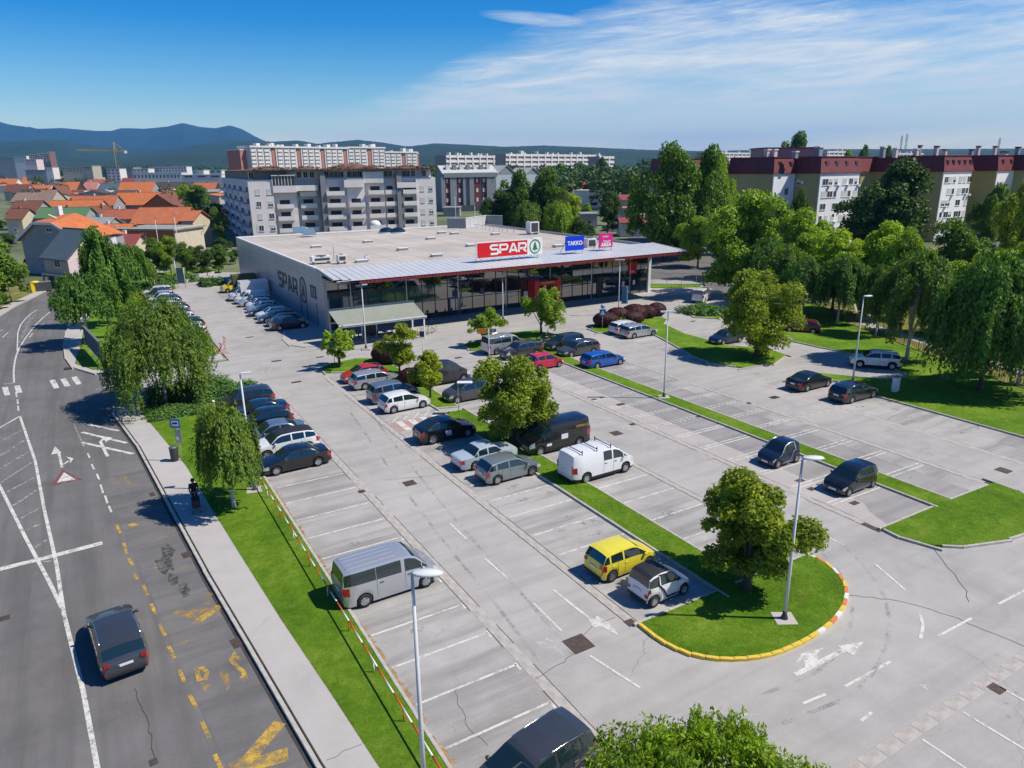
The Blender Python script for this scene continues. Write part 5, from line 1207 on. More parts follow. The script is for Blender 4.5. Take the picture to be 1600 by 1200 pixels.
# ================================================================== buildings
HZ = lambda px: 269.1-(px-110)*0.0110                 # row of the horizon at a column
def face_pt(px, depth): q = at(px, HZ(px), depth); return (q[0], q[1])
M_PANE = glass_mat('window_pane', (0.03,0.04,0.05), .06, 1.5); M_WFR = plain('window_frame_white', (0.72,0.72,0.70), .5)
M_SHUT = plain('roller_shutter', (0.62,0.61,0.58), .6); M_PANED = plain('dark_opening', (0.015,0.015,0.018), .6)
class Build:
    """a building with its front from A to B; local x runs along the front, local y away from the viewer"""
    def __init__(s, name, label, A, B, T, cat='building', group=None):
        s.A = np.array(A[:2], float); s.B = np.array(B[:2], float); s.u = (s.B-s.A); s.L = float(np.linalg.norm(s.u)); s.u /= s.L; s.T = T
        s.root = thing(name, label, cat, (A[0], A[1], 0), math.atan2(s.u[1], s.u[0]), group)
    def xz(s, px, py):
        d = ray(px, py); c = s.A[0]*d[1]-s.A[1]*d[0]; q = d[0]*s.u[1]-d[1]*s.u[0]
        x = c/q; P_ = s.A+s.u*x; return float(x), top_z((P_[0], P_[1]), py)
    def part(s, name, b, m, **k): return b.obj(name, m, s.root, **k)
    def box(s, name, x0, x1, y0, y1, z0, z1, m, **k): return s.part(name, MB().box(x0, x1, y0, y1, z0, z1), m, **k)
    def window(s, x0, x1, z0, z1, kind='glass', y=0.0, side=None):
        """a framed window: frame proud of the wall, pane set in it; side -1/+1 puts it on the end walls, y is then its place along that wall"""
        w, h = x1-x0, z1-z0; key = (round(w,1), round(h,1), kind)
        if key not in WIN:
            w_, h_ = key[0], key[1]; t = min(.09, w_*.12)
            fb = MB().box(0,w_,-.06,.0,0,t).box(0,w_,-.06,0,h_-t,h_).box(0,t,-.06,0,t,h_-t).box(w_-t,w_,-.06,0,t,h_-t)
            if w_ > 1.15: fb.box(w_/2-t/2,w_/2+t/2,-.06,0,t,h_-t)
            fb.box(-.06,w_+.06,-.13,0,-.08,-.01)
            pb_ = MB().box(t,w_-t,-.025,-.002,t,h_-t) if kind == 'glass' else (MB().box(t,w_-t,-.045,-.002,t if kind == 'shut' else h_*.45,h_-t) if kind in ('shut','half') else MB().box(t,w_-t,-.02,-.002,t,h_-t))
            g2 = MB().box(t,w_-t,-.024,-.003,t,h_*.45) if kind == 'half' else None
            WIN[key] = (fb.mesh('window', M_WFR), pb_.mesh('pane', {'glass':M_PANE,'dark':M_PANED}.get(kind, M_SHUT)), g2.mesh('pane', M_PANE) if g2 else None)
        f, p, p2 = WIN[key]
        if side is None: loc, rz_ = (x0, y, z0), 0
        elif side < 0: loc, rz_ = (0, y+w, z0), -math.pi/2
        else: loc, rz_ = (s.L, y, z0), math.pi/2
        o = link('window', f, s.root, loc=loc, rotz=rz_); link('shutter' if kind in ('shut','half') else 'pane', p, o)
        if p2: link('pane', p2, o)
        return o
    def winpx(s, px0, px1, py0, py1, kind='glass', y=0.0):
        x0, z1 = s.xz(px0, py0); x1, z0 = s.xz(px1, py1); return s.window(x0, x1, z0, z1, kind, y)
    def gable(s, x0, x1, y0, y1, ze, zr, m, wm, along='x', ov=.5, th=.16, name='roof'):
        """two slopes; along='x': the ridge runs along the front"""
        if along == 'x':
            ym = (y0+y1)/2; k = (zr-ze)/(ym-y0)
            for (a, e) in ((y0-ov, ym), (y1+ov, ym)):
                za = ze-k*ov; b = MB(); q = [(x0-ov,a,za),(x1+ov,a,za),(x1+ov,e,zr),(x0-ov,e,zr)]
                if a > e: q = [q[1], q[0], q[3], q[2]]
                b.poly([(p[0],p[1],p[2]+th) for p in q]); b.poly(q[::-1])
                for i in range(4): p, r_ = q[i], q[(i+1) % 4]; b.poly([p, r_, (r_[0],r_[1],r_[2]+th), (p[0],p[1],p[2]+th)])
                s.part(name, b, m)
            for x in (x0+.01, x1-.01): s.part('gable_wall', MB().poly([(x,y0,ze-.05),(x,y1,ze-.05),(x,ym,zr-.03)]), wm)
            s.part('ridge_cap', MB().bar((x0-ov,ym,zr+th),(x1+ov,ym,zr+th),.22,.12), m)
        else:
            xm = (x0+x1)/2; k = (zr-ze)/(xm-x0)
            for (a, e) in ((x0-ov, xm), (x1+ov, xm)):
                za = ze-k*ov; b = MB(); q = [(a,y0-ov,za),(e,y0-ov,zr),(e,y1+ov,zr),(a,y1+ov,za)]
                if a > e: q = q[::-1]
                b.poly([(p[0],p[1],p[2]+th) for p in q][::-1]); b.poly(q)
                for i in range(4): p, r_ = q[i], q[(i+1) % 4]; b.poly([p, (p[0],p[1],p[2]+th), (r_[0],r_[1],r_[2]+th), r_])
                s.part(name, b, m)
            for y in (y0+.01, y1-.01): s.part('gable_wall', MB().poly([(x0,y,ze-.05),(x1,y,ze-.05),(xm,y,zr-.03)]), wm)
            s.part('ridge_cap', MB().bar((xm,y0-ov,zr+th),(xm,y1+ov,zr+th),.22,.12), m)
    def hip(s, x0, x1, y0, y1, ze, zr, m, ov=.5, name='roof'):
        x0 -= ov; x1 += ov; y0 -= ov; y1 += ov; ym = (y0+y1)/2; i = min((y1-y0)/2, (x1-x0)/2*.95)
        r0, r1 = (x0+i, ym, zr), (x1-i, ym, zr)
        for q in ([(x0,y0,ze),(x1,y0,ze),r1,r0],[(x1,y1,ze),(x0,y1,ze),r0,r1],[(x1,y0,ze),(x1,y1,ze),r1],[(x0,y1,ze),(x0,y0,ze),r0]): s.part(name, MB().poly(q), m)
        s.part('eaves', MB().poly([(x0,y0,ze-.02),(x0,y1,ze-.02),(x1,y1,ze-.02),(x1,y0,ze-.02)]), M_WHT)
WIN = {}
TILE = dict(orange=tiles_mat('orange_roof_tiles', (0.52,0.155,0.05)), terra=tiles_mat('terracotta_roof_tiles', (0.44,0.135,0.055)), brown=tiles_mat('brown_roof_tiles', (0.17,0.065,0.040)), dark=tiles_mat('dark_roof_tiles', (0.075,0.062,0.060)),
 slate=tiles_mat('slate_blue_roof', (0.075,0.115,0.145), var=.12), maroon=tiles_mat('maroon_roof_tiles', (0.24,0.055,0.050)), grey=tiles_mat('grey_sheet_roof', (0.28,0.28,0.27)), green=tiles_mat('green_sheet_roof', (0.085,0.19,0.085), var=.1),
 rust=tiles_mat('rust_roof_tiles', (0.36,0.10,0.045)), beige=tiles_mat('beige_roof_tiles', (0.25,0.17,0.13)), pink=tiles_mat('pinkish_roof_tiles', (0.46,0.20,0.16)), pale=tiles_mat('pale_roof', (0.48,0.50,0.47)))
WALL = dict(white=rough_mat('white_plaster', (0.66,0.65,0.63), .08, .6, .85), pink=rough_mat('pink_plaster', (0.66,0.52,0.51), .07, .6, .85), grey=rough_mat('grey_plaster', (0.30,0.30,0.31), .12, .6, .85), cream=rough_mat('cream_plaster', (0.56,0.48,0.36), .10, .6, .85),
 brick=rough_mat('orange_brick', (0.40,0.13,0.045), .18, 2, .9, bump=.3), dark=rough_mat('dark_boarding', (0.05,0.04,0.036), .3, 2, .9), blue=rough_mat('pale_blue_plaster', (0.36,0.48,0.62), .08, .6, .85), yellow=rough_mat('yellow_plaster', (0.75,0.46,0.11), .08, .6, .85), olive=rough_mat('olive_plaster', (0.36,0.34,0.155), .08, .4, .85), beige=rough_mat('beige_plaster', (0.42,0.37,0.31), .10, .6, .85))
# ---- generic houses of the old quarter, each from where its roof shows
def house(label, px0, px1, py_r, py_e, roof, wall, he=5.5, T=11, along='x', name='house', group=None, win=2, py_base=None, kind='gable', rh=None, chim=1):
    mid = (px0+px1)/2; dep = (CAM_H-he)*F_PX/max(2.0, (py_e-HZ(mid)))
    A, B = face_pt(px0, dep), face_pt(px1, dep); b = Build(name, label, A, B, T, 'house', group); L_ = b.L
    wm, rm = WALL[wall], TILE[roof]
    b.box('wall', 0, L_, 0, T, -.3, he, wm)
    zr = CAM_H-(py_r-HZ(mid))*(dep+(T/2 if along == 'x' else 0))/F_PX if rh is None else he+rh
    zr = min(max(zr, he+.8), he+6)
    if kind == 'gable': b.gable(0, L_, 0, T, he, zr, rm, wm, along)
    elif kind == 'hip': b.hip(0, L_, 0, T, he, zr, rm)
    else: b.box('roof', -.4, L_+.4, -.4, T+.4, he, he+.25, rm)
    n_ = max(1, int(L_/3.2))
    if dep < 420 and win:
        for k in range(n_):
            x = (k+.5)*L_/n_
            for z in ([1.0, 3.6] if he > 5 else [1.1]): b.window(x-.55, x+.55, z, z+1.25, rng.choice(('glass','half','shut','glass')))
        for z in ([1.0, 3.6] if he > 5 else [1.1]): b.window(0, 1.1, z, z+1.25, 'glass', T*.45, side=1)
    if chim:
        x = L_*rng.uniform(.25,.75); c_ = b.box('chimney', x-.3, x+.3, T*.5-.3, T*.5+.3, zr-.6, zr+.9, WALL['white' if rng.random() < .5 else 'brick'])
    return b
HOUSES = [
 ('house with long maroon roof below the brick house', 131,184,365,388,'maroon','cream',4.2,9), ('orange roofed house squeezed above the maroon roof', 127,180,349,362,'orange','grey',5.0,8),
 ('house with red brown roof left of the big terracotta one', 146,193,326,340,'rust','grey',5.2,9),
 ('long low building with a green sheet roof', 41,118,323,338,'green','grey',5,9), ('small building with pale grey roof right of the green one', 122,154,338,350,'grey','grey',4.5,8),
 ('long orange roofed building behind the green roof', 62,142,312,326,'orange','cream',6,9), ('orange brown roof rising behind the green sheet roof', 96,168,305,319,'terra','grey',6.5,9),
 ('orange roofed house in the middle of the quarter', 168,234,300,318,'orange','grey',6,12), ('bright orange roof behind the middle one', 178,231,283,300,'orange','grey',7,14),
 ('dark brown house at the left edge', 0,42,313,330,'brown','grey',6,11), ('very dark low roof at the left edge', -6,19,325,340,'brown','cream',5,9), ('grey brown broad roof near the left edge', 9,43,300,313,'beige','beige',6,12),
 ('beige steep roof with a small gable', 43,65,296,320,'beige','beige',6,16), ('orange roof behind the open dark gable', 85,112,284,298,'orange','dark',7,14), ('orange roof over a white strip wall', 36,71,289,297,'orange','white',6.5,10),
 ('brown roof left of the orange strip one', 0,36,288,298,'brown','beige',6.5,10), ('orange hip roof at the far left', -8,19,277,288,'orange','white',7,16), ('orange low roof in the back row', 32,71,273,281,'orange','white',7.5,14),
 ('dark blue grey shed roof in the back row at left', 5,34,268.5,275,'dark','grey',7.5,14), ('pinkish roof with a white gable edge', 123,144,284,296,'pink','pink',7,12), ('slate roof with a dark gable', 146,178,286,297,'slate','slate' if False else 'grey',7,14),
 ('pale flat roof before the slate gable', 122,166,297,303,'pale','dark',6.5,9), ('brown roof in the second last row', 93,130,276,284,'brown','grey',7,14), ('rusty roof in the second last row', 130,166,280,287,'rust','grey',7,14),
 ('orange small roof between brown ones', 112,128,272,277,'orange','white',8,14), ('red roof left of the white blocks', 86,98,270,277,'rust','white',8,14), ('dark roofed wide house behind the trees', 237,292,284,298,'dark','grey',6,14),
 ('grey roofed house with bright verge', 214,244,279,287,'beige','grey',7,16), ('orange gabled house by the lane', 295,330,285,297,'terra','dark',6.5,14), ('low brown roof before the bright orange one', 226,240,286,293,'brown','grey',7,10),
 ('maroon roof beside the white flats', 185,210,278,286,'maroon','white',7.5,14), ('small roof at the edge of the quarter', 252,262,298,304,'rust','cream',6,8), ('brown roof behind the middle orange one', 232,246,303,312,'rust','dark',6,10),
 ('orange lean roof under the red brown one', 155,172,347,352,'terra','grey',3.6,5)]
for h in HOUSES: house(*h)
# houses told apart by their shape
b = house('open dark gabled house with timber posts', 65,96,290,307,'brown','dark',5.5,10,'y',chim=0)
for k in range(3): b.box('timber_post', b.L*(.2+.3*k)-.12, b.L*(.2+.3*k)+.12, -1.0, -.8, 0, 6.2, WALL['beige'])
b = house('pale blue gabled house at the end of the green roof', 118,144,322,333,'brown','blue',5.5,10,'y')
b = house('brown house with an orange face under a dark wide gable', 213,268,303,322,'brown','brick',5.5,14,'y')
b = house('big building with a long terracotta roof above the brick house', 193,273,323,347,'terra','grey',6.2,12,chim=0); 
b2 = house('cream house with a terracotta roof beside the long one', 272,290,328,343,'terra','cream',6.8,11,chim=0)
# long brick house with flat grey roof
A, B = face_pt(166,168), face_pt(258,165); b = Build('brick_house', 'long orange brick house with a flat grey roof behind the leafy trees', A, B, 11, 'house')
b.box('wall', 0, b.L, 0, 11, -.2, 2.6, WALL['grey']); b.box('wall', 0, b.L, 0, 11, 2.6, 5.6, WALL['brick']); b.box('wall', b.L-.01, b.L+.25, -.1, 11, 0, 6.2, WALL['cream'])
for k in range(7): b.box('roof', -.8+k*(b.L+1.6)/7+.02, -.8+(k+1)*(b.L+1.6)/7-.02, -1.0, 11.8, 5.62, 6.0, TILE['grey'])
b.window(b.L*.42, b.L*.42+1.5, 3.3, 5.0); b.window(b.L*.50, b.L*.5+1.3, .4, 2.0, 'shut'); b.window(b.L*.75, b.L*.75+1.6, .8, 2.4, 'shut'); b.window(b.L*.12, b.L*.12+1.1, .6, 2.1)
# ---- the two nearest houses
def near_houses():
    # pink house, slate roof: gable end to the right
    A, B = face_pt(41,121), face_pt(79,117); T = 9.0
    b = Build('pink_house', 'pink house with a slate blue roof, nearest across the road bend', A, B, T, 'house'); L_ = b.L
    za = CAM_H-(402-HZ(60))*118/F_PX; b.box('wall', 0, L_, 0, T, -.2, za, WALL['beige']); zr = za+4.3
    b.gable(0, L_, 0, T, za, zr, TILE['slate'], WALL['pink'], 'x', .5, .22)
    b.box('end_wall', L_-.02, L_+.10, 0, T, 0, za, WALL['pink'])
    for (y, z, k) in ((.9,3.2,'half'),(3.6,3.2,'half'),(6.6,3.4,'half'),(3.9,6.0,'glass')): b.window(0, 1.0, z, z+1.4, k, y, side=1)
    b.window(0, 2.4, .1, 2.2, 'dark', 1.4, side=1); b.window(0, .9, .2, 2.3, 'shut', 7.0, side=1)
    b.window(L_*.45, L_*.45+1.9, za-1.7, za-.5, 'dark'); b.box('ledge', -.3, L_+.2, -.6, 0, 1.9, 2.2, WALL['cream']); b.box('garage_opening', L_*.1, L_*.9, -.05, -.01, 0, 1.9, M_PANED)
    for x in (-.2, L_*.5, L_*.98): b.box('column', x-.15, x+.15, -.6, -.3, 0, 1.9, WALL['cream'])
    # tall house with orange roof behind it
    A, B = face_pt(12,137), face_pt(106,131); T = 9.5
    b = Build('white_house', 'tall white house, shade put into its grey front, with an orange roof behind the pink house', A, B, T, 'house'); L_ = b.L
    ze = CAM_H-(372-HZ(90))*131/F_PX; zr = CAM_H-(348-HZ(60))*133/F_PX
    b.box('wall', 0, L_, 0, T, -.2, ze, WALL['grey']); xm0, xm1 = L_*.30, L_*.62  # grey front and gable: shade of this side put into the colour
    b.part('gable_wall', MB().poly([(0,.01,ze),(L_,.01,ze),(xm1,.01,zr),(xm0,.01,zr)]), WALL['grey'])
    zt = zr+1.5; ov = .6; th = .2
    def slab(nm, q, m): 
        b_ = MB(); b_.poly([(p[0],p[1],p[2]+th) for p in q]); b_.poly(q[::-1])
        for i in range(len(q)): p, r_ = q[i], q[(i+1) % len(q)]; b_.poly([p, r_, (r_[0],r_[1],r_[2]+th), (p[0],p[1],p[2]+th)])
        b.part(nm, b_, m)
    slab('roof', [(-ov*2,-ov,ze-.9),(xm0,-ov,zr),(xm0+.5,T*.5,zr+1.0),(-ov*2,T+ov,ze-.9)], TILE['orange'])
    slab('roof', [(xm0,-ov,zr),(xm1,-ov,zr),((xm0+xm1)/2+2,T*.55,zt),(xm0+.5,T*.5,zr+1.0)], TILE['orange'])
    slab('roof', [(xm1,-ov,zr),(L_+ov,-ov,ze-.3),(L_+ov,T*.75,ze+.3),((xm0+xm1)/2+2,T*.55,zt)], TILE['orange'])
    slab('roof', [((xm0+xm1)/2+2,T*.55,zt),(L_+ov,T*.75,ze+.3),(L_,T+ov,ze),(0,T+ov,ze)], TILE['orange'])
    b.part('verge_board', MB().bar((-ov*2,-ov-.02,ze-.85),(xm0,-ov-.02,zr+.02),.08,.5).bar((xm0,-ov-.02,zr+.02),(xm1,-ov-.02,zr+.02),.08,.5).bar((xm1,-ov-.02,zr+.02),(L_+ov,-ov-.02,ze-.3),.08,.5), M_WFR)
    b.part('ridge_flashing', MB().bar((xm0+1.5,T*.2,zr+1.5),(L_+.2,T*.3,ze+.62),.35,.1), M_WFR); b.box('chimney', xm0+.4, xm0+1.4, T*.45, T*.45+.8, zr+1.2, zr+3.0, M_WFR)
    b.box('end_wall', L_-.02, L_+.12, 0, T*.8, 0, ze-.1, WALL['white'])
    b.window(L_*.47, L_*.47+1.6, zr-1.6, zr-.8, 'dark')
    for (y, z, w_, k) in ((2.5,ze-2.2,2.6,'dark'),(2.8,ze-5.2,2.6,'dark'),(6.2,ze-5.0,1.2,'half'),(.9,1.2,1.1,'half'),(3.9,.2,1.2,'dark'),(6.0,1.0,1.1,'glass')): b.window(0, w_, z, z+1.6, k, y, side=1)
    for z in (ze-3.3, ze-6.4): b.box('balcony', L_+.12, L_+1.2, 2.2, 5.6, z, z+1.15, WALL['white'])
near_houses()
A, B = g(102,441), g(128,425); q = MB().bar((A[0],A[1],.5),(B[0],B[1],.5),.25,1.0); tag(q.obj('garden_wall', WALL['cream']), 'pale garden wall beside the tall white house', 'wall')
A, B = face_pt(183,158), face_pt(216,160); q = MB().bar((A[0],A[1],1.0),(B[0],B[1],1.6),.3,2.2); tag(q.obj('garden_wall', WALL['white']), 'white sloping wall behind the leafy trees', 'wall')
# small far houses of the quarter, and beyond it
k_ = 0
for i in range(190):
    px = rng.uniform(-15, 350); py = rng.uniform(271.5, 306) if i < 150 else rng.uniform(268.5, 275)
    w = (py-262)*rng.uniform(.55,1.3)+4; he = rng.uniform(4.5,7.5)
    if px > 320 and py > 285: continue
    if 205 < px < 345 and 255 < py < 290: continue
    house('small far house with a tiled roof in the dense sea of rooftops', px, px+w, py-rng.uniform(2,5), py, rng.choice(('orange','orange','rust','terra','brown','maroon','beige','dark','grey')), rng.choice(('white','cream','grey','beige','white')), he, rng.uniform(9,14), rng.choice(('x','x','y')), group='small far houses among the rooftops on the left', win=0, chim=0)
for i in range(26):
    px = 262+i*4.6+rng.uniform(-2,2)
    if px > 378: break
    house('tiny white house with a red roof on the far slope', px, px+rng.uniform(3,4.5), 266.0, 267.5+0*i+1.2, 'rust', 'white', 14.5, 9, group='tiny houses on the far slope by the tower blocks', win=0, chim=0)
# ---- white and grey blocks in the distance
def slab_block(label, px0, px1, py0, dep, T, wall, bands=0, roof='pale', z1=None, cols=0, name='building', group=None, kind='glass', dep2=None):
    A, B = face_pt(px0, dep), face_pt(px1, dep2 or dep); b = Build(name, label, A, B, T, 'building', group)
    H = CAM_H-(py0-HZ((px0+px1)/2))*dep/F_PX if z1 is None else z1
    b.box('wall', 0, b.L, 0, T, -.3, H, WALL[wall] if isinstance(wall, str) else wall); b.box('roof', -.3, b.L+.3, -.3, T+.3, H, H+.35, TILE[roof])
    if bands:
        sh = min(3.1, H/bands*1.0); n_ = cols or max(2, int(b.L/4.2))
        for r_ in range(bands):
            z = H-(r_+1)*sh+.9
            for c_ in range(n_):
                w = b.L/n_; b.window(c_*w+w*.2, c_*w+w*.8, z, z+sh*.5, kind)
    return b
slab_block('beige two storey block behind the orange roofs', 98,135,261,800,18,'cream',2,cols=7); slab_block('beige end block right of the two storey one', 134,145,260,790,18,'beige',1)
slab_block('white flats with dark balconies right of the crane foot', 167,187,264,760,14,'white',4,cols=3); slab_block('small white gabled block left of the beige one', 72,83,262,800,12,'white',0)
slab_block('grey hall left of the white school', 187,209,262,850,20,'grey',0,'grey'); slab_block('low blue grey hall in the back row', 40,72,266,900,25,'grey',0,'slate')
b = slab_block('long white school building with a row of tall dark windows', 207,283,270,700,14,'white',0)
for k in range(13): b.winpx(209.5+k*5.7, 212.8+k*5.7, 273.2, 278.6, 'dark')
slab_block('white glazed upper wing behind the school', 235,292,261,800,14,'white',2,cols=12); slab_block('white upper wing left of the glazed one', 207,232,264,780,14,'white',2,cols=4)
slab_block('white commercial hall with a dark glass front', 283,345,273,640,25,'white',1,cols=3); slab_block('white tower like white block beside the hall', 327,346,266,700,14,'white',1,cols=2)
slab_block('pale hall before the trees behind the school', 290,318,266,820,20,'white',0)
slab_block('grey apartment slab at the far left skyline', 0,30,248,1400,20,'grey',4,cols=7); slab_block('white grey apartment slab beside it', 26,46,245,1350,20,'white',4,cols=5)
b = slab_block('striped brown and white tower block at the far left skyline', 50,82,242,1300,9,'maroon' if False else rough_mat('far_brick', (0.26,0.14,0.12), .1),5,cols=8,dep2=1180)
for k in range(5): b.box('stair_tower', b.L*(.34+.14*k), b.L*(.34+.14*k)+2.4, -1.0, 0, 0, 48, WALL['white'])
slab_block('lower striped block before the brown and white tower', 43,60,250,1150,18,'pink',3,cols=5)
slab_block('orange walled white shed at the lane end', 319,346,319,250,12,'brick',0,'pink',z1=6.0); slab_block('white leaning porch shed at the lane end', 314,321,318,235,10,'white',0,z1=6.2)
# ---- tower slabs behind the grey apartment block
def towers():
    segs = [(378,393,236,'brickside'),(393,545,232,'a'),(545,602,233,'a'),(602,652,240,'b'),(645,655,241,'brickside')]
    mb = rough_mat('far_red_brick', (0.42,0.17,0.12), .15); md = rough_mat('far_dark_front', (0.62,0.57,0.57), .3); mw = WALL['white']
    me = None
    names = {378:'red brick end wall of the longest tower row, left end',393:'longest white and red tower slab on the skyline, left part',545:'white and red tower slab on the skyline, middle part',602:'lower white tower slab on the skyline, right part',645:'red brick end tower of the skyline row, right end'}
    for (p0, p1, py, kd) in segs:
        dep = 570+(p0-378)*.5; e_ = 6 if p0 in (378,645) else 0; A, B = face_pt(p0, dep+e_), face_pt(p1, 570+(p1-378)*.5+e_); b = Build('tower_block', names[p0], A, B, 16, 'tower block'); H = CAM_H+(HZ(p0)-py)*dep/F_PX
        b.box('wall', 0, b.L, 0, 16, 0, H, mb if kd == 'brickside' else md)
        if kd == 'brickside': b.box('cornice', -.3, b.L+.3, -.3, 16.3, H, H+.8, mw); continue
        n_ = int(b.L/6.2); w = b.L/n_; st = 3.0; ns = int((H-6)/st)
        bal = MB().box(0, w*.64, -1.6, .0, 0, 1.9).mesh('balcony', mw)
        for c_ in range(n_):
            x = c_*w+w*.05
            if c_ % 4 == 3: b.box('brick_strip', x+w*.2, x+w*.6, -.5, -.01, 4, H-.5, mb)
            else:
                for r_ in range(ns): link('balcony', bal, b.root, loc=(x, 0, H-1.6-st*(r_+.55)))
            b.box('pier', x+w*.72, x+w*.86, -1.2, -.01, 4, H, mw if c_ % 2 else md)
        b.box('cornice', -.5, b.L+.5, -1.8, 16.5, H, H+1.3, mw)
        for k in range(int(b.L/9)):
            x = rng.uniform(2, b.L-4); b.box('roof_structure', x, x+rng.uniform(1.5,4), 4, 9, H+1.3, H+rng.uniform(2.2,4.6), mw)
towers()
# ---- long white terrace of flats further right
def long_white():
    for (p0, p1, py, dep, lb) in ((697,795,243.5,820,'long white banded apartment slab left of the radio trees'),(790,938,241.5,850,'longest white banded apartment slab on the skyline'),(936,958,245,860,'short white stepped end of the banded slab'),(1100,1200,239,1200,'pale long slab on the skyline above the lighter tall tree'),(1290,1320,237,1100,'grey slab on the skyline above the maroon roof'),(1395,1440,240,1300,'low pale slab on the skyline between maroon chimneys')):
        A, B = face_pt(p0, dep), face_pt(p1, dep*(1+(p1-p0)*.0012)); b = Build('apartment_slab', lb, A, B, 16, 'building'); H = CAM_H+(HZ(p0)-py)*dep/F_PX
        b.box('wall', 0, b.L, 0, 16, 0, H, rough_mat('far_window_band', (0.30,0.24,0.25), .3))
        for r_ in range(int((H-2)/5.6)+1): b.box('white_band', -.4, b.L+.4, -1.2, 0, H-2.6-r_*5.4, H-r_*5.4, WALL['white'])
        for k in range(int(b.L/14)): b.box('stair_core', k*14+5, k*14+7.2, -1.6, -1.2, 0, H+.5, WALL['white'])
        for k in range(int(b.L/16)): x = rng.uniform(1, b.L-3); b.box('roof_structure', x, x+2.5, 3, 7, H, H+rng.uniform(1.5,4), WALL['white'])
long_white()
# ---- grey apartment block behind the shop
def grey_block():
    A, B = face_pt(392,181), face_pt(682,197)
    b = Build('apartment_block', 'grey pink six storey apartment block with balconies and brown roofs behind the shop', A, B, 15, 'apartment block'); L_ = b.L
    MW = rough_mat('rosy_grey_plaster', (0.80,0.735,0.715), .07, .3, .85); MG = rough_mat('cool_grey_plaster', (0.66,0.64,0.64), .08, .3, .85); MD = rough_mat('dark_grey_plaster', (0.24,0.245,0.26), .1, .3, .85)
    X = lambda px, py=330: b.xz(px, py)[0]
    H = 16.6; ST = 3.05; Z = [13.0-ST*k for k in range(5)]         # sill heights of each storey
    secs = [(392,430,0,MW),(430,467,1.6,MG),(467,504,3.4,MG),(504,512,-.4,MD),(512,545,1.0,MG),(545,572,.2,MW),(572,604,1.0,MG),(604,622,2.0,MG),(622,630,-.3,MD),(630,652,1.4,MG),(652,682,0,MW)]
    for (p0, p1, y, m) in secs: b.box('wall', X(p0), X(p1), y, 14, 0, H if m is not MD else H+1.4, m)
    b.box('attic_wall', X(392)+.5, X(682)-.5, 2.6, 13.5, H, H+2.5, MG)
    for z in Z[:5]:
        for (p0, p1) in ((402,408),(420,427),(658,664),(671,677)): x0, x1 = X(p0), X(p1); b.window(x0, x0+1.25, z, z+1.45, rng.choice(('glass','shut','half')))
    def bal(x0, x1, yb, z, mm=None):
        o = b.box('balcony', x0, x1, yb-1.9, yb, z-.95, z-.75, MW); 
        q = MB().box(x0, x1, yb-1.95, yb-1.85, z-.75, z+.30).box(x0, x0+.1, yb-1.85, yb, z-.75, z+.30).box(x1-.1, x1, yb-1.85, yb, z-.75, z+.30); q.obj('balustrade', mm or MW, o)
        c = b.box('balcony_door', x0+(x1-x0)*.2, x0+(x1-x0)*.8, yb-.05, yb-.005, z-.7, z+1.3, M_PANED)
    for z in Z[1:5]:
        for (p0, p1, y) in ((434,460,1.6),(472,498,3.4),(512,540,1.0),(546,570,.2),(577,601,1.0),(605,621,2.0),(631,652,1.4)): bal(X(p0), X(p1), y, z+ (1.4 if False else .2))
    for (p0, p1, y) in ((472,498,3.4),(512,540,1.0),(577,601,1.0),(605,621,2.0),(631,652,1.4)): bal(X(p0), X(p1), y, Z[0]+.2)
    # top storey loggias
    b.box('loggia', X(430), X(467), -.3, 1.6, H-3.2, H-1.5, MW); b.box('loggia_glazing', X(430), X(464), -.2, 1.5, H-1.45, H+.9, M_PANE); b.box('loggia_roof', X(429), X(466), -.5, 1.6, H+.95, H+1.15, M_WFR)
    for k in range(7): b.box('glazing_bar', X(430)+k*(X(464)-X(430))/7-.08, X(430)+k*(X(464)-X(430))/7+.08, -.26, -.2, H-1.4, H+.9, M_WFR)
    b.box('loggia', X(467), X(500), .2, 3.4, H-2.9, H-1.5, MW); b.box('loggia', X(540), X(571), -1.2, .2, H-2.2, H-.4, MW); b.box('loggia', X(622), X(652), -.6, 1.4, H-2.6, H-1.2, MW)
    b.box('white_wall', X(571), X(602), -.1, 1.0, H-1.2, H+1.7, WALL['white'])
    for k in range(8):
        x = X(512)+k*(X(570)-X(512))/8; 
        if k != 4: b.window(x, x+1.6, H+.3, H+1.9, 'dark', 2.55)
    for px in (395,405,470,480,490,606,612,634,640,648,665): x = X(px); b.window(x, x+1.2, H+.3, H+1.9, 'dark', 2.55)
    # brown roofs in low gables with dry ivy along them
    mr = rough_mat('brown_sheet_roof', (0.15,0.075,0.055), .45, .6, .8)
    for (p0, p1, zz) in ((341+50,460,1.0),(463,503,.5),(507,602,1.5),(603,682,.9)):
        x0, x1 = X(p0)-.6, X(p1)+.4; z0 = H+2.35; xm = (x0+x1)/2; b.part('roof', MB().poly([(x0,-.8,z0),(x1,-.8,z0),(xm+2,3.5,z0+zz),(xm-2,3.5,z0+zz)]), mr); b.part('roof', MB().poly([(x0,-.8,z0),(xm-2,3.5,z0+zz),(xm-2,15,z0+zz*.6),(x0,15,z0)]), mr); b.part('roof', MB().poly([(x1,-.8,z0),(x1,15,z0),(xm+2,15,z0+zz*.6),(xm+2,3.5,z0+zz)]), mr)
        b.part('eaves', MB().box(x0,x1,-.82,15,z0-.22,z0-.02), WALL['dark'])
    n_ = 700; cx = NR.uniform(X(400), X(682), n_); c_ = np.c_[cx, NR.uniform(-.9,.2,n_), H+2.3+np.abs(NR.normal(0,.2,n_))+.7*np.sin(cx*.35)**2]
    link('dry_ivy', quads_mesh('dry_ivy', leaves(c_, rand_dir(n_, NR), .34, 1.6), LM['dry']), b.root)['kind'] = 'stuff'
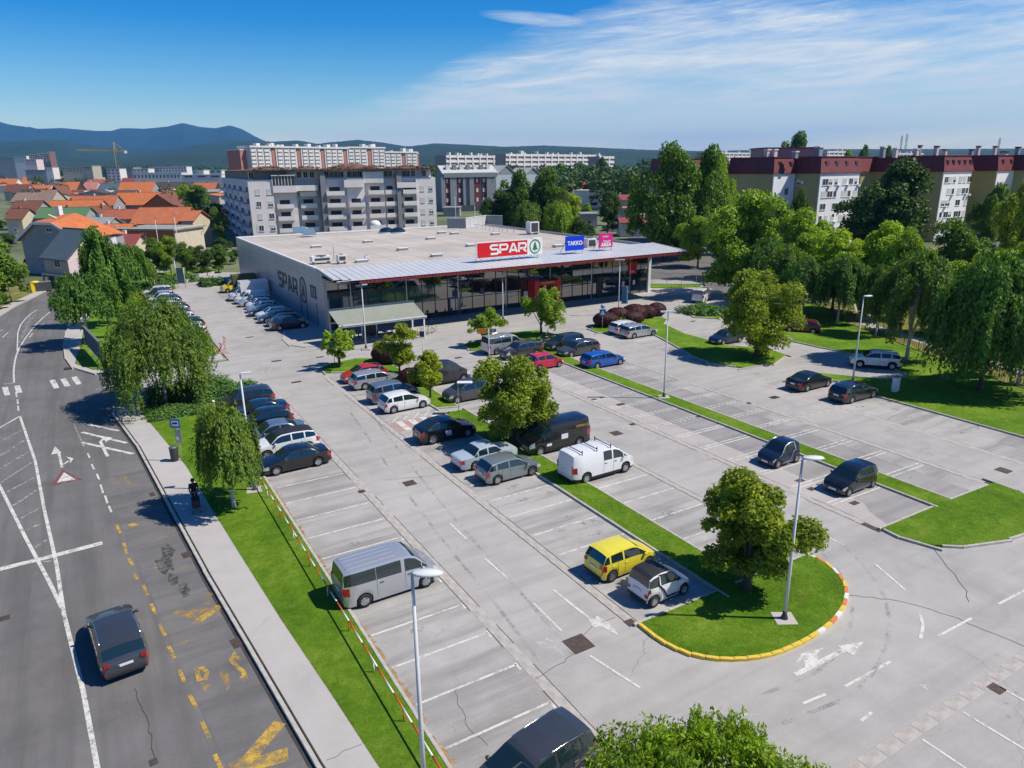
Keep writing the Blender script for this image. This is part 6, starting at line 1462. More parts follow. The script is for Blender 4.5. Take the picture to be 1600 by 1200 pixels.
    # west wing turning back in shade
    C = face_pt(345,262); D = (b.A[0], b.A[1]); w = Build('wing', 'x', C, (D[0]-.05, D[1]+1.0), 12)
    LW = w.L
    b2 = w; w.root['label'] = 'shaded wing of the grey apartment block facing the lane'; w.root['category'] = 'apartment block'; w.root.name = 'apartment_wing'
    w.box('wall', 0, LW, 0, 10, 0, 16.6, rough_mat('cool_grey_plaster', (0.36,0.36,0.375), .08)); w.box('attic_wall', .6, LW-.3, 1.2, 9, 16.6, 18.9, MD); 
    w.part('roof', MB().poly([(-1,-1,18.9),(LW,-1,18.9),(LW,10,19.4),(-1,10,19.4)]), mr)
    for r_ in range(5):
        for c2 in range(5):
            x = LW*(.06+.19*c2); z = 13.2-3.05*r_; q = w.box('balcony', x, x+LW*.12, -1.6, 0, z-.95, z+.25, MG); w.box('balcony_door', x+LW*.02, x+LW*.09, -.04, -.005, z-.6, z+1.4, M_PANED)
LM['dry'] = leaf_mat('dry_leaves', (0.16,0.11,0.06), .45, .1)
grey_block()
# ---- red and grey block further behind
A, B = face_pt(693,322), face_pt(775,330); b = Build('apartment_block', 'grey block with maroon vertical strips behind the shop', A, B, 16, 'apartment block')
mgr = rough_mat('blue_grey_plaster', (0.23,0.25,0.27), .08, .3); mmr = rough_mat('maroon_strip', (0.17,0.03,0.035), .1)
b.box('wall', 0, b.L, 0, 16, 0, 16.8, mgr)
for (p0, p1) in ((695,702),(715,721),(741,750),(753,759)):
    x0, x1 = b.xz(p0, 300)[0], b.xz(p1, 300)[0]; b.box('maroon_strip', x0, x1, -.35, -.02, 2, 15.2, mmr)
    for r_ in range(3): b.window((x0+x1)/2-.5, (x0+x1)/2+.5, 12.6-4.2*r_, 14.2-4.2*r_, 'shut', -.35)
for (p0, p1) in ((689,695),(703,713),(723,727),(733,740),(760,768)):
    x0, x1 = b.xz(p0, 300)[0], b.xz(p1, 300)[0]; b.box('bay', x0, x1, -1.0, -.02, 1.5, 15.0, mgr)
b.gable(0, b.L, 0, 16, 16.8, 20.0, TILE['pale'], mgr, 'x', .8); b.box('parapet_band', -.2, b.L+.2, -1.3, -.9, 14.9, 16.9, mgr)
for k in range(7): b.box('dormer', b.L*(.08+.13*k), b.L*(.08+.13*k)+1.6, 3, 5.5, 18, 20.3, mgr if k % 2 else M_WFR)
b.box('shop_base', -.3, b.L+.3, -2.2, -.1, 0, 2.6, rough_mat('blue_dark_glass', (0.05,0.07,0.08), .2))
A, B = face_pt(775,345), face_pt(845,360); b = Build('apartment_block', 'pale roofed block behind the dark tree group', A, B, 14, 'apartment block'); b.box('wall', 0, b.L, 0, 14, 0, 15.5, rough_mat('pale_blue_grey', (0.4,0.45,0.5), .08)); b.gable(0, b.L*.45, 0, 14, 15.5, 20, TILE['pale'], mgr, 'y', .5); b.gable(b.L*.62, b.L, 0, 14, 15, 18.8, TILE['pale'], mgr, 'y', .5)
slab_block('round grey kiosk with flat roof behind the shop roof', 690,716,333,290,9,'grey',0,'grey',z1=3.2)
# ---- the coloured houses behind the shop to the right
house('orange roofed house with cream gable, farthest of the coloured ones', 856,880,274,281,'terra','cream',8,12,chim=0); house('peach gabled house behind the shop', 876,899,276,287,'orange','yellow',8,12,'y'); house('house with a big orange roof beside the balcony house', 893,922,283,296,'orange','grey',7,12)
house('low orange roofed house left of the dark gable', 872,892,286,295,'orange','grey',7,12); house('yellow gabled house behind the pale willow', 878,910,301,316,'rust','yellow',5.6,11,'y')
b = slab_block('white and grey balcony house below the orange roofs', 897,939,297,330,12,'white',0,'pale',dep2=325)
for r_ in range(3):
    x0 = b.xz(919,300)[0]; b.box('balcony', x0, x0+5.6, -1.5, 0, 6.6-2.9*r_, 7.6-2.9*r_, WALL['white']); b.box('balcony_door', x0+.6, x0+4.6, -.06, -.01, 7.0-2.9*r_-.2, 9.1-2.9*r_-.2, M_PANED)
house('grey flat shed behind the balcony house', 934,990,285,289,'grey','grey',7,14,kind='flat',chim=0); house('white hall right of the grey shed', 958,990,286,293,'pale','white',7.5,14,kind='flat',chim=0); house('white fronted building with a dark red roof', 962,995,303,311,'maroon','beige',6.2,12)
house('small white shop with a red sloping roof by the back street', 974,1018,338,346,'maroon','white',3.8,9,win=2,chim=0); house('low flat grey building left of the bushy tree', 910,935,329,333,'grey','grey',4.2,9,kind='flat',chim=0); house('small white gable below the balcony house', 896,912,320,325,'grey','white',4.2,8,'y',chim=0); house('pink banded low shop under the red roof', 962,992,318,324,'pink','grey',4.5,9,kind='flat',chim=0)
for i in range(26):
    px = rng.choice((rng.uniform(655,700), rng.uniform(850,1000), rng.uniform(940,1300))); py = rng.uniform(265,276)-(px-655)*.006
    house('small far house with a tiled roof among the distant trees', px, px+rng.uniform(6,14), py-rng.uniform(1.5,3), py, rng.choice(('orange','rust','beige','grey')), rng.choice(('white','cream','beige')), rng.uniform(5,7.5), 11, group='small far houses among the distant trees', win=0, chim=0)
# ---- the long stepped apartment building on the right
def stepped():
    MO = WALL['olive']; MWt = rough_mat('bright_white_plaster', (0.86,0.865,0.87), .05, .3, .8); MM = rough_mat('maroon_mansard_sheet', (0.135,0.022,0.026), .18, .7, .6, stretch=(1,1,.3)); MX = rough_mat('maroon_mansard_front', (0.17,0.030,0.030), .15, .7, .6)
    ZE, ZT = 17.0, 20.5
    def unit(label, x0, y0, w, d, white_front=True, wins='grid', group='stepped units of the white and olive apartment building', dorm=4):
        b = Build('apartment_block', label, (x0, y0), (x0+w, y0), d, 'apartment block', group)
        b.box('wall', 0, w, 0, d, 0, ZE, MO); 
        if white_front: b.box('front_wall', .0, w, -.22, -.01, 0, ZE-.02, MWt)
        i_ = .9
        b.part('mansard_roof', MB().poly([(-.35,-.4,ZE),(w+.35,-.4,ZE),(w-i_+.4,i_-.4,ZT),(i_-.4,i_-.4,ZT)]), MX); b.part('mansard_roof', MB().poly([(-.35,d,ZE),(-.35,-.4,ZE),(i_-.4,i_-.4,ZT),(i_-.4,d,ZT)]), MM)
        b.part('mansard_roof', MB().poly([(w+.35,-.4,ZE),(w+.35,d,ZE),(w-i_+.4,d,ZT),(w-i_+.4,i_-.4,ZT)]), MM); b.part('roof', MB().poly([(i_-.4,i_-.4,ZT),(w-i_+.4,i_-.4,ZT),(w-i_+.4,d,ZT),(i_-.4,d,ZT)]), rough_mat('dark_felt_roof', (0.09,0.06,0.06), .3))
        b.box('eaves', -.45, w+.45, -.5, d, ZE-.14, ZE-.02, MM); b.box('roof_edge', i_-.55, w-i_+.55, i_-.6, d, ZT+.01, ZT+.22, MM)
        if wins == 'grid':
            cols = [.06,.20,.36,.56,.72,.86]; 
            for r_ in range(6):
                z = 14.4-2.8*r_
                for c_ in cols:
                    if rng.random() < .12: continue
                    ww = rng.choice((1.1,1.5,2.0)); k = rng.choice(('glass','shut','half','shut','glass')); b.window(w*c_, min(w*c_+ww, w-.1), z-.2, z+1.3, k, -.22)
                    if rng.random() < .3: b.box('air_conditioner', w*c_+ww+.05, w*c_+ww+.75, -.7, -.24, z-.7, z-.2, M_WFR)
            q = b.box('orange_blind', w*.02, w*.15, -.36, -.30, 14.4-2.8*3.9, 14.4-2.8*3.4, plain('orange_blind', (0.65,0.30,0.05), .6))
            b.part('rain_pipe', MB().box(w-.16, w-.02, -.36, -.24, 0, ZE), plain('brown_pipe', (0.12,0.07,0.05), .5))
        elif wins == 'few':
            for r_ in range(5): b.window(w*.55, w*.55+1.3, 12.0-2.8*r_, 13.6-2.8*r_, 'dark', -.22)
        for k in range(dorm):
            x = w*(k+.6)/dorm; b.box('dormer_window', x-.35, x+.35, -.05, .15, ZE+.9, ZE+2.5, M_PANE); b.box('dormer_frame', x-.5, x+.5, .0, .3, ZE+.75, ZE+2.65, MX)
        for k in range(2):
            y = d*(.3+.4*k); 
            for (z, kk) in ((ZE+1.2,'glass'),): b.box('dormer_window', -.06+.15, .25, y-.6, y+.6, z, z+1.2, M_PANE)
        return b
    def sidewins(b, ys, rows_):
        for y in ys:
            for r_ in rows_: b.window(0, 1.0, 14.2-2.8*r_, 15.5-2.8*r_, rng.choice(('glass','half')), y, side=-1)
    b = unit('white windowed unit of the olive building, left of the big dark tree', 149.1, 112.4, 14.7, 21); sidewins(b, (5.2,), (0,)); b.box('vent', -.5, -.1, 4.0, 4.6, 14.6, 15.2, M_WFR)
    b = unit('recessed narrow white unit between two olive gable walls', 141.6, 119.4, 7.4, 14, True, 'few', dorm=2)
    b = unit('leftmost unit with the wide olive gable wall and maroon roof', 129.0, 134.3, 13.0, 14, True, 'few', dorm=0)
    b = unit('long back part of the olive building hidden by the big dark tree', 163.9, 122.0, 24.0, 12, False, 'none', dorm=0)
    b = unit('second white windowed unit, right of the big dark tree', 183.0, 103.3, 12.6, 20, dorm=5)
    b = unit('unit with shaded olive wall right of the second white facade', 200.9, 100.0, 8.0, 26, True, 'few', dorm=2); sidewins(b, (8,15), (1,3))
    b = unit('last unit of the olive building at the right edge', 209, 88.0, 30, 16, True, 'few', dorm=5)
    # olive end wall turned to the viewer at the far left, windows on it
    for (px, py, w, h) in ((1146,298,1.2,1.3),(1146,317,1.2,1.3)):
        pass
    # chimneys
    for i, (px, top, dep) in enumerate(((1197,236,172),(1208,236,172),(1241,239,168),(1277,232,170),(1290,240,172),(1377,232,178),(1397,234,180),(1429,235,182),(1434,230,186),(1460,231,188),(1474,236,190),(1515,236,190),(1525,231,192),(1551,231,196),(1587,232,200),(1567,239,198))):
        q = face_pt(px, dep); zt = CAM_H+(HZ(px)-top)*dep/F_PX; o = thing('chimney', 'rooftop chimney stack on the maroon roof, number %d from the left' % (i+1) if False else ['first pale','second pale','low white','dark metal','short white','slim white','second slim','low grey','pointed dark','dark capped','white square','small white','dark topped','thin capped','rightmost dark','low wide'][i]+' chimney stack above the maroon roofs', 'chimney', (q[0], q[1], 20.3), 0, 'chimneys on the maroon roofs')
        w = (.55,.55,.5,.7,.4,.5,.45,.5,.35,.45,.4,.4,.4,.4,.5,.7)[i]
        MB().box(-w, w, -w, w, 0, zt-20.3).obj('stack', WALL['pink'] if i % 3 < 2 and i != 3 else rough_mat('lead_grey', (0.25,0.28,0.32), .1), o); MB().box(-w*1.25, w*1.25, -w*1.25, w*1.25, zt-20.3, zt-20.0).obj('cap', WALL['dark'] if i > 7 else M_WFR, o)
    A, B = face_pt(1190,190), face_pt(1280,190); b = Build('apartment_block', 'pinkish roof structure rising behind the maroon roofs', A, B, 10, 'apartment block'); b.box('wall', 0, b.L, 0, 10, 0, 23.0, rough_mat('pink_grey_wall', (0.32,0.20,0.20), .1)); b.box('roof', -.3, b.L+.3, -.3, 10.3, 23.0, 23.3, MM)
stepped()
# ================================================================== hills, woods, haze
M_WOOD = leaf_mat('distant_wood', (0.045,0.090,0.018), .5, .12)
M_HILLN = rough_mat('wooded_hill', (0.012,0.036,0.020), .45, .012, .95, kind='World'); M_HILLF = rough_mat('forest_mountain', (0.012,0.030,0.022), .25, .002, .95, kind='World')
def ridge(name, pts, dep, thick, m, seed, rough=1.0):
    """a range of hills whose crest shows along these spots; slopes fall off in front of it and behind"""
    rs = np.random.RandomState(seed); xs = np.arange(pts[0][0], pts[-1][0]+1, 5.0); ys = np.interp(xs, [p[0] for p in pts], [p[1] for p in pts]); ys = ys-np.abs(rs.normal(0, .28, len(xs)))*rough
    rowsn = 9; V = []; F = []
    for j in range(rowsn):
        t = j/(rowsn-1)*1.25; dd = dep-thick*(1-t) if t <= 1 else dep+thick*(t-1)
        prof = math.sin(min(t, 1)*math.pi/2)**1.3 if t <= 1 else max(0, 1-(t-1)*3)
        for i, (x, y) in enumerate(zip(xs, ys)):
            q = at(x, HZ(x), dd); Hh = (HZ(x)-y)*dep/F_PX+CAM_H
            bump = 1+.07*math.sin(x*.021+j*1.3+seed)+.05*math.sin(x*.053-j*2)+rs.normal(0,.012)
            V.append((q[0], q[1], -2+Hh*prof*(bump if t < .78 else 1)))
    n = len(xs)
    for j in range(rowsn-1):
        for i in range(n-1): F.append((j*n+i, j*n+i+1, (j+1)*n+i+1, (j+1)*n+i))
    me = bpy.data.meshes.new(name); me.from_pydata(V, [], F); me.materials.append(m); me.polygons.foreach_set('use_smooth', [True]*len(F)); me.update()
    o = link(name, me, kind='structure'); return o
ridge('mountains', [(-400,205),(-200,190),(-60,186),(0,192),(30,200),(70,206),(110,205),(160,209),(185,209),(200,205),(235,206),(270,203),(296,197.5),(320,203),(345,205),(368,201),(385,206),(405,217),(425,226),(460,240),(520,252),(560,262)], 9000, 3500, M_HILLF, 1, .6)
ridge('hills', [(-200,235),(0,225),(60,222),(110,222),(150,230),(210,236),(260,236),(330,226),(380,222),(430,224),(470,222),(500,227),(560,221),(600,225),(640,231),(680,226),(730,228),(790,231),(850,229),(930,232),(1000,235),(1100,237),(1200,235),(1300,234),(1420,234),(1600,233),(1900,232)], 4200, 1500, M_HILLN, 2, .8)
ridge('low_hills', [(-200,246),(0,240),(60,242),(120,247),(200,248),(300,240),(360,238),(420,245),(560,244),(650,240),(700,233),(760,232),(830,234),(900,235),(1000,238),(1200,239),(1400,237),(1900,236)], 2600, 900, M_HILLN, 3, 1.0)
def woods(name, label, spots, leaf, seed):
    """a belt of far trees that reads as one mass"""
    rs = np.random.RandomState(seed); Q = []
    for (p0, p1, py, dep, n) in spots:
        for k in range(n):
            px = rs.uniform(p0, p1); d_ = dep*rs.uniform(.9,1.12); q = face_pt(px, d_); h = max(5, CAM_H-(py-HZ(px))*dep/F_PX)*rs.uniform(.72,1.1); r_ = h*rs.uniform(.28,.45); m_ = 150
            u = rand_dir(m_, rs); u[:, 2] = np.abs(u[:, 2])*.9
            c = u*np.array([r_, r_, h*.55])*rs.uniform(.75,1.05,m_)[:, None]+np.array([q[0], q[1], h*.42]); c[m_*3//4:, 2] *= .5
            Q.append(leaves(c, u+rs.normal(0,.4,(m_,3)), leaf*.32*h/14, 1.3, rs))
    tag(link(name, quads_mesh(name, np.concatenate(Q), M_WOOD)), label, 'wood', kind='stuff')
woods('tree_belt', 'far belt of trees behind the rooftops on the left', [(-20,400,262,1700,260),(100,380,259,1900,150)], 4.2, 5)
woods('tree_belt', 'far belt of trees before the long white slabs and towards the right', [(655,1000,256,600,90),(930,1140,262,330,40),(690,960,262,480,50),(1000,1600,244,900,150),(560,700,262,520,30),(850,1000,266,380,30)], 4.0, 6)
woods('tree_belt', 'belt of trees behind the maroon roofed building', [(1150,1640,248,420,90),(1560,1700,252,260,16)], 3.2, 7)
woods('tree_belt', 'trees growing between the houses of the old quarter', [(0,330,283,420,8),(0,330,274,800,40),(230,300,300,300,3)], 3.2, 8)
woods('tree_belt', 'dark trees filling the park behind the right lawn', [(1440,1660,330,185,10),(1560,1700,300,230,8)], 2.8, 9)
# air
hz = MB().box(-12600, 12700, -12600, 12800, -3.5, 640).obj('haze', None); hz['kind'] = 'stuff'; hz['label'] = 'pale blue summer haze over the town'
def haze():
    m = bpy.data.materials.new('haze'); m.use_nodes = True; nt = m.node_tree; nt.nodes.clear(); o = nt.nodes.new('ShaderNodeOutputMaterial'); v = nt.nodes.new('ShaderNodeVolumePrincipled')
    v.inputs['Color'].default_value = (0.10,0.46,1.0,1); v.inputs['Density'].default_value = HAZE_D; v.inputs['Anisotropy'].default_value = 0.0; nt.links.new(v.outputs[0], o.inputs['Volume'])
    hz.data.materials.clear(); hz.data.materials.append(m)
HAZE_D = 0.6/9000
haze()
# ================================================================== vehicles
def paint(name, c, metal=0.0, rough=0.32):
    if name in MATS: return MATS[name]
    t = NT(name).set(Base_Color=c, Roughness=rough, Metallic=metal, Coat_Weight=0.9, Coat_Roughness=0.03)
    v = t.coord('World'); d = t.noise(v, 2.5, 5, 0.6)
    t.col(t.mix(t.math('MULTIPLY', t.math('SUBTRACT', d, 0.48, True), 0.55), c, tuple(0.75*x+0.05 for x in c)))
    t.L.new(t.math('ADD', t.math('MULTIPLY', d, 0.2), rough-0.1), t.b.inputs['Roughness'])
    MATS[name] = t.m; return t.m
P_BASE = paint('car_paint', (0.5,0.5,0.5))
PAINTS = dict(
 white=paint('white_car_paint', (0.74,0.75,0.76)), silver=paint('silver_car_paint', (0.50,0.52,0.55), 0.55, 0.35), grey=paint('grey_car_paint', (0.085,0.087,0.098), 0.5, 0.35),
 dgrey=paint('dark_grey_car_paint', (0.040,0.042,0.05), 0.4), black=paint('black_car_paint', (0.006,0.006,0.008)), navy=paint('navy_car_paint', (0.008,0.017,0.045), 0.2),
 blue=paint('blue_car_paint', (0.012,0.10,0.46), 0.2), red=paint('red_car_paint', (0.50,0.010,0.014)), crimson=paint('crimson_car_paint', (0.55,0.012,0.045)), yellow=paint('yellow_car_paint', (0.74,0.64,0.04)),
 steel=paint('steel_blue_car_paint', (0.20,0.26,0.34), 0.55, 0.35), sage=paint('green_silver_car_paint', (0.26,0.30,0.31), 0.5, 0.35), oldblue=paint('pale_blue_car_paint', (0.42,0.50,0.57), 0.1, 0.4), post=paint('post_yellow_car_paint', (0.85,0.62,0.0)),
 roadcar=paint('anthracite_car_paint', (0.055,0.062,0.072), 0.35), bronze=paint('brown_grey_car_paint', (0.075,0.062,0.062), 0.4), maroon=paint('shaded_red_car_paint', (0.14,0.008,0.012)), darkblue=paint('dark_blue_car_paint', (0.01,0.03,0.10), 0.2))  # maroon entry: red darkened, tree shade put into the paint colour
M_GLASS = glass_mat('car_glass', (0.010,0.024,0.028), 0.03)
M_TYRE = plain('tyre_rubber', (0.018,0.018,0.018), 0.85)
M_RIM = plain('alloy_rim', (0.55,0.56,0.58), 0.3, 0.9)
M_TRIM = plain('black_plastic_trim', (0.02,0.02,0.022), 0.6)
M_CHROME = plain('chrome_trim', (0.75,0.76,0.78), 0.15, 1.0)
M_HEAD = plain('headlight_lens', (0.62,0.66,0.70), 0.08, 0.3, 1.0)
M_TAIL = plain('tail_light_lens', (0.34,0.008,0.016), 0.12, 0.0, 1.0)
M_PLATE = plain('number_plate_white', (0.75,0.76,0.78), 0.4)
M_PLATEB = plain('number_plate_blue', (0.02,0.06,0.4), 0.4)
M_LETTER = plain('sign_black', (0.015,0.015,0.02), 0.5)

def lerp_pts(pts, u):
    for (a, za), (b_, zb) in zip(pts[:-1], pts[1:]):
        if u <= b_:
            t = (u-a)/(b_-a) if b_ > a else 0
            return za+(zb-za)*t
    return pts[-1][1]
CT = {}
def ctype(name, **k): CT[name] = k
# top: (fraction from nose, height); zones a,b,c,d = screen foot, screen top, rear glass top, rear glass foot
ctype('hatchback', L=4.15, W=1.76, top=[(0,.52),(.015,.62),(.05,.72),(.12,.80),(.24,.92),(.40,1.38),(.46,1.45),(.60,1.475),(.80,1.42),(.885,1.36),(.965,.98),(.985,.86),(1,.50)], z=(.24,.42,.885,.965), belt=(.84,.96), wheels=(.19,.81), r=.315, pillars=((.585,.605),(.80,.83)))
ctype('small_car', L=3.55, W=1.62, top=[(0,.50),(.02,.62),(.06,.74),(.13,.84),(.22,.95),(.38,1.40),(.46,1.48),(.62,1.50),(.84,1.46),(.915,1.40),(.975,1.0),(.988,.85),(1,.50)], z=(.22,.40,.915,.975), belt=(.88,.98), wheels=(.18,.83), r=.29, pillars=((.62,.645),(.85,.875)))
ctype('saloon', L=4.6, W=1.80, top=[(0,.52),(.015,.62),(.05,.70),(.12,.77),(.26,.90),(.40,1.34),(.46,1.41),(.58,1.43),(.70,1.37),(.84,1.04),(.90,1.02),(.965,.98),(.985,.86),(1,.52)], z=(.26,.42,.70,.84), belt=(.84,.93), wheels=(.19,.79), r=.32, pillars=((.56,.58),(.735,.755)))
ctype('old_saloon', L=4.5, W=1.70, top=[(0,.55),(.008,.74),(.03,.80),(.15,.85),(.29,.92),(.385,1.34),(.43,1.40),(.60,1.40),(.68,1.35),(.775,.96),(.80,.94),(.97,.90),(.992,.84),(1,.52)], z=(.29,.40,.67,.775), belt=(.86,.88), wheels=(.19,.77), r=.30, pillars=((.53,.55),(.70,.72)))
ctype('estate', L=4.7, W=1.80, top=[(0,.52),(.015,.62),(.05,.70),(.12,.78),(.25,.91),(.38,1.36),(.44,1.44),(.60,1.47),(.82,1.43),(.92,1.36),(.97,1.0),(.985,.86),(1,.50)], z=(.25,.40,.92,.97), belt=(.85,.96), wheels=(.185,.79), r=.32, pillars=((.55,.57),(.745,.765)))
ctype('people_carrier', L=4.4, W=1.81, top=[(0,.55),(.015,.68),(.05,.80),(.11,.90),(.20,1.02),(.36,1.52),(.43,1.62),(.60,1.66),(.84,1.61),(.93,1.52),(.975,1.08),(.99,.92),(1,.52)], z=(.20,.38,.93,.975), belt=(.93,1.05), wheels=(.17,.80), r=.32, pillars=((.31,.325),(.56,.58),(.78,.80)))
ctype('suv', L=4.55, W=1.86, top=[(0,.62),(.015,.78),(.05,.90),(.12,.97),(.25,1.08),(.37,1.52),(.43,1.61),(.60,1.65),(.82,1.60),(.91,1.50),(.965,1.14),(.985,1.0),(1,.58)], z=(.25,.39,.91,.965), belt=(1.0,1.10), wheels=(.18,.80), r=.36, pillars=((.56,.58),(.76,.78)), clad=True)
ctype('coupe_suv', L=4.5, W=1.84, top=[(0,.58),(.015,.74),(.05,.84),(.12,.92),(.25,1.03),(.38,1.46),(.44,1.54),(.56,1.57),(.72,1.52),(.90,1.18),(.95,1.10),(.985,.98),(1,.55)], z=(.25,.40,.74,.92), belt=(.96,1.06), wheels=(.18,.80), r=.36, pillars=((.56,.58),(.76,.78)), clad=True)
ctype('micro_car', L=2.7, W=1.56, top=[(0,.50),(.02,.62),(.06,.73),(.15,.84),(.27,.93),(.44,1.42),(.52,1.52),(.68,1.55),(.86,1.50),(.94,1.40),(.975,1.02),(.99,.80),(1,.45)], z=(.27,.46,.94,.975), belt=(.86,.98), wheels=(.17,.855), r=.29, pillars=((.72,.745),))
ctype('city_car', L=3.45, W=1.63, top=[(0,.50),(.02,.60),(.06,.70),(.14,.80),(.25,.89),(.41,1.36),(.48,1.45),(.62,1.50),(.84,1.47),(.93,1.42),(.975,1.02),(.99,.86),(1,.48)], z=(.25,.43,.93,.975), belt=(.84,.96), wheels=(.16,.85), r=.28, pillars=((.60,.62),(.83,.85)))
ctype('passenger_van', L=4.8, W=1.92, top=[(0,.55),(.012,.75),(.04,.95),(.09,1.08),(.15,1.20),(.27,1.78),(.33,1.90),(.45,1.95),(.92,1.93),(.975,1.88),(.993,1.30),(.997,1.10),(1,.45)], z=(.15,.30,.975,.993), belt=(1.10,1.18), wheels=(.17,.80), r=.335, pillars=((.205,.215),(.385,.42),(.672,.676)), crown=.03)
ctype('panel_van', L=5.0, W=1.98, top=[(0,.55),(.012,.78),(.04,.98),(.09,1.10),(.16,1.22),(.27,1.76),(.33,1.90),(.45,1.97),(.92,1.96),(.975,1.92),(.993,1.30),(.997,1.10),(1,.45)], z=(.16,.30,.975,.976), belt=(1.12,1.20), wheels=(.17,.80), r=.335, pillars=((.205,.215),(.375,.395),(.53,2)), crown=.03, clad=True)
ctype('long_van', L=5.2, W=2.0, top=[(0,.55),(.012,.78),(.04,.98),(.09,1.10),(.16,1.24),(.27,1.88),(.33,2.02),(.45,2.10),(.92,2.08),(.975,2.04),(.993,1.30),(.997,1.10),(1,.45)], z=(.16,.30,.975,.976), belt=(1.12,1.20), wheels=(.17,.80), r=.335, pillars=((.205,.215),(.375,2)), crown=.03, clad=True)
ctype('delivery_van', L=4.6, W=1.84, top=[(0,.52),(.012,.70),(.04,.84),(.09,.92),(.20,1.05),(.33,1.62),(.38,1.75),(.45,1.88),(.92,1.90),(.975,1.86),(.993,1.30),(.997,1.10),(1,.45)], z=(.20,.36,.975,.976), belt=(1.0,1.08), wheels=(.17,.80), r=.31, pillars=((.26,.27),(.43,2)), crown=.03, clad=True)

def car_shell(T):
    L_, W = T['L'], T['W']; a, b_, c, d = T['z']; crown = T.get('crown', .035); top = T['top']; r = T['r']
    wx = [L_/2-T['wheels'][0]*L_, L_/2-T['wheels'][1]*L_]; RA = r+.055
    tumble = .10 if T.get('crown') else .175
    us = set(np.linspace(0, 1, 33).round(4))
    for p in (a, b_, c, d, .006, .018, .035, .965, .982, .994): us.add(p)
    for p in top: us.add(p[0])
    for p in T['pillars']:
        for q in p:
            if q < 1: us.add(q)
    for w_ in T['wheels']:
        for k in range(9): us.add(round(w_+RA*math.cos(math.pi*k/8)*.995/L_, 4))
        us.add(round(w_+RA/L_+.0005, 4)); us.add(round(w_-RA/L_-.0005, 4))
    us = sorted(u for u in us if 0 <= u <= 1)
    rings = []
    for u in us:
        x = L_/2-u*L_
        zt = lerp_pts(top, u)
        e = abs(2*u-1); w = W/2*(1-(.17 if u > .5 else .24)*max(0, (e-.66)/.34)**2.5)
        if e > .985: w *= 1-.05*(e-.985)/.015
        zb = .19+.10*max(0, (e-.9)/.1)
        for xw in wx:
            if abs(x-xw) < RA: zb = max(zb, r+math.sqrt(max(0, RA*RA-(x-xw)**2)))
        bl = T['belt'][0]+(T['belt'][1]-T['belt'][0])*u
        zs = min(bl, zt-.035); zb = min(zb, zs-.06); h = zt-zs
        wt = w*(1-tumble*min(1.3, h/.5)) if h > .06 else w*.97
        R_ = [(w*.93, zb), (w*.99, zb+(zs-zb)*.22), (w, zb+(zs-zb)*.58), (w*.972, zs-.008), (w*.972+(wt-w*.972)*.10, zs+h*.10), (wt*1.0, zs+h*.84), (wt*.945, zs+h*.975), (wt*.52, zt+crown*.72), (0, zt+crown)]
        rings.append([(x, y, z) for y, z in R_])
    return us, rings
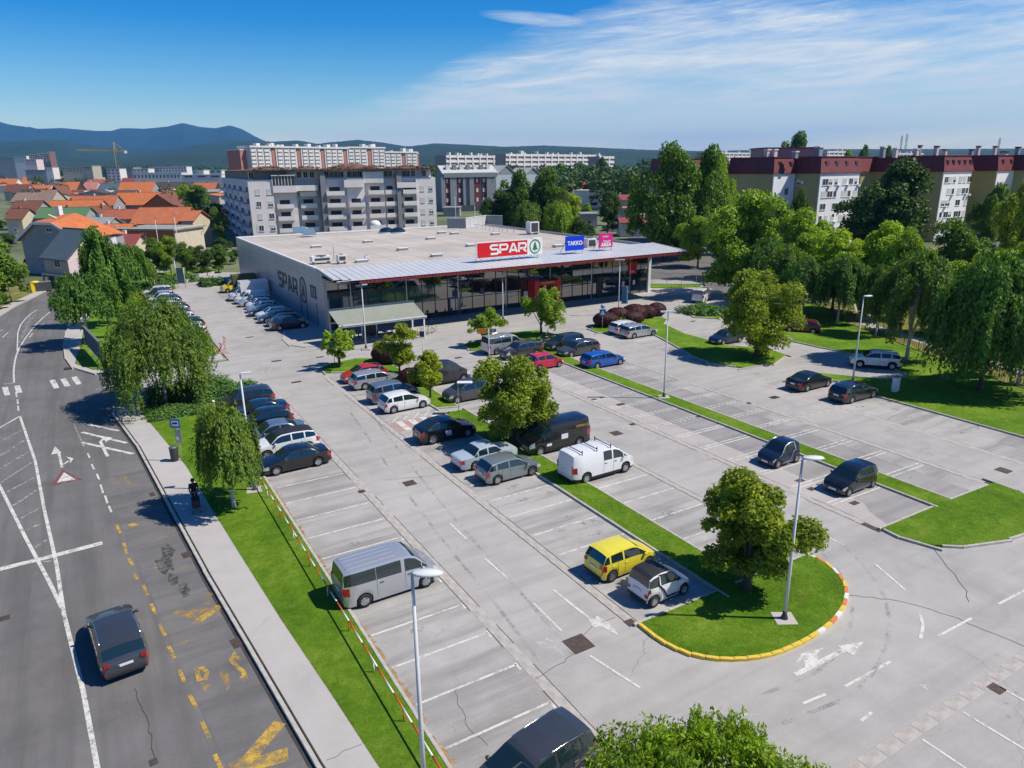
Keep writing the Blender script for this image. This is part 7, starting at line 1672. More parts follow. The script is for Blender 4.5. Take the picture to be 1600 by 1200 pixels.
def build_car(tname, label='', group=None, two_tone=None, rack=None, extra=None, far=False, paintm=None):
    T = CT[tname]; us, rings = car_shell(T); a, b_, c, d = T['z']; L_, W = T['L'], T['W']; r = T['r']; n = 9
    pm = paintm or P_BASE
    full = [[(x, -y, z) for (x, y, z) in rg] + [rg[k] for k in range(7, -1, -1)] for rg in rings]   # right side .. centre .. left side
    groups = {}
    def cell(i, k, s):  # station i..i+1, ring k..k+1, side s
        A, B = rings[i], rings[i+1]
        q = [A[k], B[k], B[k+1], A[k+1]]
        if s < 0: q = [(x, -y, z) for x, y, z in q][::-1]
        return q
    inp = lambda u: any(p[0]-1e-6 <= u <= p[1]+1e-6 for p in T['pillars'])
    for i in range(len(us)-1):
        um = (us[i]+us[i+1])/2
        hh = rings[i][8][2]-rings[i][3][2]; hh2 = rings[i+1][8][2]-rings[i+1][3][2]
        for k in range(8):
            for s in (1, -1):
                key = 'body'
                if k == 4 and a+.012 < um < d-.012 and min(hh, hh2) > .12 and not inp(um):
                    key = ('side', s, sum(1 for p in T['pillars'] if um > p[0]))
                elif k >= 6 and a < um < b_: key = 'windscreen'
                elif k >= 6 and c < um < d and d-c > .005: key = 'rear_window'
                elif k >= 6 and b_ <= um <= c and two_tone == 'roof': key = 'roof'
                elif k == 0 and T.get('clad') : key = 'cladding'
                elif k in (2, 3) and .018 < um < .085: key = ('head', s)
                elif k == 2 and um > .93: key = ('tail', s)
                groups.setdefault(key, []).append(cell(i, k, s))
    for ii in (0, len(us)-1):
        A = rings[ii]
        for k in range(8):
            q = [A[k], A[k+1], (A[k+1][0], -A[k+1][1], A[k+1][2]), (A[k][0], -A[k][1], A[k][2])]
            groups['body'].append(q if ii else q[::-1])
    root = thing(tname, label or tname, 'van' if 'van' in tname else 'car', group=group)
    def mk(key, nm, m, parent=root, sharp=38):
        if key not in groups: return None
        b = MB()
        for q in groups[key]: b.poly(q, True)
        me = b.mesh(nm, m); bm = bmesh.new(); bm.from_mesh(me); bmesh.ops.remove_doubles(bm, verts=bm.verts, dist=2e-4); bm.to_mesh(me); bm.free()
        me.set_sharp_from_angle(angle=R(sharp)); me.update()
        return link(nm, me, parent)
    body = mk('body', 'body', pm)
    mk('windscreen', 'windscreen', M_GLASS); mk('rear_window', 'rear_window', M_GLASS); mk('cladding', 'side_cladding', M_TRIM)
    if two_tone == 'roof': mk('roof', 'roof', M_TRIM)
    for key in sorted([k for k in groups if isinstance(k, tuple)], key=str):
        mk(key, {'side':'side_window','head':'headlight','tail':'tail_light'}[key[0]], {'side':M_GLASS,'head':M_HEAD,'tail':M_TAIL}[key[0]])
    MB().box(-L_/2+.25, L_/2-.25, -W/2+.24, W/2-.24, .16, .62).obj('underbody', M_TRIM, root)
    # wheels
    ty = MB().lathe([(r*.55,-.10),(r*.93,-.105),(r,-.07),(r,.07),(r*.93,.105),(r*.60,.10)], 20, axis='Y', cap=False).mesh('wheel', M_TYRE)
    rb = MB(); rb.lathe([(r*.56,-.02),(r*.62,.088),(r*.60,.10),(r*.52,.055),(r*.18,.05),(r*.16,.085),(0.001,.09)], 20, axis='Y')
    for k in range(6):
        t = k*math.pi/3; M_ = Matrix.Rotation(t, 4, 'Y'); rb.box(-.028, .028, .05, .092, r*.12, r*.59, M_)
    rm = rb.mesh('rim', M_RIM if not T.get('dark_rim') else M_TRIM)
    for fx in T['wheels']:
        for s in (1, -1):
            w_ = link('wheel', ty, root, loc=(L_/2-fx*L_, s*(W/2-.125), r), rotz=0 if s > 0 else math.pi)
            link('rim', rm, w_)
    # trims
    zt1 = lerp_pts(T['top'], .015)
    g_ = MB(); g_.box(L_/2-.05, L_/2+.012, -W*.24, W*.24, .36, .36+.14); g_.box(L_/2-.03, L_/2+.008, -W*.34, W*.34, .235, .30); g_.obj('grille', M_TRIM, root)
    for sx in (1, -1):
        z0 = .40 if sx > 0 else (.72 if 'van' not in tname else .86)
        xx = L_/2+.014 if sx > 0 else -L_/2-.014
        if sx < 0 and tname in ('old_saloon',): z0 = .60
        p = MB().box(min(xx, xx-sx*.012), max(xx, xx-sx*.012), -.26, .26, z0-.055, z0+.055).obj('number_plate', M_PLATE, root)
        yy = .235 if sx < 0 else -.235
        MB().box(min(xx+sx*.002, xx), max(xx+sx*.002, xx), yy-.02, yy+.02, z0-.052, z0+.052).obj('country_strip', M_PLATEB, p)
    zb_ = lerp_pts(T['top'], .97)*.62
    tb = MB()
    for s in (1, -1):
        y0, y1 = sorted((s*W*(.31 if 'van' not in tname else .365), s*W*.408)); hz = .15 if 'van' not in tname else .42
        zc = {'saloon':.80,'old_saloon':.76,'micro_car':.62}.get(tname, .86 if 'van' not in tname else 1.08)
        MB().box(-L_/2-.012, -L_/2+.06, y0, y1, zc-hz/2, zc+hz/2).obj('tail_light', M_TAIL, root)
    MB().box(-L_/2-.016, -L_/2+.03, -W*.40, W*.40, .30, .40).obj('bumper_trim', M_TRIM, root)
    # mirrors, handles, door seams
    ia = min(range(len(us)), key=lambda i: abs(us[i]-(a+.05)))
    for s in (1, -1):
        x, y, z = rings[ia][4]
        m_ = MB(); m_.lathe([(.001,0),(.06,.01),(.085,.05),(.08,.09),(.04,.12)], 8, c=(x-.02, s*(y+.10)-.0, z-.02)); m_.bar((x, s*(y-.02), z), (x-.01, s*(y+.06), z+.03), .05); m_.obj('wing_mirror', pm, root)
    cuts = [a+.07] + [p[0] for p in T['pillars'] if a+.1 < p[0] < .9] + ([T['wheels'][1]-.085] if 'van' not in tname else [])
    for u in cuts:
        i = min(range(len(us)), key=lambda i: abs(us[i]-u)); A = rings[i]
        for s in (1, -1):
            sm_ = MB()
            for k in range(1, 4):
                p0 = Vector(A[k]); p1 = Vector(A[k+1]); p0.y = s*(p0.y+.0015); p1.y = s*(p1.y+.0015); sm_.bar(p0, p1, .012, .006, (0, s, 0))
            link('door_seam', sm_.mesh('door_seam', M_TRIM), root)
    for p in T['pillars']:
        if p[0] > .35 and p[0] < .9:
            i = min(range(len(us)), key=lambda i: abs(us[i]-(p[0]-.035))); x, y, z = rings[i][3]
            for s in (1, -1): MB().box(x-.09, x+.09, min(s*(y+.002), s*(y+.03)), max(s*(y+.002), s*(y+.03)), z-.11, z-.075).obj('door_handle', M_TRIM if tname.endswith('van') else pm, root)
    S_ = lambda u, k, s, o=.01: (lambda A: (A[k][0], s*(A[k][1]+o), A[k][2]+o*.5))(rings[min(range(len(us)), key=lambda i: abs(us[i]-u))])
    if rack == 'rails':
        for s in (1, -1): MB().tube([S_(u, 6, s, .01) for u in (.42,.55,.7,.85)], .018, 5).obj('roof_rail', M_CHROME, root)
    if rack == 'bars':
        for u in (.42, .62, .86):
            A = rings[min(range(len(us)), key=lambda i: abs(us[i]-u))]; z = A[8][2]
            q = MB(); q.bar((A[8][0], -W*.42, z+.10), (A[8][0], W*.42, z+.10), .05, .04)
            for s in (1, -1): q.bar((A[8][0], s*W*.41, z-.06), (A[8][0], s*W*.41, z+.24), .05, .04)
            q.obj('roof_bar', M_TRIM, root)
    if rack == 'ribs':
        for k in range(4):
            y = -W*.25+k*W*.17
            MB().bar(S_(.45,8,1,0)[:1]+(y, rings[20][8][2]*0+lerp_pts(T['top'],.5)+.035), S_(.93,8,1,0)[:1]+(y, lerp_pts(T['top'],.92)+.03), .05, .025).obj('roof_rib', pm, root)
    if extra == 'tridion' :
        for s in (1, -1):
            MB().tube([S_(.20,3,s,.0), S_(.26,4,s,.004), S_(.44,6,s,.006), S_(.60,6,s,.008), S_(.74,6,s,.008), S_(.76,4,s,.004), S_(.70,3,s,.006), S_(.62,2,s,.008), S_(.56,1,s,.006), S_(.33,1,s,.006)], [.02,.045,.045,.045,.06,.07,.06,.05,.045,.04], 6).obj('safety_frame', M_RIM, root)
    return root
PROTO = {}
def proto(key, *a, **k):
    if key not in PROTO: PROTO[key] = [build_car(*a, **k), False]
    return PROTO[key]
def parked(kind, paintname, label, rear=None, front=None, group='cars parked in the marked bays', c=None, rot=None, **k):
    """rear, front: pixel of the wheel's contact on the near side; or centre c and heading rot"""
    key = kind+str(sorted(k.items())); pr = proto(key, kind, group=group, **k); T = CT[kind]
    if c is None:
        L_, W = T['L'], T['W']; wb = (T['wheels'][1]-T['wheels'][0])*L_
        P_ = [np.array(g(*p)) if p else None for p in (rear, front)]
        if P_[0] is not None and P_[1] is not None:
            d = P_[1]-P_[0]; rot = math.atan2(d[1], d[0]) if rot is None else rot; mid = (P_[0]+P_[1])/2
            dv = np.array([math.cos(rot), math.sin(rot)])
        else:
            dv = np.array([math.cos(rot), math.sin(rot)]); mid = P_[0]+dv*wb/2 if P_[0] is not None else P_[1]-dv*wb/2
        # the wheels seen are on the side that faces the camera (-Y)
        nrm = np.array([-dv[1], dv[0]]);  nrm = nrm if nrm[1] > 0 else -nrm
        xm = L_/2-(T['wheels'][0]+T['wheels'][1])/2*L_
        mid = mid+nrm*(W/2-.06)-dv*xm
        c = (float(mid[0]), float(mid[1]))
    pm = PAINTS[paintname]
    if not pr[1]:
        pr[1] = True; r = pr[0]; r.location = (c[0], c[1], 0); r.rotation_euler = (0,0,rot); r['label'] = label
        if group: r['group'] = group
        for ch in r.children_recursive:
            for sl in ch.material_slots:
                if sl.material is P_BASE: sl.link = 'OBJECT'; sl.material = pm
        pr.append(pm.name)
    else:
        r = dup(pr[0], (c[0], c[1], 0), rot, label, group, remap=None)
        for ch in r.children_recursive:
            for sl in ch.material_slots:
                if sl.material and sl.material.name == pr[2] and sl.link == 'OBJECT': sl.material = pm
    return r
PI = math.pi
E_ = 0.03
# --- the row by the road, noses to the lawn
parked('people_carrier','dgrey','charcoal people carrier parked beside the juniper hedge, first of the row by the road', (413,635),(364,645), rot=PI+.03)
parked('saloon','navy','dark navy saloon half hidden by the birch, next to the charcoal people carrier', c=(10.0,57.2), rot=PI+.02)
parked('hatchback','black','black hatchback with a gleaming tail, parked just before the silver blue saloon by the road', c=(9.9,54.6), rot=PI)
parked('saloon','steel','silver blue saloon parked left of the white crossover behind the hanging birch', c=(9.9,51.4), rot=PI-.02)
r = parked('suv','white','white crossover with a black glass roof parked behind the black saloon', c=(9.95,48.5), rot=PI+.02, two_tone='roof')
parked('saloon','black','glossy black saloon with silver wheels, nearest of the row behind the birch', (495,730),(436,742), rot=PI+.03)
r = parked('passenger_van','silver','silver passenger van with a ribbed roof parked alone beside the red and white railing', (567,952),(670,915), rot=.015, rack='ribs')
parked('people_carrier','roadcar','anthracite people carrier with chrome roof rails cut off by the bottom edge of the view', c=(9.75,15.55), rot=PI+.16, rack='rails')
# --- left half of the tree island
parked('hatchback','red','bright red hatchback parked next to the small green corner by the shop', c=(20.75,62.9), rot=PI-.02)
parked('estate','silver','silver estate car parked between the red hatchback and a grey people carrier', (574.5,610),(613,601), rot=.02, rack='rails')
parked('people_carrier','steel','grey blue people carrier parked between the silver estate and the white hatchback', (599,632), None, rot=.02)
parked('hatchback','white','clean white hatchback parked right above the red and white crossing', (617,645),(660,639), rot=.03)
r = parked('coupe_suv','black','black sloping crossover with white stickers on its door, below the red and white crossing', (677,694),(731,684), rot=-.01)
st = MB(); st.box(-.35,.10,-.012-.93,-.93,.62,.88); st.box(-.30,.15,-.942,-.93,.50,.56); st.obj('door_sticker', M_PLATE, r, label='white sticker on the door')
r = parked('old_saloon','oldblue','old pale blue boxy saloon with its boot in the sun under the big round tree', (739,735),(798,721), rot=.05)
parked('hatchback','sage','dull green silver hatchback parked to the right of the old boxy saloon', (780,757),(829,744), rot=.02)
parked('small_car','yellow','lemon yellow three door small car parked next to the tiny white two seater', (954,912),(1015,885), rot=.03)
r = parked('micro_car','silver','tiny white two seater with a black roof, beside the yellow small car', (1022,948),(1068,930), rot=.04, two_tone='roof')
for ch in r.children_recursive:
    for sl in ch.material_slots:
        if sl.material is PAINTS['silver']: sl.material = PAINTS['white']
for s in (1,-1):
    MB().tube([(.66,s*.73,.93),(.40,s*.68,1.15),(.10,s*.60,1.40),(-.65,s*.60,1.46),(-.72,s*.73,1.04),(-.45,s*.79,.75),(-.25,s*.80,.36),(.5,s*.79,.34)], [.03,.035,.035,.035,.05,.05,.045,.035], 6).obj('safety_frame', M_TRIM, r)
# --- right half of the tree island
parked('panel_van','dgrey','dark grey van half hidden behind the yellow green tree near the shop corner', c=(26.75,58.2), rot=.0)
parked('people_carrier','grey','grey rounded people carrier parked with its nose to the narrow lawn by the crossing', None,(715,631), rot=PI+.0)
r = parked('long_van','black','big black van with gold lettering and white stickers beside the round tree', (904,699),(845,712), rot=PI+.0)
MB().box(-.55,-.0,1.003,1.012,.92,1.28).obj('side_sticker', M_PLATE, r, label='white sheet stuck on the van side'); MB().box(.80,1.20,1.003,1.012,.62,.80).obj('side_sticker', M_PLATE, r)
letters('HERBALIS', .26, plain('gold_letters', (0.55,0.38,0.04), .4), r, (-1.75, 1.012, 1.62), (R(90),0,math.pi), ext=.004)
r = parked('panel_van','white','white crew van with three black roof bars on the narrow lawn edge', (916,754),(977,740), rot=.02, rack='bars')
# --- left half of the lamp island
parked('passenger_van','silver','silver minibus parked at the lawn tip in front of the small round tree', (776,555), None, rot=.02, rack='rails')
parked('suv','bronze','brown grey crossover parked between the silver minibus and a red small car', (836,556),(805,564), rot=PI+.01)
parked('small_car','crimson','raspberry red small car with its nose on the lawn beside a brown grey crossover', (843,579),(874,574), rot=.0)
r = parked('micro_car','navy','tiny dark blue two seater with a silver frame around its door', (1242,722),(1217,733), rot=PI+.02, extra='tridion')
parked('city_car','black','black city car parked alone at the end of the double line bays', (1360,764),(1329,774), rot=PI+.02)
# --- right half of the lamp island
parked('people_carrier','dgrey','dark grey people carrier nearest to the two motorbikes', None,(872,550), rot=PI)
parked('estate','grey','grey estate car parked between the dark grey people carrier and the blue estate', (926,552),(894,560), rot=PI, rack='rails')
parked('estate','blue','vivid blue estate car parked alone on the right of the lamp island', (936,576),(966,571), rot=.0)
# --- around the far tree island
parked('estate','white','white estate car parked beside the purple bushes', (973,524), None, rot=.0, rack='rails')
parked('estate','silver','older silver estate car parked in front of the white one by the purple bushes', (994,529),(1017,525), rot=.0, rack='rails')
parked('hatchback','navy','dark navy hatchback peeking out left of the big single tree', None,(1130,540), rot=PI+.02)
parked('hatchback','maroon','red hatchback under the right hand trees, shade put into its paint', c=(71.6,54.2), rot=2.2)
parked('passenger_van','white','white van seen from behind by the tall trees right of the shop', c=(76.6,75.6), rot=.55)
parked('saloon','black','black saloon parked at the tip of the small green corner right of the empty lane', (1260,612),(1294,605), rot=.0)
parked('estate','black','black estate car parked under the tall lamp post on the right', (1328,631),(1366,622), rot=.0, rack='rails')
parked('suv','white','white off roader with dark windows parked on the edge of the right lawn', (1389,581),(1347,572), rot=2.28)
# --- car on the road
r = parked('estate','roadcar','dark blue grey estate car driving away on the road at the lower left', c=(-1.35,30.3), rot=PI/2+.10, group=None, rack='rails')
# --- the line of vehicles along the shop wall
GW = 'vehicles parked along the shop side wall'
wallcars = [('suv','navy','dark blue off roader, nearest vehicle to the shop corner along its side wall'),('hatchback','black','black hatchback second from the shop corner along the side wall'),
 ('estate','dgrey','dark estate car third from the shop corner, its nose in shade of the wall'),('hatchback','white','white hatchback fourth from the shop corner along the side wall'),
 ('saloon','navy','navy saloon fifth from the shop corner along the side wall'),('hatchback','silver','silver hatchback parked sixth from the shop corner along the wall'),
 ('small_car','white','white small car parked seventh from the shop corner along the wall'),('estate','silver','silver estate car parked just before the smaller white van by the wall'),
 ('delivery_van','white','smaller white delivery van in the line along the shop wall'),]
y = 89.9
for i, (k_, p_, l_) in enumerate(wallcars):
    rr = {}
    parked(k_, p_, l_, c=(20.3+ (0.25 if i == 0 else rng.uniform(-.2,.15)), y), rot=(0.0 if i in (0,) else PI)+rng.uniform(-.02,.02), group=GW, **({'rack':'rails'} if k_ == 'estate' else {}))
    y += 2.72
r = parked('long_van','white','tall white van with a boxy load space, next to the yellow van by the wall', c=(20.3,y+.5), rot=PI, group=GW)
MB().box(-3.2,.9,-1.08,1.08,.75,2.85).obj('load_box', PAINTS['white'], r)
r = parked('long_van','post','yellow van with a dark green canopy, farthest along the shop wall', c=(20.6,y+9.2), rot=PI, group=GW)
MB().box(-3.0,.75,-1.06,1.06,.8,2.75).obj('load_canopy', rough_mat('olive_canvas', (0.10,0.10,0.02), .2), r, label='dark olive load canopy')
# --- the far row on the left, angled noses
GF = 'cars parked in the far row behind the weeping birch'
fr = [('estate','white'),('hatchback','dgrey'),('hatchback','silver'),('saloon','white'),('estate','darkblue'),('hatchback','silver'),('saloon','white'),('estate','dgrey'),('hatchback','silver'),('hatchback','navy'),('hatchback','white'),('saloon','white'),('suv','black'),('hatchback','white'),('small_car','white')]
nm = {'white':'white','dgrey':'charcoal','silver':'silver','darkblue':'deep blue','navy':'navy','black':'black'}
where = ['farthest from the road entry','second from the far end','third from the far end','fourth from the far end','fifth from the far end','sixth from the far end','seventh from the far end','eighth from the far end','seventh from the entry end','sixth from the entry end','fifth from the entry end','fourth from the entry end','third from the entry end','second from the entry end','closest to the round green bush']
for i, (k_, p_) in enumerate(fr):
    y = 127.2-2.62*i; x = 8.9+(127.2-y)*.012
    parked(k_, p_, '%s %s in the far left row, %s' % (nm[p_], {'suv':'crossover','small_car':'small car'}.get(k_, k_), where[i]), c=(x, y), rot=PI+.02, group=GF, **({'rack':'rails'} if k_ == 'estate' else {}))
# --- cars beyond the lot
parked('hatchback','darkblue','blue and white car parked before the pink house across the road bend', c=(*g(133,440),), rot=.3, group=None)
parked('estate','silver','silver car on the street behind the shop, right of the bushy tree', c=(*g(963,361),), rot=-.5, group=None, rack='rails')
parked('hatchback','white','pale car on the street behind the shop, nearest to the fence', c=(*g(992,369),), rot=-.4, group=None)
parked('estate','dgrey','dark car parked half hidden behind the bushy tree beside the back street', c=(*g(946,360),), rot=1.1, group=None, rack='rails')
parked('suv','white','white car parked in the lane beside the grey apartment block', c=(*g(326,355),), rot=-1.0, group=None, two_tone='roof')
parked('hatchback','red','red car parked on the path beyond the park trees', c=(*g(1527,394),), rot=.2, group=None)
parked('hatchback','black','black car parked next to the red one beyond the park trees', c=(*g(1552,392),), rot=.2, group=None)
r = parked('city_car','darkblue','dark car roof just entering the view at the bottom right', c=(19.2,7.1), rot=PI/2, group=None)
# ================================================================== lamps, signs, people
M_POLE = rough_mat('galvanised_pole', (0.60,0.61,0.62), .08, 2, .5, .0); M_LAMPW = plain('lamp_head_white', (0.66,0.68,0.70), .35)
def lamp(label, base, h, kind='oval', az=0.0, group='lamp posts of the car park', foot=True):
    o = thing('street_lamp', label, 'lamp post', (base[0], base[1], 0), az, group)
    MB().tube([(0,0,0),(0,0,h*.35),(0,0,h-.05)], [.085,.07,.045], 10).obj('pole', M_POLE, o)
    if foot:
        MB().lathe([(.16,.11),(.16,.16),(.10,.34),(.09,.5)], 12).obj('pole_base', M_TRIM_, o)
        MB().box(-.45,.45,-.45,.45,.02,.135).obj('footing', M_CONC, o)
    def head(s, nm='lamp_head'):
        if kind == 'oval':
            b = MB(); b.lathe([(.001,-.06),(.15,-.05),(.21,0),(.17,.06),(.001,.085)], 14); me = b.mesh(nm, M_LAMPW); me.transform(Matrix.Translation((s*.42, 0, h)) @ Matrix.Diagonal((2.3,1,1,1))); link(nm, me, o)
        else:
            MB().box(min(s*.05,s*.62), max(s*.05,s*.62), -.13, .13, h-.04, h+.06).obj(nm, M_LAMPW, o)
    head(1)
    if kind == 'two': head(-1)
    return o
M_TRIM_ = plain('dark_cap', (0.05,0.05,0.055), .6)
rz = -YAW
LAMPS = [((664,1245),896,'oval',0,'tallest looking lamp post in the foreground beside the red and white railing'),
 ((1225,970),716,'oval',0,'lamp post standing on the rounded island tip by the uneven tree'),
 ((1332,598),463,'oval',.25,'lamp post beside the black estate car on the right lawn corner'),
 ((1037,622),487,'two',0,'slim lamp post on the long narrow island between the double bays'),
 ((398,768),584,'flat',.3,'lamp post behind the hanging birch at the row of dark cars'),
 ((572,546),445,'flat',.2,'lamp post in front of the awning'),
 ((786,500),426,'flat',math.pi,'lamp post in front of the shop glass, left of the entrance tree'),
 ((966,493),406,'two',0,'lamp post with a double head in front of the right shop bay'),
 ((765,590),512,'flat',0,'thin lamp post below the orange box sign') if False else ((243,452),417,'flat',0,'lamp post above the far row of cars'),
 ((18,473),387,'flat',math.pi,'tall lamp post at the left edge by the road bend')]
for b_, t_, k_, az, lb in LAMPS:
    b0 = g(*b_); h = top_z(b0, t_); lamp(lb, b0, h, k_, rz+az)
for (px, bp, tp, lb) in ((713,345,302,'lamp post behind the shop, left of the two'),(743,347,317,'lamp post behind the shop, right of the two'),(1024,372,330,'lamp post by the back street beneath the tallest trees'),(845,352,310,'lamp post in front of the dark trees behind the shop'),(833,362,340,'short lamp post behind the tall roof cooler'),(393,340,330,'lamp post beside the apartment wall') ,(322,395,362,'lamp post in the lane by the leafy trees'),(190,395,353,'pole before the maroon roofed house'),(146,385,352,'pole before the orange and grey house'),(252,385,338,'pole before the long brown roofed house'),(283,390,333,'pole at the lane corner by the houses')):
    b0 = g(px, bp+25); lamp(lb, b0, max(5, top_z(b0, tp)), 'flat', rz, 'lamp posts and poles beyond the car park', False)
# a thin post with a small orange sign
def post(name, label, base, h, cat='sign', r_=.03, m=None, rot=None):
    o = thing(name, label, cat, (base[0], base[1], 0), rz if rot is None else rot)
    MB().tube([(0,0,0),(0,0,h)], r_, 8).obj('post', m or M_POLE, o); return o
o = post('orange_sign_post', 'thin post with a small orange rectangular sign before the minibus', g(765,588), 4.6, r_=.04)
MB().box(-1.05,-.25,-.03,.03,4.15,4.65).obj('orange_plate', plain('orange_plate', (0.75,0.24,0.03), .5), o); MB().box(.15,.7,-.03,.03,4.3,4.6).obj('number_box', M_TRIM_, o); letters('254', .26, M_SIGNW, o, (.42,-.04,4.45), (R(90),0,0), ext=.005)
MB().bar((-.8,0,4.62),(.7,0,4.62),.03).obj('arm', M_POLE, o)
o = post('bus_stop_sign', 'blue and white bus stop sign above the dark litter bin', g(285,722), 2.95)
MB().box(-.42,.22,-.03,.03,2.5,3.1).obj('plate', plain('traffic_blue', (0.01,0.12,0.45), .4), o); MB().box(-.33,.13,-.04,-.032,2.62,2.98).obj('white_field', M_SIGNW, o)
b = MB(); b.box(-.27,.07,-.048,-.042,2.76,2.86).box(-.27,.07,-.048,-.042,2.86,2.89); b.obj('bus_symbol', M_MUL, o)
MB().box(-.20,.20,-.03,.03,1.45,2.35).obj('timetable', M_GREYM, o); MB().box(-.14,.02,-.036,-.032,1.6,1.85).obj('notice', M_SIGNW, o)
o = thing('litter_bin', 'dark slim litter bin at the foot of the bus stop sign', 'bin', (*g(274,722), .11), rz); MB().lathe([(.20,0),(.25,.06),(.27,.85),(.27,.92)], 12).obj('body', M_TRIM_, o); MB().lathe([(.29,.92),(.29,.98),(.12,1.08),(.01,1.1)], 12).obj('lid', plain('bin_grey', (0.1,0.11,0.12), .5), o)
o = post('blue_disc_sign', 'round blue sign partly hidden by the birch near the first dark cars', g(403,768), 3.3); MB().lathe([(.001,-.02),(.3,-.02),(.3,.02),(.001,.02)], 20, axis='Y', c=(0,-.05,3.0)).obj('disc', plain('traffic_blue', (0.01,0.12,0.45), .4), o)
o = post('direction_sign', 'small blue direction sign at the corner below the wide weeping birch', g(183,606), 1.9); MB().box(-.75,.1,-.03,.03,1.25,1.75).obj('plate', plain('traffic_blue', (0.01,0.12,0.45), .4), o); letters('P', .42, M_SIGNW, o, (-.18,-.04,1.5), (R(90),0,0), ext=.005); letters('SPAR', .2, M_SIGNW, o, (-.5,-.04,1.5), (R(90),0,0), ext=.005)
o = post('crossing_sign', 'blue pedestrian crossing sign beside the leftmost purple bush', g(941,515), 3.0); MB().box(-.38,.38,-.03,.03,1.75,2.5).obj('plate', plain('traffic_blue', (0.01,0.12,0.45), .4), o); MB().poly([(-.28,-.04,1.85),(.28,-.04,1.85),(0,-.04,2.38)]).obj('white_triangle', M_SIGNW, o); MB().lathe([(.001,-.02),(.28,-.02),(.28,.02),(.001,.02)], 16, axis='Y', c=(0,-.03,2.85)).obj('disc', plain('lightblue_disc', (0.25,0.35,0.5), .4), o)
MB().bar((-.06,-.045,1.9),(.05,-.045,2.15),.05).obj('walking_figure', M_MUL, o)
o = post('small_sign', 'small dark square sign standing in the lane before the awning', g(661,560), 2.9); MB().box(-.25,.25,-.03,.03,2.3,2.9).obj('plate', plain('dark_blue_plate', (0.03,0.04,0.12), .4), o)
# fire lane sign post with white plate between the crossing bars
o = post('rain_shelter_sign', 'white flat board on a thin post left of the big round tree', g(717,647), 2.7); MB().box(-.05,1.15,-.28,.28,2.62,2.70).obj('board', M_WHT, o)
o = thing('banner', 'narrow blue banner on the lamp post before the right shop bay', 'banner', (*g(969,493), 0), rz); MB().box(.1,.75,-.02,.02,1.6,3.9).obj('cloth', plain('banner_teal', (0.05,0.16,0.22), .6), o); MB().box(.75,.95,-.025,.025,1.6,3.9).obj('pale_edge', plain('banner_pale', (0.4,0.55,0.62), .6), o); MB().bar((0,0,3.9),(.95,0,3.9),.04).bar((0,0,1.6),(.95,0,1.6),.04).obj('arm', M_POLE, o)
o = thing('electrical_cabinet', 'white electrical cabinet standing on the right lawn', 'cabinet', (*g(1398,613), .11), .1); MB().box(-.35,.35,-.18,.18,0,1.25).obj('body', M_WHT, o); MB().box(-.38,.38,-.21,.21,1.25,1.31).obj('lid', M_GREYM, o); MB().box(-.32,.32,-.19,-.182,.1,1.2).obj('door', M_WHT, o)
# red and white railing
M_RR = plain('railing_red', (0.62,0.075,0.012), .4); M_RW = plain('railing_white', (0.78,0.77,0.74), .4)
RL = thing('barrier_railing', 'long low red and white striped tube railing on the lawn edge', 'railing', (7.2, 10, 0))
seg = .85; n_ = int((45.2-10)/seg)
for k in range(n_):
    if abs(10+k*seg-29.6) < .5: continue
    MB().tube([(0,k*seg,.66),(0,(k+1)*seg-.002,.66)], .034, 8).obj('rail', (M_RR, M_RW)[k % 2], RL)
MB().tube([(0,(29.6-10)//seg*seg,.66),(0,(29.6-10)//seg*seg+seg,.66)], .034, 8).obj('rail', plain('railing_blue_grey', (0.25,0.35,0.45), .4), RL)
for k in range(0, 12):
    y = 1.0+k*3.05; MB().tube([(0,y,.05),(0,y,.64)], .026, 7).obj('post', (M_RW, M_RR)[k % 2], RL)
# orange hydrant
o = thing('hydrant', 'small orange red hydrant at the tip of the juniper bed', 'hydrant', (*g(335,640), .05)); MB().tube([(0,0,0),(0,0,.6)], .09, 10).obj('barrel', M_RR, o); MB().lathe([(.12,.6),(.12,.68),(.04,.78)], 10).obj('cap', M_RW, o)
# red and grey barrier tube by the entry
o = thing('bent_barrier', 'bent red and grey tube barrier at the lot entry', 'barrier', (*g(340,550), 0)); pts = [g(338,558), g(345,552), g(352,546), g(354,540), g(350,536)]; b0 = g(340,550)
MB().tube([(p[0]-b0[0], p[1]-b0[1], .75) for p in pts], .05, 7).obj('tube', M_RR, o)
for p in (pts[0], pts[2], pts[4]): MB().tube([(p[0]-b0[0], p[1]-b0[1], 0),(p[0]-b0[0], p[1]-b0[1], .75)], .04, 6).obj('post', M_GREYM, o)
# billboard on the bend lawn
A, C = g(137,547), g(172,592); A = (A[0],A[1]); C = (-.2, 81.2)
BBD = thing('billboard', 'dark blue billboard seen edge on under the leaning birch', 'billboard', (A[0], A[1], 0)); dx, dy = C[0]-A[0], C[1]-A[1]
for k in range(5):
    t0, t1 = k/5, (k+.99)/5; MB().bar((dx*t0,dy*t0,1.7),(dx*t1,dy*t1,1.7),.12,2.0).obj('panel', rough_mat('billboard_blue', (0.03,0.06,0.11), .3), BBD)
MB().bar((0,0,2.75),(dx,dy,2.75),.2,.1).obj('cap', M_GREYM, BBD)
for t in (.1,.5,.9): MB().bar((dx*t,dy*t,0),(dx*t,dy*t,.8),.12).obj('post', M_GREYM, BBD)
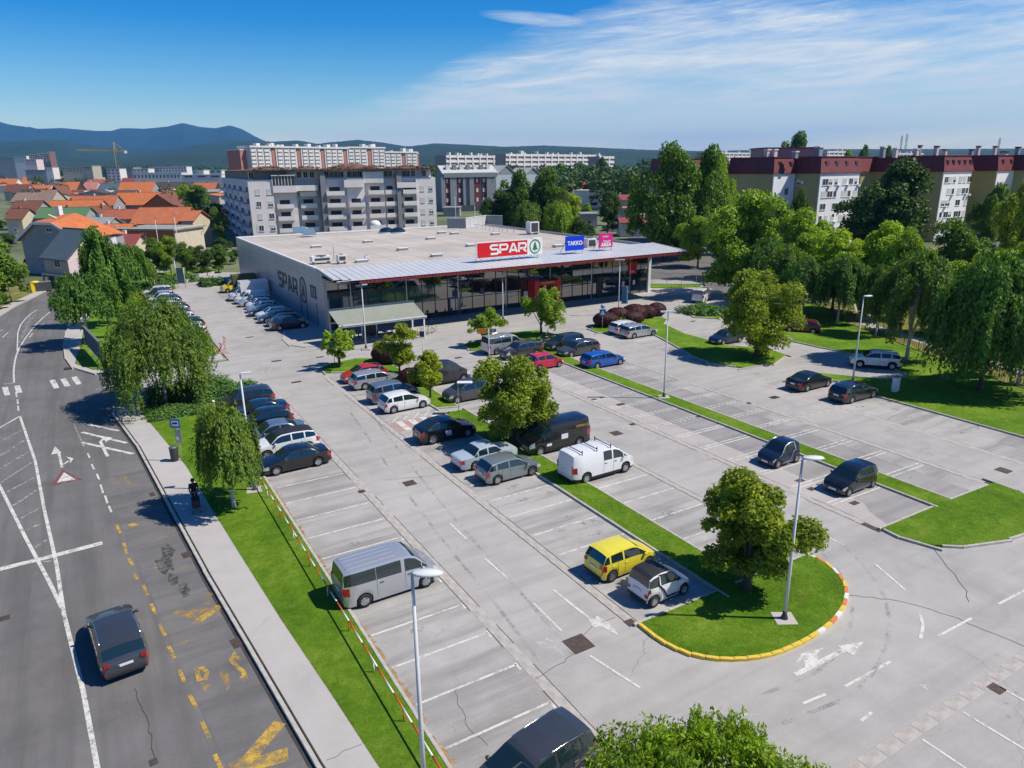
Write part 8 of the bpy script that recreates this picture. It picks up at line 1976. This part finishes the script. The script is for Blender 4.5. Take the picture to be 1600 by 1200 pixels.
# road sign at the far left lot
o = thing('info_board', 'tall grey blue information board among the trees of the side lot', 'sign board', (*g(284,450), 0), rz); MB().tube([(-.6,0,0),(-.6,0,4.6)], .05, 6).obj('post', M_POLE, o); MB().tube([(.7,0,0),(.7,0,3.4)], .05, 6).obj('post', M_POLE, o); MB().box(-.5,.65,-.04,.04,.9,3.4).obj('board', rough_mat('board_slate', (0.09,0.14,0.16), .2), o)
# bins by the house
o = thing('container', 'yellow recycling container by the pink house', 'container', (*g(57,456), 0), .2); MB().box(-.7,.7,-.6,.6,.1,1.5).obj('body', plain('container_yellow', (0.75,0.55,0.02), .5), o); MB().lathe([(.75,1.5),(.6,1.75),(.01,1.85)], 10).obj('lid', plain('container_yellow', (0.75,0.55,0.02), .5), o)
o = thing('container', 'dark waste container next to the yellow one', 'container', (*g(69,455), 0), .2); MB().box(-1.1,1.1,-.6,.6,.15,1.5).obj('body', M_TRIM_, o); MB().box(-1.15,1.15,-.65,.65,1.5,1.62).obj('lid', rough_mat('bin_lid', (0.15,0.16,0.17), .2), o)
o = thing('container', 'small white bin right of the dark waste container', 'container', (*g(76,453), 0), .2); MB().box(-.35,.35,-.35,.35,0,.95).obj('body', M_WHT, o); MB().box(-.38,.38,-.38,.38,.95,1.03).obj('lid', M_GREYM, o)
# fence along the right path
def mesh_fence(label, pts, h=1.3, step=2.5, bars=7, m=None):
    o = thing('metal_fence', label, 'fence', (pts[0][0], pts[0][1], 0)); m = m or M_MUL; q = rows(pts, step)
    for (p, d), (p2, _) in zip(q[:-1], q[1:]):
        a = p-Vector(pts[0]); c = p2-Vector(pts[0]); MB().bar((a.x,a.y,0),(a.x,a.y,h),.06).obj('post', m, o)
        b = MB(); b.bar((a.x,a.y,h-.05),(c.x,c.y,h-.05),.04).bar((a.x,a.y,.15),(c.x,c.y,.15),.04)
        for k in range(1, bars):
            t = k/bars; b.bar((a.x+(c.x-a.x)*t,a.y+(c.y-a.y)*t,.15),(a.x+(c.x-a.x)*t,a.y+(c.y-a.y)*t,h-.05),.02)
        b.obj('bar_panel', m, o)
mesh_fence('dark metal railing along the park path behind the willow', [(67.6,20),(68.4,29.4),(71.6,37),(76.5,47),(80.0,54.4),(86,62)])
mesh_fence('grey mesh fence along the back street behind the green verge', [(78.6,92.2),(86.2,86.8),(92,80)], 2.0, 2.4, 9, M_GREYM)
mesh_fence('low fence before the pale house at the road bend', [g(105,446), g(125,433), g(150,425)], 1.2, 2.5, 6, M_GREYM)
# motorbikes
def motorbike(label, c, rot, m):
    o = thing('motorbike', label, 'motorbike', (c[0], c[1], 0), rot, 'motorbikes next to the round tree')
    for wx in (-.68,.70): MB().tube([(wx+.27*math.cos(t),0,.31+.27*math.sin(t)) for t in [k*math.pi/8 for k in range(17)]], .055, 6).obj('wheel', M_TYRE, o)
    MB().lathe([(.05,-.42),(.17,-.25),(.20,.1),(.12,.38),(.03,.42)], 10, axis='X', c=(.08,0,.78)).obj('fuel_tank', m, o); MB().box(-.75,-.05,-.13,.13,.74,.86).obj('seat', M_TRIM, o); MB().box(-.3,.3,-.16,.16,.32,.68).obj('engine', M_GREYM, o)
    MB().bar((.70,0,.31),(.45,0,1.0),.07).bar((-.68,0,.31),(0,0,.5),.07).obj('fork', M_GREYM, o); MB().tube([(.30,-.36,1.08),(.44,0,1.02),(.30,.36,1.08)], .02, 6).obj('handlebar', M_TRIM, o); MB().lathe([(.03,-.06),(.11,0),(.09,.06)], 10, axis='X', c=(.62,0,.88)).obj('headlight', M_HEAD, o); MB().box(.45,.52,-.16,.16,1.05,1.3).obj('windshield', M_GLASS, o)
motorbike('black motorbike left of the dark grey carrier', g(852,538), 2.7, PAINTS['black']); motorbike('second motorbike behind the black one under the tree', g(862,533), 2.5, PAINTS['dgrey']); motorbike('third motorbike nearest the lawn tip', g(845,545), 3.0, PAINTS['black'])
# bench stakes on young trees
for i, (px, py) in enumerate(((523,568),)): 
    o = post('tree_stake', 'thin stake left of the small round corner tree', g(px,py), 1.6, 'stake', .035)
# distant masts and crane
def lattice(b, a, c, w, n=10):
    a, c = Vector(a), Vector(c)
    d = (c-a).normalized(); u = Vector((0,0,1)) if abs(d.z) < .8 else Vector((1,0,0)); s = d.cross(u).normalized()*w/2; t = d.cross(s).normalized()*w/2
    for q in (-s-t, s-t, s+t, -s+t): b.bar(a+q, c+q, w*.16)
    for k in range(n):
        p0 = a+(c-a)*k/n; p1 = a+(c-a)*(k+1)/n; b.bar(p0-s-t, p1+s+t, w*.10); b.bar(p0+s-t, p1-s+t, w*.10)
cb = at(184, 262, 900); ct = at(181, 236, 900)
o = thing('tower_crane', 'yellow tower crane far away above the rooftops', 'crane', (cb[0], cb[1], 0)); M_CR = plain('crane_yellow', (0.60,0.38,0.04), .5)
H = ct[2]; b = MB(); lattice(b, (0,0,0), (0,0,H+4), 2.6, 14); b.obj('mast', M_CR, o); dv = Vector((RT[0],RT[1],0)).normalized()
b = MB(); lattice(b, tuple(-dv*48+Vector((0,0,H+1.5))), tuple(Vector((0,0,H))), 2.2, 14); b.obj('jib', M_CR, o); b = MB(); lattice(b, (0,0,H), tuple(dv*13+Vector((0,0,H-.5))), 2.2, 4); b.obj('counter_jib', M_CR, o); MB().box(dv.x*13-1.5,dv.x*13+1.5,dv.y*13-1.5,dv.y*13+1.5,H-3,H).obj('counterweight', M_WHT, o); MB().bar((0,0,H+10),tuple(-dv*30+Vector((0,0,H+2))),.3).bar((0,0,H+10),tuple(dv*12+Vector((0,0,H))),.3).bar((0,0,H+4),(0,0,H+10),1.2).obj('tie_bar', M_CR, o)
for i, (px, tp, dep) in enumerate(((1410,212,1500),(1418,209,1500),(1563,215,1400))):
    q = at(px, tp, dep); o = thing('radio_mast', ['left thin radio mast on the skyline above the maroon roofs','right thin radio mast on the skyline above the maroon roofs','lone radio mast on the skyline at the right'][i], 'mast', (q[0], q[1], 0)); b = MB(); lattice(b, (0,0,0), (0,0,q[2]), 2.4, 24); b.obj('lattice', M_GREYM, o); MB().box(-3,3,-.4,.4,q[2]*.88,q[2]*.89).obj('crossarm', M_GREYM, o)
# ---- the walker with a pushcart
def person(base, rot):
    o = thing('person', 'person in black clothes walking on the pavement pushing a small dark cart', 'person', (base[0], base[1], .105), rot)
    M_CL = rough_mat('black_clothes', (0.018,0.017,0.02), .3, 8, .9); M_SKIN = plain('skin', (0.42,0.24,0.16), .6); M_HAIR = plain('dark_hair', (0.02,0.015,0.012), .7)
    # joints (x forward): pelvis root
    J = {'pel':(0,0,.93),'wst':(0,0,1.08),'chs':(.03,0,1.30),'nck':(.05,0,1.47),'hd0':(.07,0,1.56),'hd':(.09,0,1.68),
         'lh':(0,.09,.90),'lk':(.20,.10,.52),'la':(.10,.10,.10),'lt':(.28,.11,.04),'rh':(0,-.09,.90),'rk':(.02,-.10,.50),'ra':(-.24,-.10,.12),'rt':(-.08,-.11,.04),
         'ls':(.02,.19,1.40),'le':(.05,.24,1.13),'lw':(.27,.20,1.02),'rs':(.02,-.19,1.40),'re':(.05,-.24,1.13),'rw':(.27,-.20,1.02)}
    Rr = dict(pel=.145,wst=.125,chs=.15,nck=.06,hd0=.07,hd=.10,lh=.10,lk=.065,la=.042,lt=.035,rh=.10,rk=.065,ra=.042,rt=.035,ls=.075,le=.048,lw=.034,rs=.075,re=.048,rw=.034)
    Ed = [('pel','wst'),('wst','chs'),('chs','nck'),('nck','hd0'),('hd0','hd'),('pel','lh'),('lh','lk'),('lk','la'),('la','lt'),('pel','rh'),('rh','rk'),('rk','ra'),('ra','rt'),('chs','ls'),('ls','le'),('le','lw'),('chs','rs'),('rs','re'),('re','rw')]
    nm = list(J); me = bpy.data.meshes.new('body'); me.from_pydata([J[k] for k in nm], [(nm.index(a), nm.index(c)) for a, c in Ed], []); ob = bpy.data.objects.new('body', me); COL.objects.link(ob)
    sk = ob.modifiers.new('skin', 'SKIN'); 
    if not me.skin_vertices:
        b = bmesh.new(); b.from_mesh(me); b.verts.layers.skin.verify(); b.to_mesh(me); b.free()
    for i, k in enumerate(nm): me.skin_vertices[0].data[i].radius = (Rr[k], Rr[k]*(1.25 if k in ('chs','pel','wst') else 1))
    me.skin_vertices[0].data[0].use_root = True
    sub = ob.modifiers.new('sub', 'SUBSURF'); sub.levels = 2; sub.render_levels = 2
    dg = bpy.context.evaluated_depsgraph_get(); m2 = bpy.data.meshes.new_from_object(ob.evaluated_get(dg)); bpy.data.objects.remove(ob); m2.name = 'body'
    m2.materials.clear(); m2.materials.append(M_CL); m2.materials.append(M_SKIN)
    for p in m2.polygons:
        p.use_smooth = True
        if p.center.z > 1.50: p.material_index = 1
    link('body', m2, o)
    b = MB(); b.lathe([(.01,1.80),(.07,1.785),(.105,1.74),(.115,1.68),(.10,1.62),(.08,1.58)][::-1], 14, c=(.075,0,0)); h_ = b.obj('hair', M_HAIR, o)
    MB().box(.185,.205,-.045,-.02,1.675,1.69).obj('eye', M_HAIR, o); MB().box(.185,.205,.02,.045,1.675,1.69).obj('eye', M_HAIR, o); MB().lathe([(.012,1.63),(.02,1.64),(.008,1.68)], 6, c=(.195,0,0)).obj('nose', M_SKIN, o); MB().box(.18,.198,-.025,.025,1.598,1.606).obj('mouth', plain('lips', (0.3,0.09,0.08), .6), o)
    for s in (1,-1):
        b = MB(); b.lathe([(.02,-.035),(.034,-.01),(.036,.02),(.022,.045)], 8, axis='X', c=(.32,s*.20,1.02))
        for f, (ln, w_) in enumerate(((.055,-.027),(.065,-.009),(.06,.009),(.048,.026))): b.tube([(.345,s*.20+w_,1.03),(.345+ln*.7,s*.20+w_,1.02),(.335+ln*.5,s*.20+w_,.985)], [.009,.009,.007], 5)
        b.tube([(.31,s*.20-s*.03,1.02),(.345,s*.20-s*.045,1.0),(.36,s*.20-s*.03,.985)], [.010,.009,.008], 5)
        b.obj('hand', M_SKIN, o)
        MB().lathe([(.02,1.63),(.03,1.65),(.02,1.68)], 6, c=(.08,s*.10,0)).obj('ear', M_SKIN, o)
    return o
pb_ = g(307,793); person(pb_, -math.pi/2-.1)
ct_ = thing('shopping_trolley', 'small dark cart pushed by the person on the pavement', 'cart', (pb_[0]-.05, pb_[1]-.75, .105), -math.pi/2-.1)
MB().box(-.3,.35,-.22,.22,.35,.8).obj('bag', plain('black_bag', (0.02,0.02,0.022), .7), ct_); MB().bar((-.28,.2,.8),(-.46,.2,1.0),.03).bar((-.28,-.2,.8),(-.46,-.2,1.0),.03).bar((-.46,-.22,1.0),(-.46,.22,1.0),.03).obj('handle', M_GREYM, ct_)
for x in (-.25,.3):
    for s in (1,-1): MB().lathe([(.03,-.02),(.1,-.02),(.1,.02),(.03,.02)], 12, axis='Y', c=(x,s*.22,.1)).obj('wheel', M_TRIM_, ct_); MB().bar((x,s*.2,.1),(x,s*.2,.36),.03).obj('leg', M_GREYM, ct_)
